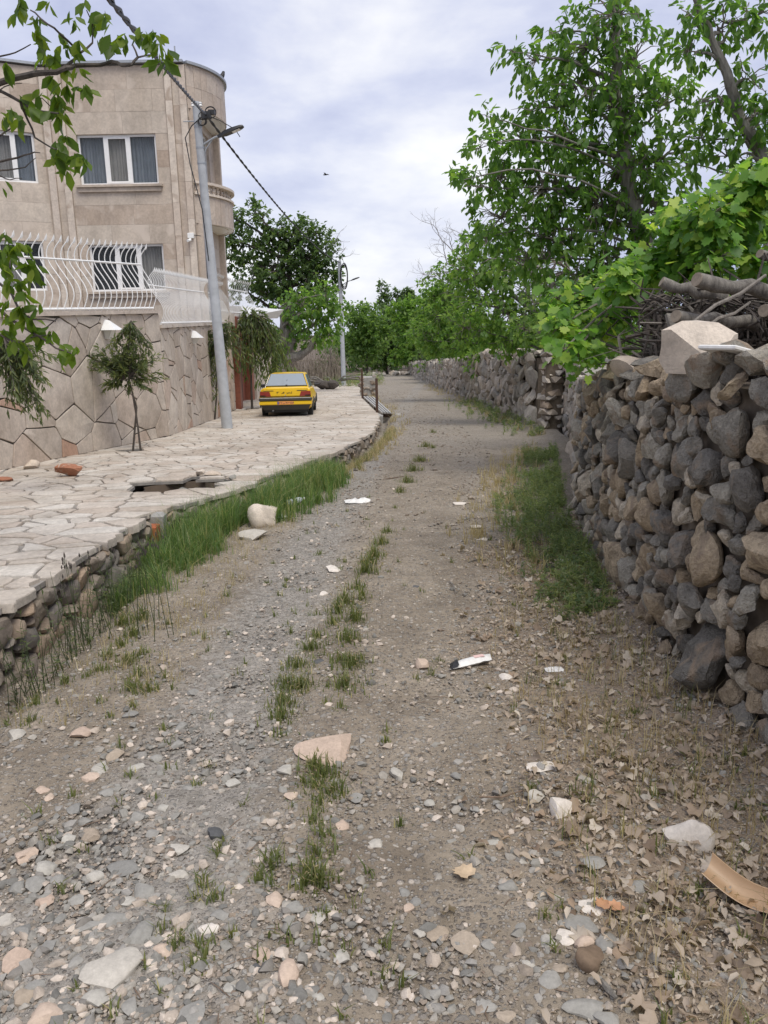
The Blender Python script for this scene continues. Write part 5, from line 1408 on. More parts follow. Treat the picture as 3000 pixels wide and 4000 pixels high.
def in_blob(rng, c, r, n, shell=.45, flat=.85):
    d = unit(rng.normal(size=(n, 3))); u = rng.random(n)**shell
    return np.array(c) + d*u[:, None]*np.array([r, r, r*flat]), d
def tree(label, Y, trunk, tr, blobs, mat, bark='bark', name='tree', cat='tree', per=6, leaf=.13, dens=26, tmpl=None, own=0, spread=.55, droop=.55, base_z=None,
         limb_r=.05, twigs=True, seed=1, gaps=.12, shell=.5, group=None, flat=.85, twig_frac=.5):
    rng = np.random.default_rng(seed); rd = random.Random(seed); tmpl = tmpl or LEAF4
    T = [at(*p[:2], Y + (p[2] if len(p) > 2 else 0)) for p in trunk]
    if T[0].x > 1.5 and Y < 95:                      # rooted in the orchard, behind the wall
        for q in T:
            if q.z < rz(Y) + 2.3: q.x = max(q.x, float(rwx(Y)) + .95)
    if base_z is not None: T = [Vector((T[0].x + (.15 if T[0].x > 1.5 else 0), T[0].y, base_z))] + T
    t = thing(name, label, cat, tuple(T[0]), group)
    fine = [T[0].lerp(T[0], 0)]
    for a, b in zip(T, T[1:]):
        for i in range(1, 5): fine.append(a.lerp(b, i/4) + Vector((rd.gauss(0, 1), rd.gauss(0, 1), 0))*tr*.18)
    wood = MB(); m_ = len(fine)
    wood.tube(fine, [tr*(1.0-.8*i/(m_-1)) * (1.35 if i == 0 else 1) for i in range(m_)], 10)
    tw = MB(); allC = []; allD = []
    for b in blobs:
        px, py, rp = b[:3]; dy = b[3] if len(b) > 3 else 0; k = b[4] if len(b) > 4 else 1
        c = at(px, py, Y+dy); r = rp/3080*(Y+dy)
        # limb from the trunk, leaving it below the crown piece
        cand = [p for p in fine if p.z < c.z - .15*r] or fine[:2]
        s = min(cand, key=lambda p: (p-c).length + .4*abs(p.z - (c.z - .6*(p-c).length)))
        mid = s.lerp(c, .5) + Vector((rd.gauss(0, .12), rd.gauss(0, .12), .12 + rd.gauss(0, .08)))*(s-c).length
        lp = curve3(s, mid, c, 8); lr = max(.012, limb_r*(r/.8)**.5)
        for q in lp[1:-1]: q += Vector((rd.gauss(0, 1), rd.gauss(0, 1), rd.gauss(0, 1)))*r*.05
        wood.tube(lp, [lr*(1-.75*i/8) for i in range(9)], 6, cap=False)
        n = max(5, int(dens*k*r*r*4)); C, D = in_blob(rng, c, r, n, shell, flat)
        if gaps:
            keep = np.array([mnoise.noise(Vector(q)*(1.6/r)+Vector((seed, 0, 0))) > -.55+gaps*2 for q in C]); C, D = C[keep], D[keep]
        if twigs:
            for q, d in zip(C, D):
                if rd.random() > twig_frac: continue
                q = Vector(q); s_ = min(lp[3:], key=lambda p: (p-q).length); mm = s_.lerp(q, .55) + Vector((rd.gauss(0, 1), rd.gauss(0, 1), rd.gauss(.4, 1)))*r*.09
                tw.tube([s_, s_.lerp(mm, .5) + Vector((rd.gauss(0, 1), rd.gauss(0, 1), rd.gauss(0, 1)))*r*.04, mm, q], [lr*.32, lr*.27, lr*.2, lr*.07], 3, cap=False)
        allC.append(C); allD.append(D)
    wood.part('trunk', M[bark], t)
    if twigs: tw.part('twigs', M['twig' if bark != 'bark_d' else 'bark_d'], t)['kind'] = 'stuff'
    C, D = np.vstack(allC), np.vstack(allD)
    pos, rot, sc = leaf_cloud(rng, C, D + np.array([0, 0, .1]), per, leaf, spread, droop, tmpl)
    put_leaves(t, pos, rot, sc, tmpl, M[mat], own, seed=seed)
    return t
W_ = rz
# great walnut over the wall
tree('biggest walnut tree leaning over the near stone wall with dark grey limbs', 11.5, [(2560, 1180), (2500, 900), (2440, 620), (2410, 380), (2395, 120), (2390, -60)], .17,
     [(2400, 60, 150), (2290, 180, 130), (2470, 240, 140), (2250, 340, 150), (2090, 240, 90), (2010, 205, 60), (2400, 420, 160), (2560, 420, 140), (2110, 420, 110), (2050, 550, 130), (2230, 560, 160), (2420, 640, 170), (2580, 620, 140),
      (1900, 455, 55, -1), (1935, 560, 80), (1870, 580, 50, -1), (1960, 690, 120), (1800, 705, 55, -1), (1880, 730, 80), (2130, 740, 170), (2330, 800, 180), (2540, 800, 150), (1960, 850, 120), (2140, 930, 160), (2370, 990, 170), (2250, 1080, 130), (2540, 980, 120), (2060, 1010, 110), (1900, 930, 70), (2330, 1120, 110), (2420, 1150, 90), (2190, 830, 90), (2560, 1120, 80), (2160, 130, 60), (2650, 380, 70)],
     'walnut', per=7, leaf=.128, dens=46, tmpl=LEAF8, own=300, base_z=W_(11.5), limb_r=.045, seed=101, gaps=.12, droop=.8, spread=.5, twig_frac=.8)
tree('second walnut tree behind the grapevine with a pale trunk, at the right border', 10.0, [(3020, 900), (2990, 640), (2880, 430), (2830, 240), (2740, 60), (2700, -80)], .11,
     [(2690, 60, 85), (2690, 200, 90), (2830, 90, 120), (2960, 60, 110), (2930, 300, 120), (2780, 380, 110), (2900, 480, 120), (3010, 420, 110), (2740, 540, 90), (2840, 610, 90), (2990, 620, 80), (2680, 640, 70)],
     'walnut', per=7, leaf=.128, dens=42, tmpl=LEAF8, own=300, base_z=W_(10), limb_r=.04, seed=102, gaps=.12, droop=.7, spread=.5, twig_frac=.8)
# bushy trees behind the long wall
tree('light green bushy tree behind the far wall, next to the stone pillar', 21, [(2010, 1330), (2000, 1150), (1980, 1000)], .12,
     [(1990, 1230, 130), (1880, 1180, 130), (2080, 1130, 110), (1930, 1050, 110), (1820, 1280, 110), (2050, 1010, 90), (1960, 1330, 80), (1900, 950, 90), (1985, 925, 85), (1840, 1010, 80), (2140, 1200, 90), (2090, 1300, 90), (1830, 1090, 90)],
     'bush', per=8, leaf=.14, dens=28, tmpl=LEAF4, own=300, base_z=W_(21), seed=103, gaps=.06, droop=.6)
tree('wide bushy tree with drooping leaves over the long far wall', 33, [(1760, 1380), (1750, 1250), (1770, 1130)], .15,
     [(1740, 1230, 100), (1680, 1300, 80), (1800, 1150, 90), (1700, 1160, 80), (1640, 1330, 55), (1780, 1320, 80), (1850, 1340, 70), (1720, 1360, 50), (1880, 1240, 80), (1770, 1060, 60), (1720, 1090, 55), (1830, 1070, 60)],
     'bush', per=8, leaf=.18, dens=20, tmpl=LEAF4, base_z=W_(33), seed=104, gaps=.06, droop=.55)
tree('bushy tree tangled with dead twigs between the walnut and the stone pillar', 15, [(2230, 1300), (2180, 1180), (2120, 1060)], .09,
     [(2190, 1100, 90), (2080, 1180, 80, 0, .6), (2180, 1230, 80), (2000, 1060, 90, 0, .45), (1910, 1010, 80, 0, .3), (2250, 1000, 90), (2330, 1130, 90), (2130, 1310, 70), (2220, 1340, 60), (2050, 1290, 70), (2380, 1230, 80)],
     'mid_leaf', per=6, leaf=.12, dens=26, tmpl=LEAF4, base_z=W_(15), seed=105, gaps=.1, twig_frac=1)
# dead tree
def bare_tree(label, Y, root, tips, r0, seed, depth=4, name='bare_tree'):
    rd = random.Random(seed); root = at(*root, Y); bx = max(root.x+.2, float(rwx(Y))+1.0) if root.x > 1 else root.x+.2; t = thing(name, label, 'tree', (bx, root.y, rz(Y)))
    mb = MB(); mb.tube([Vector((bx, root.y, rz(Y)-.1)), Vector((bx-.1, root.y, (root.z+rz(Y))/2)), root], [r0*1.6, r0*1.4, r0], 7)
    def grow(p, d, L, r, lev):
        pts = [p]; dd = d.copy()
        for _ in range(4):
            dd = (dd + Vector((rd.gauss(0, .22), rd.gauss(0, .22), rd.gauss(.02, .22)))).normalized(); pts.append(pts[-1] + dd*L/4)
        mb.tube(pts, [r, r*.9, r*.8, r*.68, r*.55], 4, cap=False)
        if lev < depth:
            for k in range(rd.choice((2, 3, 3))):
                q = pts[rd.choice((2, 3, 4))]; e = (dd + Vector((rd.gauss(0, .6), rd.gauss(0, .6), rd.gauss(.05, .5)))).normalized(); grow(q, e, L*rd.uniform(.5, .8), r*.55, lev+1)
    for tx, ty in tips:
        e = at(tx, ty, Y + rd.uniform(-.4, .4)); grow(root, (e-root).normalized(), (e-root).length*.62, r0*.62, 0)
    mb.part('trunk', M['twig'], t); return t
bare_tree('leafless grey tree with fine bare twigs against the sky above the far wall', 24, (1850, 1050), [(1640, 960), (1660, 1060), (1690, 890), (1760, 850), (1830, 880), (1800, 940)], .035, 3)
bare_tree('leafless tangle of dead grey twigs in front of the light green bushy tree', 14, (2230, 1060), [(2000, 850), (1960, 930), (1990, 1000), (1880, 880), (2060, 1080), (2120, 1150), (2100, 900)], .028, 7, 4)
# woods at the end of the lane
FAR = [('dark rounded tree at the lane end, right behind the far lamp pole', 96, (1430, 1400), [(1430, 1250, 70), (1400, 1330, 60), (1470, 1320, 60), (1440, 1380, 50), (1390, 1230, 45)], 'mid_leaf'),
       ('dark dense tree closing the lane end, the middle one', 102, (1510, 1430), [(1500, 1260, 70), (1530, 1340, 70), (1480, 1390, 55), (1550, 1250, 55), (1540, 1400, 45), (1580, 1310, 50)], 'dark_leaf'),
       ('leafy green tree at the lane end where the far wall begins', 88, (1610, 1420), [(1600, 1270, 65), (1640, 1210, 60), (1580, 1360, 45), (1630, 1330, 60), (1670, 1270, 55), (1570, 1210, 45), (1690, 1180, 50), (1560, 1400, 28)], 'bush'),
       ('green tree rising over the far wall, left of the wide bushy tree', 70, (1700, 1400), [(1690, 1240, 70), (1650, 1290, 55), (1740, 1200, 70), (1720, 1320, 60)], 'mid_leaf')]
for i, (lab, Y, tr, bl, mt) in enumerate(FAR):
    tree(lab, Y, [tr, (tr[0]+4, bl[0][1])], .22, bl, mt, 'bark_d', per=9, leaf=.42, dens=9, base_z=W_(Y), seed=120+i, gaps=.03, twigs=False, droop=.35, limb_r=.08)
for i, (px, py, w, h, lab) in enumerate(((1490, 1105, 13, 75, 'tallest narrow poplar top poking above the lane end woods'), (1512, 1125, 11, 55, 'shorter narrow poplar top beside the tallest one'), (1550, 1135, 10, 45, 'narrow poplar top standing alone above the middle of the woods'), (1592, 1130, 20, 40, 'broad poplar top above the right part of the lane end woods'))):
    tree(lab, 118, [(px, 1400), (px, py)], .2, [(px, py+k*h*.35, w*(.5+.25*k)) for k in range(4)] + [(px, 1260, 22), (px, 1340, 26)], 'dark_leaf', 'bark_d', name='poplar', per=8, leaf=.45, dens=12, base_z=W_(118), seed=140+i, gaps=0, twigs=False, limb_r=.05)
# thick wood further back closes the view
def wood_mass():
    rng = np.random.default_rng(60); C = []
    for k in range(60):
        x = rng.uniform(-46, 40); y = rng.uniform(124, 150); r = rng.uniform(2.5, 4.5); h = rng.uniform(1.5, 4.5)
        c, d = in_blob(rng, (x, y, rz(120)+h), r, 130, .4); C.append(c)
    C = np.vstack(C); pos, rot, sc = leaf_cloud(rng, C, rng.normal(size=C.shape), 5, .6, .6, .3, LEAF4)
    V, F, ti = scatter(LEAF4[0], LEAF4[1], pos, rot, sc, rng.random(len(pos)))
    o = link('woods', mesh_np('woods', V, F, M['dark_leaf'], tint=ti)); tag(o, 'dark far off woods closing the view behind the lane', 'woods', None, 'stuff')
wood_mass()
# big dark tree behind the house
tree('large dark elm like tree behind the house and railing, above the mulberry tree', 60, [(1130, 1300), (1135, 1120), (1120, 980)], .42,
     [(905, 850, 45), (1000, 845, 60), (950, 960, 65), (1050, 950, 60), (1150, 930, 70), (1230, 920, 60), (1190, 1010, 80), (1085, 1040, 85), (1270, 1010, 55), (1290, 960, 28), (1235, 1090, 75), (1000, 1060, 70), (1130, 1110, 80), (900, 1010, 45), (1300, 1070, 35), (1050, 1150, 70), (1180, 1180, 70), (1290, 1130, 40), (930, 1120, 50), (1105, 890, 45), (1170, 862, 14), (880, 930, 40)],
     'dark_leaf', 'bark_d', per=9, leaf=.34, dens=10, base_z=W_(60), seed=150, gaps=.12, droop=.3, limb_r=.13, twigs=True, twig_frac=.35)
bare_tree('bare thin branch tips sticking out at the right side of the dark tree', 60, (1270, 990), [(1375, 925), (1340, 1000), (1385, 1025)], .05, 13, 2, 'bare_branch')
# pollarded mulberry beside the far pole
tm = tree('mulberry tree with lopped grey limbs and fresh light leaves behind the taxi', 46, [(1105, 1440), (1110, 1330), (1095, 1220)], .28,
     [(1100, 1190, 45), (1180, 1190, 60), (1260, 1190, 70), (1300, 1250, 45), (1150, 1260, 60), (1220, 1270, 60), (1080, 1280, 45), (1270, 1150, 45), (1310, 1190, 35), (1210, 1330, 40), (1290, 1310, 45), (1120, 1340, 40)],
     'bush', per=7, leaf=.3, dens=12, tmpl=LEAF4, base_z=W_(46), seed=160, gaps=.15, droop=.8, limb_r=.09)
mb = MB()
for pts, r0, r1 in (([(1110, 1400), (1170, 1390), (1210, 1360), (1240, 1310)], .30, .16), ([(1120, 1370), (1150, 1330), (1180, 1310)], .2, .1), ([(1108, 1350), (1125, 1280), (1140, 1235), (1135, 1190)], .22, .13), ([(1100, 1340), (1105, 1260), (1098, 1200)], .2, .12), ([(1135, 1255), (1160, 1240), (1180, 1215)], .13, .09)):
    p = [at(x, y, 46) for x, y in pts]; mb.tube(p, [r0+(r1-r0)*i/(len(p)-1) for i in range(len(p))], 9)
mb.part('lopped_limb', M['bark'], tm)
# fence of dead reeds and brushwood below it
def reed_fence():
    t = thing('reed_fence', 'screen of upright dead reeds and brushwood under the mulberry tree', 'fence', (-4, 58, rz(58))); rd = random.Random(2)
    P0, P1 = at(1120, 1400, 59), at(1330, 1400, 60); mb = MB()
    for i in range(230):
        f = rd.random(); p = P0.lerp(P1, f); y = p.y + rd.uniform(-.3, .3); h = rd.uniform(1.3, 2.9); r = rd.uniform(.012, .03)
        pts = [Vector((p.x, y, rz(y)-.1)), Vector((p.x+rd.gauss(0, .1), y, rz(y)+h*.5)), Vector((p.x+rd.gauss(0, .22), y+rd.gauss(0, .1), rz(y)+h))]
        m_ = mb if i >= 60 else MB(); m_.tube(pts, [r, r*.9, r*.4], 4, cap=False)
        if m_ is not mb: m_.part('reed', M['reed'], t)
    o = mb.part('reed', M['reed'], t); o['kind'] = 'stuff'
    MB().tube([P0 + Vector((0, 0, -.2)), P1 + Vector((0, 0, -.1))], .03, 5).part('crossbar', M['reed'], t)
reed_fence()
def bush(label, x, y, w, h, mat, seed, leaf=.12, n=420, per=7):
    rng = np.random.default_rng(seed); rd = random.Random(seed); b = Vector((x, y, rz(y))); t = thing('bush', label, 'bush', tuple(b)); mb = MB(); C = []; D = []
    for k in range(9):
        c = b + Vector((rd.uniform(-w, w)*.6, rd.uniform(-w, w)*.8, rd.uniform(.35, .95)*h)); mb.tube([b - Vector((0, 0, .1)), b.lerp(c, .5) + Vector((0, 0, .1)), c], [.04, .025, .01], 5, cap=False)
        p, d = in_blob(rng, c, w*.5, n//9, .45, .85); C.append(p); D.append(d)
    mb.part('stems', M['bark_d'], t); C = np.vstack(C); C[:, 2] = np.maximum(C[:, 2], b.z+.15)
    pos, rot, sc = leaf_cloud(rng, C, np.vstack(D), per, leaf, .55, .5, LEAF4); put_leaves(t, pos, rot, sc, LEAF4, M[mat], 0, seed=seed)
bush('dark green bush filling the gap above the wall, right behind the stone pillar', 5.0, 19.5, 1.3, 3.0, 'mid_leaf', 301, .13, 500)
bush('green bush leaning over the far wall just left of the stone pillar', 4.9, 24.5, 1.4, 3.2, 'bush', 302, .15, 520)
bush('rounded green bush over the middle of the far wall', 4.9, 30, 1.5, 3.3, 'bush', 303, .17, 520)
bush('shady green bush over the far wall beyond the rounded one', 4.9, 37, 1.7, 3.5, 'mid_leaf', 304, .19, 520)
bush('dense bush on the far wall where the lane starts to bend away', 5.0, 47, 2.1, 3.9, 'bush', 305, .22, 560)
bush('last bush over the far wall before the lane end woods', 5.2, 60, 2.6, 4.4, 'mid_leaf', 306, .28, 560)
bush('dark bush in the orchard shade behind the clay bedded wall', 4.3, 14.5, 1.1, 2.5, 'mid_leaf', 307, .11, 480)
bush('shady orchard shrub behind the near wall, under the walnut crown', 4.2, 10.5, 1.2, 2.4, 'mid_leaf', 308, .10, 480)
bush('leafy orchard shrub behind the woodpile at the right border', 4.6, 8.2, 1.2, 2.5, 'bush', 309, .10, 480)

# ------------------------------------------------------------------ grapevine over the wall
def vine():
    rng = np.random.default_rng(70); rd = random.Random(70); Y = 6.4
    t = thing('grapevine', 'bright green grapevine sprawling over the top of the near stone wall and woodpile', 'grapevine', tuple(at(2300, 1250, Y) - Vector((0, 0, 1.6))))
    bl = [(2240, 1200, 95), (2190, 1280, 60), (2300, 1290, 90), (2250, 1370, 60), (2330, 1160, 90), (2430, 1110, 90), (2390, 1230, 80), (2180, 1170, 50), (2520, 1060, 90), (2600, 1050, 90), (2700, 1060, 70), (2680, 960, 90), (2760, 860, 110), (2650, 870, 80), (2880, 780, 110), (2970, 860, 110), (2850, 930, 100), (2980, 720, 90), (2800, 1020, 80), (2950, 1010, 70), (2330, 1400, 35), (2200, 1370, 35), (2980, 1060, 60), (2480, 1170, 60)]
    C = []; D = []; mb = MB(); c0 = [at(x, y, Y + rd.uniform(-.5, .8)) for x, y, r in bl]
    main = [at(2250, 1500, 7.0), at(2330, 1300, 6.9), at(2500, 1130, 6.9), at(2720, 980, 7.0), at(2960, 800, 7.0)]
    main[0].x = float(rwx(7)) + .8; main[0].z = rz(7) - .1; main[1].x = max(main[1].x, float(rwx(7)) + .5)
    mb.tube(main, [.05, .045, .04, .03, .02], 7)
    for (px, py, r), c in zip(bl, c0):
        rr_ = r/3080*Y; k = int(74*(r/90)**2); p, d = in_blob(rng, c, rr_, k, .42, .9); d[:, 2] += .3; C.append(p); D.append(d)
        s = min(main[1:], key=lambda q: (q-c).length); mb.tube(curve3(s, s.lerp(c, .5) + Vector((0, 0, .1)), c, 5), [.016, .014, .012, .01, .008, .006], 5, cap=False)
        for q in p[::2]:
            q = Vector(q); mb.tube([c, c.lerp(q, .5) + Vector((0, 0, .03)), q], [.006, .005, .002], 3, cap=False)
    mb.part('vine_stem', M['twig'], t)
    C, D = np.vstack(C), np.vstack(D)
    k = 3; n = len(C)*k; dd = np.repeat(unit(D), k, 0); pos = np.repeat(C, k, 0) + rng.normal(0, .055, (n, 3))
    nor = unit(dd*.7 + np.array([0, -.35, .75]) + rng.normal(0, .4, (n, 3)))        # blades turn their face to the light
    h = unit(np.cross(rng.normal(0, 1, (n, 3)) + np.array([0, 0, .0]), nor)); h[:, 2] -= .35
    rot = frames(h, nor); sc = .075*rng.uniform(.4, 1.3, n)
    put_leaves(t, pos, rot, sc, VINE, M['vine'], 300, key=pos[:, 1] - .8*pos[:, 2], seed=3)
vine()

# ------------------------------------------------------------------ walnut bough hanging in at the upper left
def bough():
    Y = 5.2; rng = np.random.default_rng(80); rd = random.Random(80)
    root = Vector((-4.3, 5.6, pz(5.6)))
    t = thing('walnut_tree', 'walnut tree whose leafy bough hangs in from the left border in front of the house', 'tree', tuple(root))
    mb = MB(); top = at(-700, 500, 5.5); f0 = at(-330, 420, Y)
    mb.tube([root - Vector((0, 0, .1)), root.lerp(top, .5) + Vector((.12, 0, 0)), top], [.16, .12, .08], 9)
    K = 1100/1659
    def br(pts, r0, r1, y=Y, k=K, oy=0):
        p = [at(x*k, y_*k+oy, y + .12*math.sin(i*1.1)) for i, (x, y_) in enumerate(pts)]
        q = []
        for a, b in zip(p, p[1:]): q += [a, a.lerp(b, .5) + Vector((rd.gauss(0, .004), 0, rd.gauss(0, .004)))]
        q.append(p[-1]); mb.tube(q, [r0+(r1-r0)*i/(len(q)-1) for i in range(len(q))], 6, cap=False)
    br([(-420, 640), (-150, 520), (0, 487), (150, 447), (270, 428), (380, 402), (440, 387), (590, 383), (655, 362), (720, 386), (775, 382), (812, 338)], .022, .007)
    br([(812, 338), (780, 262), (800, 222)], .006, .004); br([(812, 338), (870, 325), (930, 320)], .006, .003)
    br([(380, 402), (440, 350), (475, 310), (400, 240), (320, 165), (240, 110), (180, 60)], .010, .004); br([(475, 310), (545, 252), (550, 160), (510, 60)], .007, .003)
    br([(-300, 640), (0, 535), (120, 600), (200, 650), (345, 668)], .014, .004); br([(120, 600), (160, 700), (205, 810), (290, 863), (330, 880)], .008, .004)
    br([(-200, 1000), (0, 952), (100, 930), (180, 905), (235, 900)], .009, .003); br([(-100, 1010), (60, 1000), (150, 985), (210, 930)], .007, .002); br([(-100, 1080), (0, 1035), (60, 1060), (130, 1050)], .006, .002)
    br([(-200, 390), (0, 332), (90, 310), (180, 262)], .006, .003); br([(0, 800), (60, 760), (130, 720)], .006, .003)
    br([(0, 530), (60, 500), (130, 490)], .004, .002); br([(345, 668), (250, 580), (180, 560)], .004, .002)
    oy = 850
    br([(-300, 300), (0, 390), (60, 430), (110, 540), (200, 600), (330, 610)], .012, .004, oy=oy); br([(-200, 480), (0, 545), (130, 640), (230, 700), (330, 770), (420, 800)], .012, .004, oy=oy); br([(60, 300), (50, 200), (60, 130)], .006, .003, oy=oy)
    br([(-200, 620), (0, 690), (120, 740), (200, 700), (300, 690)], .008, .003, oy=oy)
    # main scaffold from the trunk out to the boughs
    for e in (at(-420*K, 640*K, Y), at(-300*K, 640*K, Y), at(-200*K, 1000*K, Y), at(-200*K, 390*K, Y), at(-300*K, 300*K+oy, Y), at(-200*K, 480*K+oy, Y), at(-200*K, 620*K+oy, Y)):
        mb.tube(curve3(top if e.z > 3 else root.lerp(top, .6), (top+e)*.5 + Vector((0, 0, .1)), e, 6), [.06, .05, .045, .04, .032, .026, .02], 6, cap=False)
    mb.part('branches', M['bark_d'], t)
    cl = [(120, 40, 5), (95, 110, 3), (215, 150, 6), (210, 230, 5), (270, 290, 6), (290, 60, 4), (440, 150, 4), (415, 110, 2), (500, 50, 3), (560, 140, 6), (610, 120, 6), (650, 170, 3), (600, 265, 6), (650, 300, 4), (690, 250, 4), (735, 290, 5), (750, 230, 3), (830, 215, 5), (870, 240, 5), (920, 235, 5), (940, 290, 5), (1000, 340, 5), (960, 390, 4), (990, 400, 4), (930, 360, 3), (370, 245, 3), (460, 270, 3), (290, 370, 6), (330, 350, 3), (390, 310, 5), (440, 330, 3), (470, 450, 5), (390, 530, 6), (440, 560, 4), (515, 545, 5), (310, 490, 4), (370, 440, 3),
          (110, 610, 6), (60, 690, 5), (20, 715, 4), (130, 740, 6), (180, 680, 4), (240, 590, 5), (330, 610, 5), (370, 640, 4), (360, 720, 6), (320, 690, 3), (400, 830, 5), (340, 870, 5), (370, 920, 5), (440, 960, 6), (500, 970, 5), (390, 1020, 5), (330, 960, 5), (15, 1115, 3), (20, 420, 3)]
    C = [(x*K, y*K, n) for x, y, n in cl]
    C += [(x*K, y*K+oy, n) for x, y, n in [(40, 120, 4), (60, 190, 7), (20, 240, 6), (110, 190, 6), (170, 205, 4), (90, 290, 3), (170, 300, 6), (205, 330, 5), (190, 380, 6), (120, 420, 8), (60, 400, 6), (150, 470, 5), (40, 520, 6), (120, 560, 8), (170, 620, 8), (60, 620, 7), (220, 560, 5), (250, 730, 6), (200, 690, 6), (300, 700, 4), (340, 855, 2), (420, 830, 6), (440, 800, 3), (380, 790, 3), (20, 700, 7), (90, 760, 6), (150, 800, 5), (30, 330, 6)]]
    pos, rot, sc = [], [], []
    for x, y, n in C:
        c = np.array(at(x, y, Y + rd.uniform(-.12, .12)))
        a = rng.normal(0, 1, (n, 3)); a[:, 2] = -np.abs(a[:, 2])*.8 - .55; a[:, 1] *= .7
        d = unit(a); up = unit(rng.normal(0, .8, (n, 3)) + np.array([0, -.5, .5]))
        pos.append(c + np.array([0, 0, .035]) + rng.normal(0, .012, (n, 3))); rot.append(frames(d, up)); sc.append(.115*rng.uniform(.55, 1.15, n))
    put_leaves(t, np.vstack(pos), np.vstack(rot), np.concatenate(sc), LEAF8, M['walnut_near'], 300, fol='foliage', seed=8)
bough()

# ------------------------------------------------------------------ narrow leaved saplings on the terrace
def sapling(label, stems, spr, mat, leaf, r, seed, droop=.6, hang=0.0, own=120):
    """stems: list of polylines of points; spr: list of (centre, radius, n)"""
    rng = np.random.default_rng(seed); rd = random.Random(seed)
    t = thing('sapling', label, 'sapling', tuple(stems[0][0])); mb = MB()
    for s in stems: mb.tube(s, [r*(1-.55*i/(len(s)-1)) for i in range(len(s))], 6)
    P, Dd = [], []
    tops = [s[-1] for s in stems]
    for c, rad, n in spr:
        s0 = min(tops, key=lambda p: (p-c).length)
        for k in range(n):
            e = c + Vector((rd.gauss(0, rad*1.25), rd.gauss(0, rad), rd.gauss(0, rad*.9)))
            mid = s0.lerp(e, .55) + Vector((rd.gauss(0, .03), rd.gauss(0, .03), .10 if hang else .0))
            e2 = e + Vector((0, 0, -hang*rd.uniform(.4, 1.2)))
            pts = curve3(s0, mid + Vector((0, 0, (.0 if hang == 0 else .12) + hang*.5)), e2, 7); mb.tube(pts, [r*.3*(1-.8*i/7)+.0015 for i in range(8)], 3, cap=False)
            for q, q2 in zip(pts[2:], pts[3:] + [pts[-1] + (pts[-1]-pts[-2])]):
                for _ in range(4):
                    P.append(np.array(q.lerp(q2, rd.random()))); Dd.append(np.array((q2-q).normalized()))
    mb.part('stem', M['bark_d'], t)
    P, Dd = np.array(P), np.array(Dd); n = len(P)
    d = unit(Dd*.7 + rng.normal(0, .45, (n, 3)) + np.array([0, 0, -droop*.4])); up = unit(rng.normal(0, .6, (n, 3)) + np.array([0, -.3, .8]))
    put_leaves(t, P, frames(d, up), leaf*rng.uniform(.6, 1.2, n), LEAFN, M[mat], own, seed=seed)
b = PITS[0][0]; Yb = b.y
A = lambda x, y, dy=0: at(300 + x*550/1622, 1150 + y*750/2212, Yb+dy)
sapling('thin two stemmed sapling with narrow leaves standing before the taller garden wall', [[Vector((b.x-.06, b.y, pz(Yb)-.06)), A(690, 1300), A(640, 1130), A(560, 960)], [Vector((b.x+.1, b.y-.02, pz(Yb)-.06)), A(690, 1420), A(650, 1200), A(600, 940)], [A(600, 960), A(590, 700), A(610, 450), A(625, 300)]],
        [(A(570, 730), .14, 11), (A(500, 650), .12, 7), (A(690, 720), .12, 7), (A(400, 720), .12, 8), (A(300, 820), .12, 7), (A(520, 820), .15, 10), (A(640, 850), .14, 8), (A(480, 920), .15, 8), (A(760, 900), .13, 7), (A(720, 1000), .12, 6), (A(420, 1020), .1, 7), (A(620, 520), .07, 6), (A(630, 350), .05, 4), (A(830, 640), .07, 4), (A(880, 850), .07, 3), (A(430, 560), .08, 5), (A(200, 760), .06, 4)], 'willow_d', .135, .021, 201)
b = PITS[1][0]; Yb2 = b.y-.0
A2 = lambda x, y, dy=0: at(800 + x*900/1659, 750 + y*900/1659, Yb2+dy)
sapling('weeping willow like young tree between the gate pillars and the taxi', [[Vector((b.x, b.y, pz(b.y)-.06)), A2(335, 1400), A2(330, 1150), A2(330, 930)]],
        [(A2(290, 1000), .3, 14), (A2(380, 960), .3, 16), (A2(460, 1010), .3, 16), (A2(520, 1050), .25, 14), (A2(400, 880), .25, 9), (A2(330, 1100), .25, 12), (A2(440, 1120), .25, 12), (A2(250, 1000), .2, 8), (A2(530, 1120), .2, 10), (A2(480, 1200), .2, 8)], 'willow', .26, .05, 202, 1.2, 1.0, 60)
b3 = on_patio(838, 1640); Yb3 = b3.y
A3 = lambda x, y: at(x, y, Yb3)
sapling('slender dark leaved young tree partly hidden by the near concrete pole', [[Vector((b3.x, b3.y, pz(Yb3)-.05)), A3(845, 1560), A3(850, 1400), A3(855, 1330)]],
        [(A3(815, 1290), .16, 9), (A3(810, 1370), .16, 9), (A3(830, 1430), .16, 9), (A3(870, 1300), .18, 10), (A3(900, 1330), .2, 10), (A3(800, 1460), .1, 5), (A3(850, 1500), .1, 5), (A3(895, 1260), .15, 8)], 'willow_d', .19, .03, 203, 1.1, .45, 60)
b4 = Vector((-4.75, 9.0, pz(9.0)))
A4 = lambda x, y: at(x*1100/1659, 850 + y*1100/1659, 9.0)
sapling('dark narrow leaved sapling at the left border before the garden wall', [[b4 - Vector((0, 0, .05)), b4 + Vector((.02, 0, .9)), A4(-60, 850), A4(20, 700)]],
        [(A4(60, 820), .12, 14), (A4(120, 900), .11, 12), (A4(40, 950), .12, 12), (A4(170, 980), .1, 9), (A4(100, 1050), .1, 9), (A4(20, 1060), .1, 8), (A4(230, 1060), .07, 5), (A4(150, 800), .1, 8), (A4(200, 870), .08, 6), (A4(180, 1130), .05, 3)], 'willow_d', .10, .02, 204)
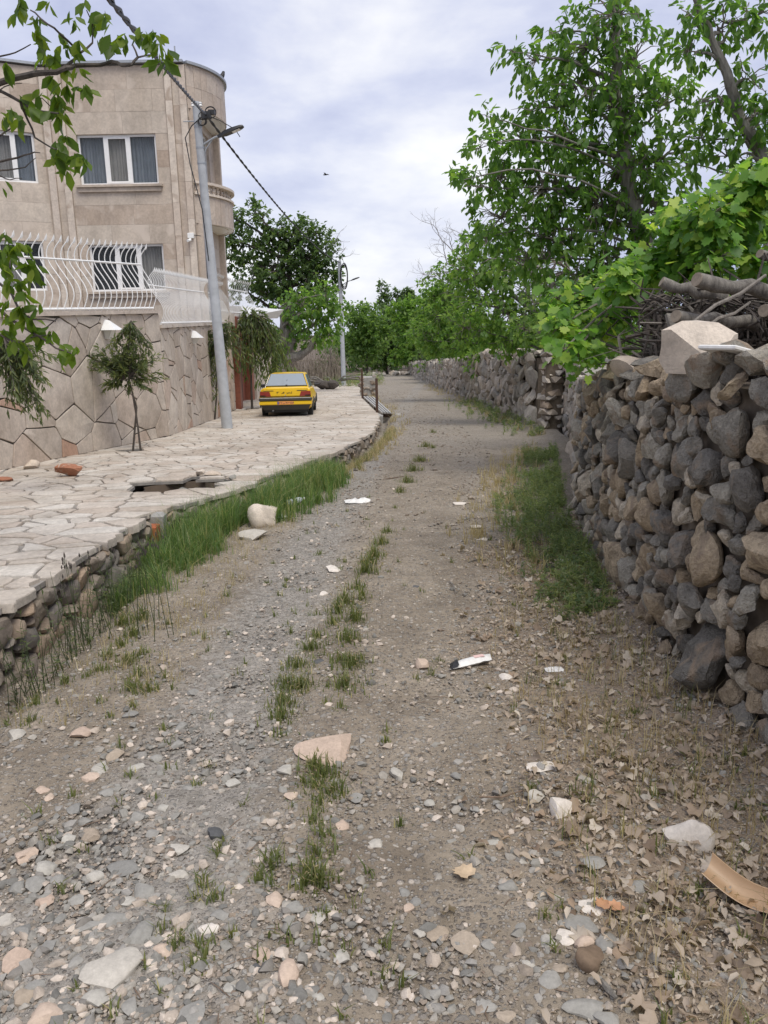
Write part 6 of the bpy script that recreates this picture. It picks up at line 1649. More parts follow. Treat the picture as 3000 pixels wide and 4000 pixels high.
# ------------------------------------------------------------------ stones lying on the lane
def lane_stone(px, py, w, h, mat, label, group=None, seed=0, flat=.5, name='stone', sub=2, cuts=9, sink=.3, yaw=None, amp=.3):
    p = on_road(px, py + h*.35); p.z = float(rzs(p.x, p.y))
    dist = (p - Vector((0, 0, EYE))).length; W = w/3080*dist; cosv = abs((p.z-EYE)/dist)
    D = max(.45*W, min(1.3*W, h/3080*dist/max(.25, cosv)*.85)); rd = random.Random(seed)
    return rock_at(name, mat, label, 'stone', p, (W*1.04, D, max(.018, min(W, D)*flat)), 2000+seed, rd.uniform(-.25, .25) if yaw is None else yaw, group, (1, .9, .8), sub, sink, cuts=cuts, amp=amp)
BIG = [(461, 3735, 215, 150, 'pale_grey', 'large flat pale grey stone half sunk in gravel, biggest near the bottom left', .34),
       (1284, 2885, 240, 150, 'beige', 'wide beige wedge shaped rock bedded mid lane above the dark green tuft', .2),
       (366, 3261, 80, 48, 'tan', 'smooth tan rounded stone in the stony left wheel track', .5), (841, 3247, 66, 52, 'dark', 'dark charcoal stone standing proud at the edge of the left wheel track', .7),
       (484, 3370, 118, 70, 'grey', 'long narrow slanting grey slab in the left wheel track', .25), (1135, 3803, 78, 90, 'beige', 'pale faceted cobble standing up on bare dirt near the bottom of the lane', .8),
       (759, 3930, 95, 120, 'grey', 'smooth blue grey slate flake at the bottom border of the lane', .15), (1076, 3500, 72, 95, 'beige', 'upright oblong cream stone beside the small grass tufts', .4),
       (1238, 3586, 72, 58, 'pale_grey', 'whitish grey stone right below the narrow green grass strip', .4), (2182, 3150, 96, 66, 'white', 'blocky whitish stone at the edge of the dry leaves', .95),
       (2092, 3103, 58, 42, 'pale_grey', 'neat rounded pale stone just left of the blocky whitish one', .6), (2684, 3255, 150, 120, 'white', 'largest white rough rock lying in the dry leaves, above the tan plastic piece', .95),
       (2309, 3722, 112, 90, 'brown', 'dark brown block of stone in the cluster at the lower right of the lane', .8), (2286, 3668, 70, 52, 'beige', 'pinkish beige stone touching the dark brown block from behind', .6),
       (2368, 3659, 86, 72, 'grey', 'mottled grey stone just right of the pinkish beige one', .4), (2151, 3803, 82, 92, 'grey', 'five sided flat grey slab just left of the dark brown block', .3),
       (2268, 3916, 150, 80, 'grey', 'wide rounded grey green stone at the bottom border, right of the lane', .35), (1825, 3640, 106, 92, 'tan', 'round buried tan stone level with the dirt, below the curled dry leaf', .15),
       (1717, 3618, 90, 60, 'tan', 'buried tan stone level with the dirt, left of the rounder one', .15), (2322, 3514, 106, 70, 'white', 'flat white crusted stone in the leaves left of the tan plastic', .2),
       (2214, 3623, 90, 66, 'white', 'flat white shard lying above the five sided slab', .12), (2268, 3582, 128, 62, 'grey', 'flat blue grey slab between the two white shards', .12),
       (2124, 2985, 130, 42, 'white', 'long flat whitish stone at the border between dirt and dry leaves', .2), (1646, 2585, 56, 46, 'beige', 'pinkish angular stone standing left of the white packet', .8),
       (1972, 2633, 62, 34, 'white', 'flat cream stone just right of and below the white packet', .5), (1035, 2010, 122, 105, 'pale', 'big pale pointed boulder in the tall grass beside the lane', 1.1),
       (990, 2075, 110, 60, 'pale_grey', 'grey flat stone leaning at the left foot of the big pale boulder', .4), (1554, 3008, 62, 44, 'pale_grey', 'smooth pale pebble alone on bare dirt right of the beige wedge rock', .5),
       (1266, 2319, 34, 20, 'white', 'single bright white stone on a bare earth hump left of the grass strip', .5), (2294, 2225, 66, 52, 'pale_grey', 'pale rock in the weeds at the foot of the stone wall', .6), (1302, 2222, 70, 26, 'white', 'pale flat broken stone in the left wheel track beyond the earth hump', .25)]
MT = {'pale_grey': stone_mat('pale_grey_stone', [(0, (.39,.375,.335)), (1, (.45,.42,.37))], speck=70, big=14, bd=.006, mott=.35), 'beige': stone_mat('beige_stone', [(0, (.5,.4,.32)), (1, (.44,.34,.27))], speck=70, big=14, bd=.006, mott=.3),
      'tan': stone_mat('tan_stone', [(0, (.37,.31,.245)), (1, (.34,.28,.215))], speck=70, big=14, bd=.006, mott=.35), 'dark': stone_mat('charcoal_stone', [(0, (.09,.092,.095)), (1, (.11,.11,.11))], speck=70, big=14, bd=.006, mott=.35),
      'grey': stone_mat('grey_stone', [(0, (.25,.243,.222)), (.5, (.3,.29,.265)), (1, (.22,.215,.2))], speck=70, big=14, bd=.006, mott=.3), 'white': stone_mat('white_stone', [(0, (.64,.59,.53)), (1, (.58,.53,.47))], speck=70, big=14, bd=.006, mott=.3),
      'brown': stone_mat('brown_stone', [(0, (.16,.115,.08)), (1, (.18,.13,.09))], speck=70, big=14, bd=.006, mott=.4), 'pale': M['pale_rock']}
for k_, v_ in MT.items(): M['s_'+k_] = v_
for i, (px, py, w, h, c, lab, fl) in enumerate(BIG): lane_stone(px, py, w, h, 's_'+c, lab, None, i, fl, sub=3 if w > 100 else 2)
SMALL = [(1157,3546,66,50,'grey'),(380,3885,96,72,'pale_grey'),(185,3957,120,80,'beige'),(50,3740,110,90,'beige'),(560,3632,110,80,'grey'),(443,3577,112,60,'grey'),(560,3473,76,60,'grey'),(1021,3731,76,46,'beige'),(1333,3727,62,50,'pale_grey'),(633,3704,82,56,'beige'),
 (90,3347,92,46,'beige'),(181,3388,70,56,'pale_grey'),(380,2999,76,56,'pale_grey'),(362,3035,62,36,'beige'),(452,2940,60,40,'tan'),(732,3062,52,58,'grey'),(533,2994,60,40,'pale_grey'),(167,3094,52,28,'beige'),(199,3112,38,44,'beige'),(262,3279,56,34,'pale_grey'),(289,3162,56,40,'grey'),
 (533,3184,60,36,'grey'),(705,3306,80,42,'pale_grey'),(696,3406,76,32,'pale_grey'),(316,2859,72,42,'beige'),(371,3419,66,42,'pale_grey'),(131,3460,72,52,'grey'),(63,3473,66,56,'grey'),(176,3523,58,42,'beige'),(348,3623,100,36,'grey'),(294,3763,52,50,'grey'),(131,3858,70,54,'grey'),
 (506,3912,66,82,'grey'),(1003,3790,44,40,'dark'),(1139,3107,56,36,'beige'),(1338,3211,52,48,'beige'),(1455,3279,86,50,'pale_grey'),(1397,3107,52,44,'grey'),(2146,3659,60,46,'pale_grey'),(2191,3763,62,52,'tan'),(1907,3907,76,52,'grey'),(1975,3934,64,70,'tan'),(1907,3654,50,54,'grey'),
 (1993,3442,86,48,'grey'),(1576,3465,46,36,'grey'),(1620,3493,50,40,'grey'),(1592,3523,46,40,'beige'),(2322,3351,80,58,'grey'),(2503,3455,70,48,'grey'),(2381,3966,104,66,'grey'),(515,2785,66,30,'grey'),(714,2828,54,34,'grey'),(750,2702,52,28,'grey'),(1622,2289,38,16,'dark'),(1800,1972,60,12,'white'),
 (1857,2054,50,12,'white'),(1881,2102,46,12,'white'),(1682,2380,30,18,'grey'),(1245,2597,42,22,'dark'),(2394,2235,46,34,'pale_grey'),(1120,3000,70,40,'pale_grey'),(905,3050,64,38,'pale_grey'),(1000,3190,60,30,'grey'),(60,2860,60,40,'pale_grey'),(240,3590,52,40,'grey'),(100,3640,60,44,'grey'),(480,3720,60,36,'grey'),(860,3560,64,44,'grey'),(820,3620,80,40,'white'),(930,3000,50,28,'grey'),
 (690,2900,52,30,'grey'),(610,2960,50,30,'grey'),(420,3090,54,34,'grey'),(330,3210,50,32,'grey'),(600,3250,52,32,'grey'),(640,3150,50,34,'pale_grey'),(230,3440,50,36,'grey'),(500,3520,56,36,'pale_grey'),(300,3520,50,34,'grey'),(30,3600,60,46,'pale_grey'),(200,3700,56,40,'grey'),(90,3900,70,50,'tan'),(640,3840,56,44,'grey'),(900,3860,50,36,'pale_grey'),(1450,3700,50,36,'grey'),(1600,3780,54,36,'grey'),(1480,3900,60,40,'tan'),(1700,3860,54,36,'grey'),(1250,3900,54,40,'pale_grey'),(1760,3300,44,30,'grey'),(1860,3150,44,28,'grey'),(1680,3120,44,28,'pale_grey'),(1780,3020,40,24,'grey'),(1930,3280,46,30,'pale_grey'),(2050,3340,50,32,'pale_grey'),(2120,3480,50,36,'grey'),(1530,3350,50,30,'grey'),(1640,3620,46,34,'pale_grey'),(2040,3600,50,36,'grey'),(2060,3740,50,36,'pale_grey'),(1830,3780,50,34,'grey')]
ANC = ['large flat bottom left stone', 'wide beige wedge rock', 'smooth tan rounded stone', 'dark charcoal stone', 'long slanting grey slab', 'upright faceted cobble', 'blue grey slate flake', 'upright oblong cream stone', 'whitish stone below the grass',
       'blocky whitish stone', 'neat rounded pale stone', 'largest white rough rock', 'dark brown block', 'pinkish beige stone', 'mottled grey stone', 'five sided flat slab', 'wide grey green bottom stone', 'round buried tan stone', 'other buried tan stone', 'white crusted stone',
       'white shard', 'slab between the shards', 'long flat whitish stone', 'pinkish angular stone', 'flat cream stone', 'big pale pointed boulder', 'leaning grey stone', 'lone smooth pale pebble', 'bright white hump stone', 'pale rock in the weeds', 'flat broken stone']
ADJ = {'white': 'thin whitish', 'tan': 'tan brown', 'dark': 'small dark', 'beige': 'beige', 'grey': 'mid grey', 'pale_grey': 'light grey'}
used = set()
def stone_label(px, py, c):
    for d, i in sorted((math.hypot(px-b[0], 1.6*(py-b[1])), i) for i, b in enumerate(BIG)):
        dx, dy = px-BIG[i][0], 1.6*(py-BIG[i][1])
        w_ = ('right of' if dx > 0 else 'left of') if abs(dx) > abs(dy) else ('in front of' if dy > 0 else 'behind')
        for far in ('', 'a bit farther '):
            if (c, w_, i, far) not in used and (not far or (c, w_, i, '') in used) and (far == '' or d < 700):
                used.add((c, w_, i, far)); return f"{ADJ[c]} loose stone {far or 'close '}{w_} the {ANC[i]}"
order = sorted(range(len(SMALL)), key=lambda k: min(math.hypot(SMALL[k][0]-b[0], 1.6*(SMALL[k][1]-b[1])) for b in BIG))
labs = {k: stone_label(SMALL[k][0], SMALL[k][1], SMALL[k][4]) for k in order}
for i, (px, py, w, h, c) in enumerate(SMALL): lane_stone(px, py, w, h, 's_'+c, labs[i], 'loose stones on the lane', 100+i, .45)
# gravel
def gravel():
    rng = np.random.default_rng(90)
    def sample(n, y0, y1, mask, pw=1.0):
        out = []
        while len(out) < n:
            u = rng.random(n*2); y = 1/((1-u)/y0 + u/y1) if pw == 1 else y0*(y1/y0)**u
            x = rng.uniform(-2.3, 2.1, n*2); ok = (x > ex(y)+.02) & (x < rwx(y)-.02) & (np.abs(x) < .56*y+.4) & (rng.random(n*2) < mask(x, y)); out += list(zip(x[ok], y[ok]))
        return np.array(out[:n])
    L1 = []; L2 = []
    for v in range(6):
        V, F = rock(1, 900+v, (1, .8, .55), cuts=8); p = sample(1500, 1.55, 11, lambda x, y: .26 + .74*np.clip(gravel_mask(x, y)*1.15, 0, 1)*(1-.7*litter_mask(x, y)))
        s = .0135*np.exp(rng.normal(0, .42, len(p))); pos = np.column_stack([p, rzs(p[:, 0], p[:, 1]) + s*.12]); L1.append(scatter(V, F, pos, euler_rots(rng, len(p), .3), np.minimum(s, .035), rng.random(len(p))))
    for v in range(6):
        V, F = ico(1); V = V[:12]; V, F = rock(1, 950+v, (1, .8, .55), fine=0); 
        import itertools
        V0, F0 = ico(1)
        r_ = np.random.default_rng(v); 
        oct_v = unit(r_.normal(size=(1, 3))) if False else np.array([(1,0,0),(-1,0,0),(0,1,0),(0,-1,0),(0,0,1),(0,0,-1),(.6,.6,.5),(-.6,.6,.4),(.6,-.6,.45),(-.6,-.6,.5)], float)
        import bmesh
        bm = bmesh.new(); [bm.verts.new(q*r_.uniform(.75, 1.15)*np.array((1, .85, .6))) for q in oct_v]; bmesh.ops.convex_hull(bm, input=bm.verts); bm.verts.index_update()
        bm.verts.ensure_lookup_table(); V = np.array([q.co[:] for q in bm.verts]); F = np.array([[q.index for q in f.verts] for f in bm.faces if len(f.verts) == 3]); bm.free()
        p = sample(4200, 1.5, 14, lambda x, y: .35 + .65*gravel_mask(x, y)*(1-.6*litter_mask(x, y)))
        s = .0052*np.exp(rng.normal(0, .45, len(p))); pos = np.column_stack([p, rzs(p[:, 0], p[:, 1]) + s*.15]); L2.append(scatter(V, F, pos, euler_rots(rng, len(p), .35), s, rng.random(len(p))))
        p = sample(700, 8, 45, lambda x, y: np.clip(.3+gravel_mask(x, y), 0, 1), 2); s = .017*np.exp(rng.normal(0, .4, len(p))); pos = np.column_stack([p, rzs(p[:, 0], p[:, 1]) + s*.1]); L2.append(scatter(V, F, pos, euler_rots(rng, len(p), .3), s, rng.random(len(p))))
    V, F, t = join(L1); o = link('gravel', mesh_np('gravel', V, F, M['pebble'], tint=t, sharp=45)); tag(o, 'coarse grey and beige gravel strewn over the stony lane', 'gravel', None, 'stuff')
    V, F, t = join(L2); o = link('gravel', mesh_np('gravel', V, F, M['grit'], tint=t, smooth=False)); tag(o, 'fine grit and small chips scattered all over the dirt lane', 'gravel', None, 'stuff')
gravel()

# ------------------------------------------------------------------ grass, weeds and dead leaves
def stuff(name, label, cat, parts, mat):
    V, F, t = join(parts); o = link(name, mesh_np(name, V, F, mat, tint=t)); return tag(o, label, cat, None, 'stuff')
def tuft(rng, c, n, rad, h, w=.004, lean=.4):
    a = rng.random(n)*2*np.pi; r = rad*np.abs(rng.normal(0, .72, n)); P = np.column_stack([c[0]+r*np.cos(a), c[1]+r*np.sin(a)]); P = np.column_stack([P, rzs(P[:, 0], P[:, 1])-.005])
    V, F = blades(rng, P, h*rng.uniform(.3, 1.2, n)*np.clip(1.15-.42*r/max(rad, 1e-6), .35, 1.1), w*rng.uniform(.6, 1.4, n), lean); return V, F, P
EAR = (np.array([(0,0,0),(.3,.13,.06),(.3,-.13,.06),(.3,0,-.12),(1,0,0)]), np.array([(0,2,1),(0,1,3),(0,3,2),(4,1,2),(4,3,1),(4,2,3)]))
def barley(rng, c, n, rad, h, parts, ears, bw=.0062):
    n = int(n*2.2); V, F, P = tuft(rng, c, n, rad, h, bw, .45); parts.append((V, F, np.repeat(rng.uniform(0, .62, n), 5)))
    k = max(1, n//8); idx = rng.choice(n, k, replace=False); tip = V.reshape(-1, 5, 3)[idx, 4]
    d = unit(tip - V.reshape(-1, 5, 3)[idx, 2] + rng.normal(0, .02, (k, 3)))
    ve, fe, te = scatter(EAR[0]*np.array((1, .8, .8)), EAR[1], tip - d*.01, frames(d, np.tile([0.1, 0, 1.], (k, 1))), rng.uniform(.025, .05, k)*min(1, h/.12), rng.uniform(.6, 1, k)); ears.append((ve, fe, te))
def lane_grass():
    rng = np.random.default_rng(91); parts, ears = [], []
    T = [(1690,1690,1),(1665,1745,1.4),(1640,1800,1.5),(1615,1840,1.5),(1590,1885,1.4),(1565,1930,1.0),(1690,1750,.7),(1520,2090,.8),(1490,2140,1.1),(1465,2190,1.2),(1435,2250,1.3),(1450,2215,1),(1395,2310,1.0),(1350,2365,1.2),(1325,2400,1.3),(1300,2450,1.2),(1390,2440,1.4),(1420,2345,1.0),(1360,2520,1.6),(1240,2500,1.0),(1215,2550,1.5),(1160,2620,1.6),(1120,2690,1.6),(1170,2700,1.5),(1105,2760,1.5),(1370,2620,1.7),(1350,2700,1.6),(1100,2810,1.2),(1320,2600,1.0),(1335,2790,.7),(1095,2880,.7),
         (1225,3010,1.7),(1270,3040,1.9),(1300,3110,1.7),(1230,3090,1.4),(1250,3160,1.3),(1230,3220,1.2),(1260,3280,1.3),(1240,3350,1.5),(1220,3430,1.7),(1250,3460,1.6),(1190,3470,1.0),(1060,3390,1.2),(1020,3440,1.1),(1080,3350,.8),(860,3310,.9),(850,3340,.8),(790,3460,1.0),(830,3520,1.0),(760,3520,.8),(700,3680,.9),(780,3700,1.0),(800,3760,.9),(740,3790,.7),(640,3640,.7),(620,3890,.6),(560,3780,.6),(500,2590,1.2),(540,2640,1.3),(420,2560,1.0),(470,2520,1.2),(390,2620,1.1),(520,2690,1.3),(580,2700,1.1),(250,2660,.9),(140,2740,1.0),(120,2820,.8),(890,2340,.7),(1300,3570,.6),(550,2560,1.2),(520,2480,1.4),(480,2440,1.4),(560,2420,1.2),(340,2640,.7)]
    for px, py, s in T:
        c = on_road(px, py); ds = c.y
        if py > 3000: s *= .72
        barley(rng, c, int(26*s*s*(1.0 if ds < 6 else 1.6)) , .055*s*(1+.05*ds), (.07 if ds < 5 else .12)*(.7+.3*s), parts, ears)
    for k in range(260):      # thin stray sprouts
        y = 1.6*(10/1.6)**rng.random(); x = rng.uniform(max(ex(y)+.1, -.55*y), min(rwx(y)-.05, .55*y))
        if rng.random() < .75*np.exp(-((x-.35-.05*y)/.45)**2): continue
        barley(rng, (x, y), rng.integers(3, 9), .03, .06, parts, ears)
    stuff('lane_grass', 'low tufts of wall barley along the middle strip of the lane', 'grass', parts, M['barley']); stuff('grass_ears', 'pale ripening ears on the low grass tufts of the lane', 'grass', ears, M['straw'])
lane_grass()
BO = on_road(1035, 2060)
def tall_grass():
    rng = np.random.default_rng(92); parts = []
    for k in range(420):
        y = rng.uniform(6.5, 12.3); d = abs(rng.normal(0, .40)) + (.0 if y > 8 else .05); w_ = np.interp(y, [6.4, 7.5, 9, 11.5, 12.3], [.5, .75, .95, .8, .3])
        if d > w_ or mnoise.noise(Vector((d*2.6, y*2.1, 3))) < -.22: continue
        if abs(float(ex(y))+.06+d-BO.x) < .36 and BO.y-1.0 < y < BO.y+.15: continue
        c = (float(ex(y))+.06+d, y); h = np.interp(y, [6.4, 7.6, 9, 12], [.36, .5, .56, .52])*(1-.5*d/w_)
        V, F, P = tuft(rng, c, 46, .10, h, .007, .42); parts.append((V, F, np.repeat(rng.uniform(0, .84, 46)**1.0, 5)))
        if rng.random() < .4: V, F, P = tuft(rng, c, 3, .1, h*1.3, .005, .25); parts.append((V, F, np.repeat(rng.uniform(.8, 1, 3), 5)))
    for k in range(70):
        y = rng.uniform(5.8, 6.8); d = .12+abs(rng.normal(0, .2)); c = (float(ex(y))+d, y)
        V, F, P = tuft(rng, c, 26, .09, .2, .006, .5); parts.append((V, F, np.repeat(rng.uniform(0, .8, 26), 5)))
    stuff('tall_grass', 'tall lush green grass growing out of the ditch beside the terrace', 'grass', parts, M['grass'])
tall_grass()
def leafy_weed(rng, P, h, n_leaf, leaf, parts, stems, lean=.3):
    for p in P:
        p = np.array(p); a = rng.random()*6.28; t = p + np.array([math.cos(a)*lean*h*rng.random(), math.sin(a)*lean*h*rng.random(), h*rng.uniform(.6, 1.1)])
        m_ = (p+t)/2 + rng.normal(0, .04*h, 3)
        stems.tube([tuple(p), tuple(m_), tuple(t)], [.0028, .002, .001], 3, cap=False)
        f = rng.random(n_leaf)[:, None]; q = p*(1-f)**2 + m_*2*f*(1-f) + t*f**2
        d = unit(rng.normal(0, 1, (n_leaf, 3))*np.array((1, 1, .5)) + np.array((0, 0, .35)))
        ti = rng.random(); v, fc, tt = scatter(LEAFN[0], LEAFN[1], q, frames(d, np.tile([0., .1, 1], (n_leaf, 1)) + rng.normal(0, .3, (n_leaf, 3))), leaf*rng.uniform(.5, 1.2, n_leaf), (ti*.7+.3*rng.random(n_leaf))); parts.append((v, fc, tt))
def weeds():
    rng = np.random.default_rng(93); parts = []; st = MB()
    P = []
    for k in range(1700):
        y = rng.uniform(6.1, 14.5); w_ = float(rwx(y)); d = abs(rng.normal(0, .42)); lim = np.interp(y, [6.1, 7, 9, 12, 14.5], [.35, .6, .85, .8, .5])
        if d > lim or mnoise.noise(Vector((d*2.6, y*1.5, 9))) < -.1: continue
        x = w_-.08-d; P.append((x, y, float(rzs(x, y))))
    for k in range(220):
        y = rng.uniform(5.0, 6.4); x = float(rwx(y))-.1-abs(rng.normal(0, .22)); P.append((x, y, float(rzs(x, y))))
    for k in range(260):
        y = rng.uniform(17.5, 32); x = float(rwx(y))-.1-abs(rng.normal(0, .45)); P.append((x, y, float(rzs(x, y))))
    for p in P: leafy_weed(rng, [p], (.30 if p[1] > 6.4 else .16)*(.3+.75*rng.random())*(.85+.9*mnoise.noise(Vector((p[0]*3, p[1]*2.2, 4)))), 22, .05 if p[1] < 15 else .085, parts, st)
    o = stuff('weeds', 'feathery green weeds along the foot of the stone wall', 'weeds', parts, M['weed'])
    o2 = link('weed_stems', st.mesh('weed_stems', M['weed'])); tag(o2, 'thin stems of the green weeds by the stone wall', 'weeds', None, 'stuff')
    # tall wispy weeds before the retaining wall, with dark seed heads
    parts = []; st = MB(); hd = []
    for k in range(80):
        y = rng.uniform(4.0, 6.0); x = float(ex(y)) + rng.uniform(.08, .42); p = (x, y, float(rzs(x, y))); h = rng.uniform(.3, .62)
        leafy_weed(rng, [p], h, 12, .042, parts, st, .25)
    for k in range(16):
        p = on_road(rng.uniform(250, 680), rng.uniform(2420, 2520)); p.z = float(rzs(p.x, p.y)); t_ = p + Vector((rng.uniform(-.1, .1), rng.uniform(-.1, .1), rng.uniform(.5, .68)))
        m_ = p.lerp(t_, .5) + Vector((rng.normal(0, .02), rng.normal(0, .02), 0)); st.tube([p, m_, t_], [.003, .0022, .0012], 3)
        for j in range(4): q = t_ + Vector((rng.normal(0, .02), rng.normal(0, .015), rng.uniform(-.06, .02))); st.tube([m_.lerp(t_, .8), q], .001, 3); hd.append(q)
    stuff('wispy_weeds', 'tall wispy grey green weeds growing before the retaining wall', 'weeds', parts, M['willow_d'])
    tag(link('weed_stems', st.mesh('weed_stems', M['willow_d'])), 'thin upright stems of the wispy weeds at the ditch', 'weeds', None, 'stuff')
    mb = MB()
    for q in hd: mb.tube([q + Vector((0, 0, -.014)), q, q + Vector((0, 0, .016))], [.002, .006, .001], 5)
    tag(link('seed_heads', mb.mesh('seed_heads', M['bark_d'])), 'small dark seed heads on top of the wispy weeds', 'seed heads', None, 'stuff')
weeds()
def dry_grass():
    rng = np.random.default_rng(94); parts = []
    def put(c, n, r, h, w=.003): 
        V, F, P = tuft(rng, c, n, r, h, w, .5); parts.append((V, F, np.repeat(rng.random(n), 5)))
    for k in range(420):
        y = 1.5*(8/1.5)**rng.random(); w_ = float(rwx(y)); x = w_-.05-abs(rng.normal(0, .5)); 
        if x < .3+.06*y: continue
        put((x, y), 7, .05, .13)
    for k in range(170):
        y = rng.uniform(6.2, 15); x = float(rwx(y)) - np.interp(y, [6, 8, 12, 15], [.6, .85, .9, .6]) + rng.normal(0, .2); put((x, y), 14, .07, .17, .006)
    for k in range(210):
        y = rng.uniform(11.5, 20); x = float(ex(y)) + .3 + abs(rng.normal(0, .16)); put((x, y), 14, .07, .17, .006)
    for k in range(260):
        y = rng.uniform(3.6, 8.5); x = float(ex(y)) + rng.uniform(.35, 1.15); put((x, y), 8, .06, .10)
    for k in range(150):
        y = rng.uniform(16, 55); x = float(rwx(y)) - .2 - abs(rng.normal(0, .3)) if k % 2 else float(ex(y)) + .3 + abs(rng.normal(0, .3)); put((x, y), 12, .12, .2, .012)
    stuff('dry_grass', 'pale dry straw grass along both verges of the lane', 'grass', parts, M['straw'])
    parts, ears = [], []
    for k in range(150):
        y = 1.6*(7/1.6)**rng.random(); w_ = float(rwx(y)); x = w_-.1-abs(rng.normal(0, .45))
        if x < .35+.07*y: continue
        barley(rng, (x, y), 3, .03, .14, parts, ears, .0035)
    for k in range(90):
        y = rng.uniform(12, 19); x = float(ex(y)) + .25 + abs(rng.normal(0, .12)); barley(rng, (x, y), 14, .06, .16, parts, ears)
    for k in range(60):
        y = rng.uniform(55, 75); x = rng.uniform(-6, 0); barley(rng, (x, y), 25, .5, .7, parts, ears)
    stuff('verge_grass', 'half green grass stalks standing in the leaf litter along the verges', 'grass', parts + ears, M['barley'])
dry_grass()
def dead_leaves():
    rng = np.random.default_rng(95); L = []
    def pts(n, f):
        out = []
        while len(out) < n:
            y = 1.45*(7.5/1.45)**rng.random(n); x = rng.uniform(.2, 2.0, n); ok = (x < rwx(y)) & (x < .56*y+.3) & (rng.random(n) < f(x, y)); out += list(zip(x[ok], y[ok]))
        return np.array(out[:n])
    curl = VINE[0].copy(); curl[:, 2] = .9*curl[:, 1]**2 + .14*np.sin(curl[:, 0]*7) + .12*np.sin(curl[:, 1]*11)
    curl2 = VINE[0].copy(); curl2[:, 2] = -.85*np.abs(curl2[:, 1]) + .2*np.cos(curl2[:, 0]*6); curl2[:, 1] *= .6
    l8 = LEAF8[0].copy(); l8[:, 2] = .8*np.abs(l8[:, 1]) + .16*np.sin(l8[:, 0]*5)
    for tv, tf, n, s in ((curl, VINE[1], 330, .055), (curl2, VINE[1], 500, .048), (l8, LEAF8[1], 1700, .048)):
        p = pts(n, lambda x, y: .02 + .98*litter_mask(x, y)); z = rzs(p[:, 0], p[:, 1]) + rng.uniform(.003, .028, n)
        L.append(scatter(tv, tf, np.column_stack([p, z]), euler_rots(rng, n, .6), s*rng.uniform(.35, 1.2, n), rng.random(n)))
    p = pts(6500, lambda x, y: .03 + .97*litter_mask(x, y)); L.append(scatter(l8*np.array((1, .7, .8)), LEAF8[1], np.column_stack([p, rzs(p[:, 0], p[:, 1])+.005]), euler_rots(rng, 6500, .5), .024*rng.uniform(.4, 1.3, 6500), rng.random(6500)))
    stuff('leaf_litter', 'dry brown curled leaves covering the right verge under the stone wall', 'leaf litter', L, M['dry_leaf'])
    st = MB()
    for k in range(420):
        y = 1.5*(9/1.5)**rng.random(); x = rng.uniform(max(-.55*y, float(ex(y))+.1), min(.55*y, float(rwx(y))))
        if rng.random() > .25 + .75*float(litter_mask(x, y)): continue
        a = rng.random()*6.28; L_ = rng.uniform(.02, .11); z = float(rzs(x, y))+.006; d = Vector((math.cos(a), math.sin(a), rng.normal(0, .08)))*L_
        c = Vector((x, y, z)); st.tube([c-d*.5, c + Vector((rng.normal(0, .004), rng.normal(0, .004), .004)), c+d*.5], [.0016, .002, .001], 4)
    tag(link('twig_litter', st.mesh('twig_litter', M['stick'])), 'short dead twigs and stalks strewn over the lane and verge', 'twig litter', None, 'stuff')
dead_leaves()
# single leaves and sticks one can pick out
def one_leaf(px, py, s, label, mat, yaw, tm=None, name='dry_leaf'):
    p = on_road(px, py); p.z = float(rzs(p.x, p.y)) + .02; V = (tm if tm is not None else VINE[0]).copy(); V[:, 2] = .35*np.abs(V[:, 1]) - .15*V[:, 0]**2 + .08
    c, s_ = math.cos(yaw), math.sin(yaw); V = np.column_stack([V[:, 0]*c-V[:, 1]*s_, V[:, 0]*s_+V[:, 1]*c, V[:, 2]])*s
    V = np.vstack([V, V - np.array((0, 0, .02*s))]); F = VINE[1]; F = np.vstack([F, F[:, ::-1] + 17])
    tag(link(name, mesh_np(name, V, F, M[mat]), None, p), label, 'leaf')
M['tan_leaf'] = plain('tan_dry_leaf', (.5, .38, .25), .7, var=.2, scale=40); M['russet_leaf'] = plain('russet_leaf', (.45, .24, .13), .6, var=.15, scale=40)
one_leaf(1830, 3432, .07, 'curled tan dry leaf lying alone on bare dirt in the middle of the lane', 'tan_leaf', 2.2)
one_leaf(2350, 3565, .05, 'folded russet leaf beside the white crusted stone', 'russet_leaf', .9); one_leaf(2390, 3568, .045, 'smaller russet leaf tip right of the folded one', 'russet_leaf', .2)
def stick(pts, r, label, mat='stick'):
    q = []
    for x, y in pts: p = on_road(x, y); p.z = float(rzs(p.x, p.y)) + r + .004; q.append(p)
    MB().tube(q, [r*.8] + [r]*(len(q)-2) + [r*.5], 6).top('stick', M[mat], label, 'stick', None, tuple(q[0]))
stick([(2350, 3840), (2378, 3876), (2408, 3908)], .011, 'short thick brown piece of wood below the dark brown block', 'log')
stick([(1755, 2275), (1772, 2290), (1781, 2318)], .006, 'pale curved stick on the lane left of the dry grass', 'twig'); stick([(1830, 2203), (1855, 2192), (1880, 2187)], .007, 'straight tan stick lying across the right wheel track', 'log')
stick([(1935, 2180), (1965, 2178), (1985, 2195), (2010, 2180)], .01, 'forked dark dead branch at the edge of the right verge'); stick([(1498, 1878), (1540, 1870), (1578, 1862)], .008, 'thin dark stick lying across the lane beyond the middle grass')
stick([(1950, 2128), (1990, 2140), (2040, 2155)], .007, 'thin reddish stick at the foot of the green weeds'); stick([(2440, 2200), (2390, 2235), (2330, 2215)], .013, 'dark crooked branch against the foot of the stone wall'); stick([(1870, 3115), (1960, 3118), (2040, 3095)], .004, 'hair thin curved brown twig on the dirt left of the pale stones')
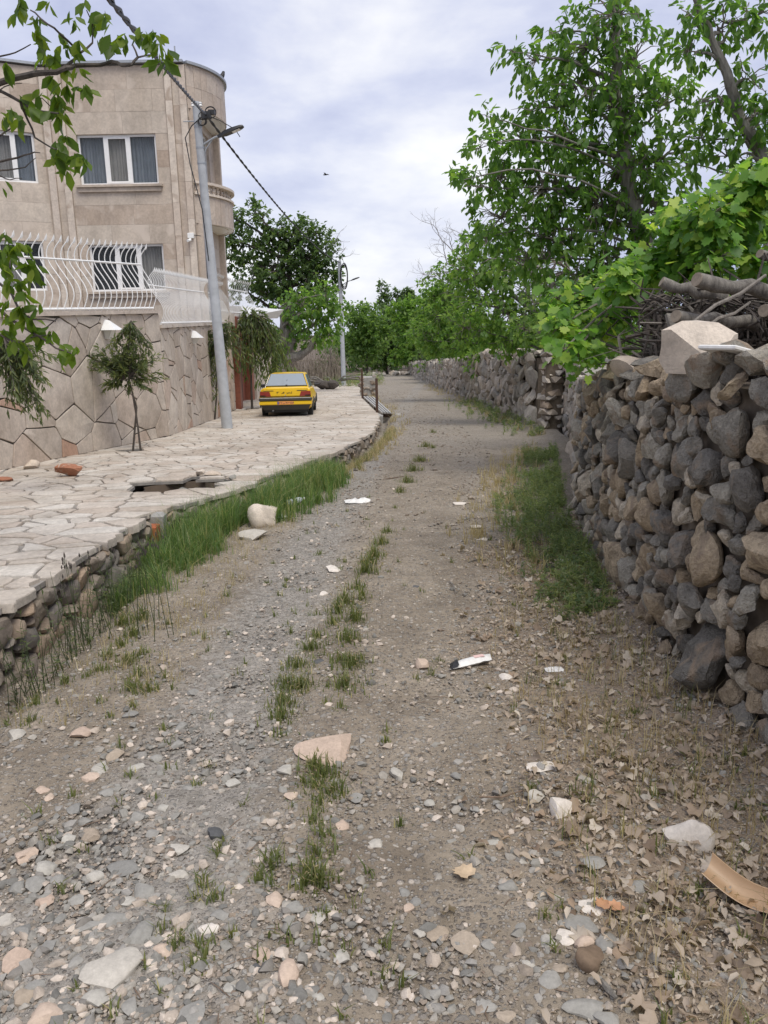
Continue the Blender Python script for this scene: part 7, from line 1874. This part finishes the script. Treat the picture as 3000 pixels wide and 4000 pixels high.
# rubbish
def packet():
    c = on_road(1843, 2590); c.z = float(rzs(c.x, c.y)); n, m_ = 18, 7; V = []; F = []
    for s in (1, -1):
        for i in range(n):
            for j in range(m_):
                u, v = i/(n-1), j/(m_-1); e = math.sin(math.pi*u)**.6*math.sin(math.pi*v)**.6 if 0 < u < 1 and 0 < v < 1 else 0
                z = .014 + s*.022*e + .006*mnoise.noise(Vector((u*7, v*4, s)))*(1 if s > 0 else 0) + .016*u
                V.append((c.x + (u-.5)*.235 + .0*v, c.y + (v-.5)*.085 + (u-.5)*.085, c.z + z))
        b = 0 if s > 0 else n*m_
        for i in range(n-1):
            for j in range(m_-1): q = (b+i*m_+j, b+(i+1)*m_+j, b+(i+1)*m_+j+1, b+i*m_+j+1); F.append(q if s > 0 else q[::-1])
    t = thing('packet', 'crumpled white plastic packet lying on the right wheel track of the lane', 'packet', tuple(c))
    MB().add(V, F).part('wrapper', M['litter_white'], t, sharp=60)
    MB().add([(c.x-.128, c.y-.085, c.z+.012), (c.x-.08, c.y-.078, c.z+.034), (c.x-.085, c.y+.005, c.z+.036), (c.x-.132, c.y-.01, c.z+.012), (c.x-.108, c.y-.05, c.z+.041), (c.x-.118, c.y-.05, c.z+.004)], [(0,1,4), (1,2,4), (2,3,4), (3,0,4), (1,0,5), (2,1,5), (3,2,5), (0,3,5)]).part('printed_end', M['black'], t, smooth=False)
    MB().box(-.035, -.016, 0, .03, .016, .0015, Matrix.Translation((c.x+.045, c.y+.02, c.z+.046)) @ Matrix.Rotation(.35, 4, 'Z')).part('pink_print', M['pinkp'], t, smooth=False)
M['pinkp'] = plain('faded_pink_print', (.72, .5, .46), .5, var=.1)
packet()
def half_pipe():
    a, b = on_road(2750, 3480), on_road(3130, 3650); V = []; F = []; n, m_ = 14, 9
    for o in (0, 1):
        for i in range(n):
            u = i/(n-1); p = a.lerp(b, u); p.z = float(rzs(p.x, p.y)) + .085 - .05*math.sin(u*3.1); d = (b-a).normalized(); s = Vector((-d.y, d.x, 0))
            for j in range(m_):
                th = -1.15 + 2.3*j/(m_-1); r = .046 + .004*o; tw = .35; th += tw
                V.append(p + s*(r*math.sin(th)) + Vector((0, 0, r*(1-math.cos(th)) - .02 - .003*o)))
        bb = o*n*m_
        for i in range(n-1):
            for j in range(m_-1): q = (bb+i*m_+j, bb+(i+1)*m_+j, bb+(i+1)*m_+j+1, bb+i*m_+j+1); F.append(q if o else q[::-1])
    for i in range(n-1):
        for j in (0, m_-1): F.append((i*m_+j, (i+1)*m_+j, n*m_+(i+1)*m_+j, n*m_+i*m_+j))
    for i in (0, n-1):
        for j in range(m_-1): F.append((i*m_+j, i*m_+j+1, n*m_+i*m_+j+1, n*m_+i*m_+j))
    MB().add(V, F).top('plastic_gutter', M['tan_pvc'], 'curved tan plastic gutter piece lying in dry leaves at the right border', 'gutter piece', None, tuple(a))
half_pipe()
c = on_road(1153, 1990); c.z = float(rzs(c.x, c.y)) + .12
t = thing('plastic_bottle', 'clear crushed plastic bottle in the grass right of the big pale boulder', 'bottle', tuple(c))
mt = Matrix.Translation(c) @ Matrix.Rotation(.4, 4, 'Z') @ Matrix.Rotation(1.4, 4, 'Y')
b_ = MB().lathe([(.03, -.1), (.036, -.09), (.036, -.03), (.031, -.02), (.036, -.01), (.036, .05), (.02, .09), (.013, .1), (.013, .115)], n=14); b_.v = [tuple(mt @ Vector(v)) for v in b_.v]; b_.part('bottle_body', M['bottle'], t)
b_ = MB().lathe([(.016, .105), (.016, .125)], n=12); b_.v = [tuple(mt @ Vector(v)) for v in b_.v]; b_.part('cap', M['white'], t)
def rag(px, py, w, d, h, label, mat, seed, name='litter'):
    c = on_road(px, py); c.z = float(rzs(c.x, c.y)); n = 12; V = []; F = []
    for i in range(n):
        for j in range(n):
            u, v = i/(n-1)-.5, j/(n-1)-.5; q = Vector((u*3+seed, v*3, seed*.7)); k = 1 - (4*u*u)**3*.3
            V.append((c.x+u*w*(1+.25*mnoise.noise(q)), c.y+v*d*k*(1+.3*mnoise.noise(q+Vector((5, 0, 0)))), c.z+.012+h*max(0, .45+1.3*mnoise.noise(q*2))*(1-4*max(u*u, v*v))))
    for i in range(n-1):
        for j in range(n-1): F.append((i*n+j, (i+1)*n+j, (i+1)*n+j+1, i*n+j+1))
    k = len(V); V += [(x, y, z-.006) for x, y, z in V]; F += [tuple(q+k for q in f[::-1]) for f in F]
    MB().add(V, F).top(name, M[mat], label, 'litter', None, tuple(c), sharp=50)
rag(1400, 1962, .33, .22, .05, 'torn white plastic sheet at the left edge of the lane beyond the pale boulder', 'litter_white', 1)
rag(2208, 2222, .11, .10, .07, 'crumpled white foil in the weeds at the foot of the wall', 'litter_white', 2); rag(2147, 2232, .10, .09, .06, 'crumpled dark grey plastic next to the white foil', 'bumper', 3)
rag(2165, 2615, .10, .07, .012, 'flat torn white paper scrap at the edge of the right verge', 'litter_white', 4)
rag(1095, 2020, .16, .1, .03, 'small pale scrap of paper in the grass below the plastic bottle', 'litter_white', 6)
# scrub, branches and tumbled stones round the lane end
def lane_end():
    rd = random.Random(31)
    mb = MB()
    for k in range(10):
        p = at(1245+rd.uniform(0, 90), 1475, 56); p.z = rz(56)+.25+.08*k*.3; q = p + Vector((rd.uniform(-2.6, 2.6), rd.uniform(-1, 1), rd.uniform(-.1, .4))); mb.tube([p, p.lerp(q, .5)+Vector((0, 0, .12)), q], [.07, .06, .03], 6)
    mb.top('felled_branches', M['bark'], 'grey felled branches heaped on the ground between the taxi and the far pole', 'branches', None, tuple(at(1290, 1490, 56)))
    for k in range(3):
        p = at((1250, 1275, 1300)[k], 1495, 50); p.z = rz(50)+.1
        rock_at('rubble', 'bark_d', 'dark rotten stump lump on the far end of the terrace behind the taxi', 'rubble', p, (1.1, .7, .65), 400+k, rd.uniform(0, 3), 'dark stump lumps', sink=.15)
    for k in range(34):
        px = 1390+rd.random()*230; p = at(px, 1455, 96); y = 94+rd.uniform(-1.5, 3); x = p.x; z = rz(y)
        rock_at('stone', 'far_rock', 'tumbled pale stone in the low row across the end of the lane', 'stone', (x, y, z), (rd.uniform(.5, 1.1), .6, rd.uniform(.35, .75)), 450+k, rd.uniform(0, 3), 'tumbled stones at the lane end', sub=1, sink=.15)
lane_end()
def scrub():
    rng = np.random.default_rng(97); parts = []; st = MB()
    for k in range(240):
        y = rng.uniform(52, 78); x = rng.uniform(-6.5, .2) if y > 60 else rng.uniform(-4.2, -.6)
        if y < 63 and x < -1.5 and rng.random() < .3: continue
        leafy_weed(rng, [(x, y, rz(y)-.02)], rng.uniform(.3, .9), 18, .22, parts, st, .4)
    stuff('scrub', 'low grey green scrub on rough ground beyond the terrace end', 'scrub', parts, M['weed'])
scrub()
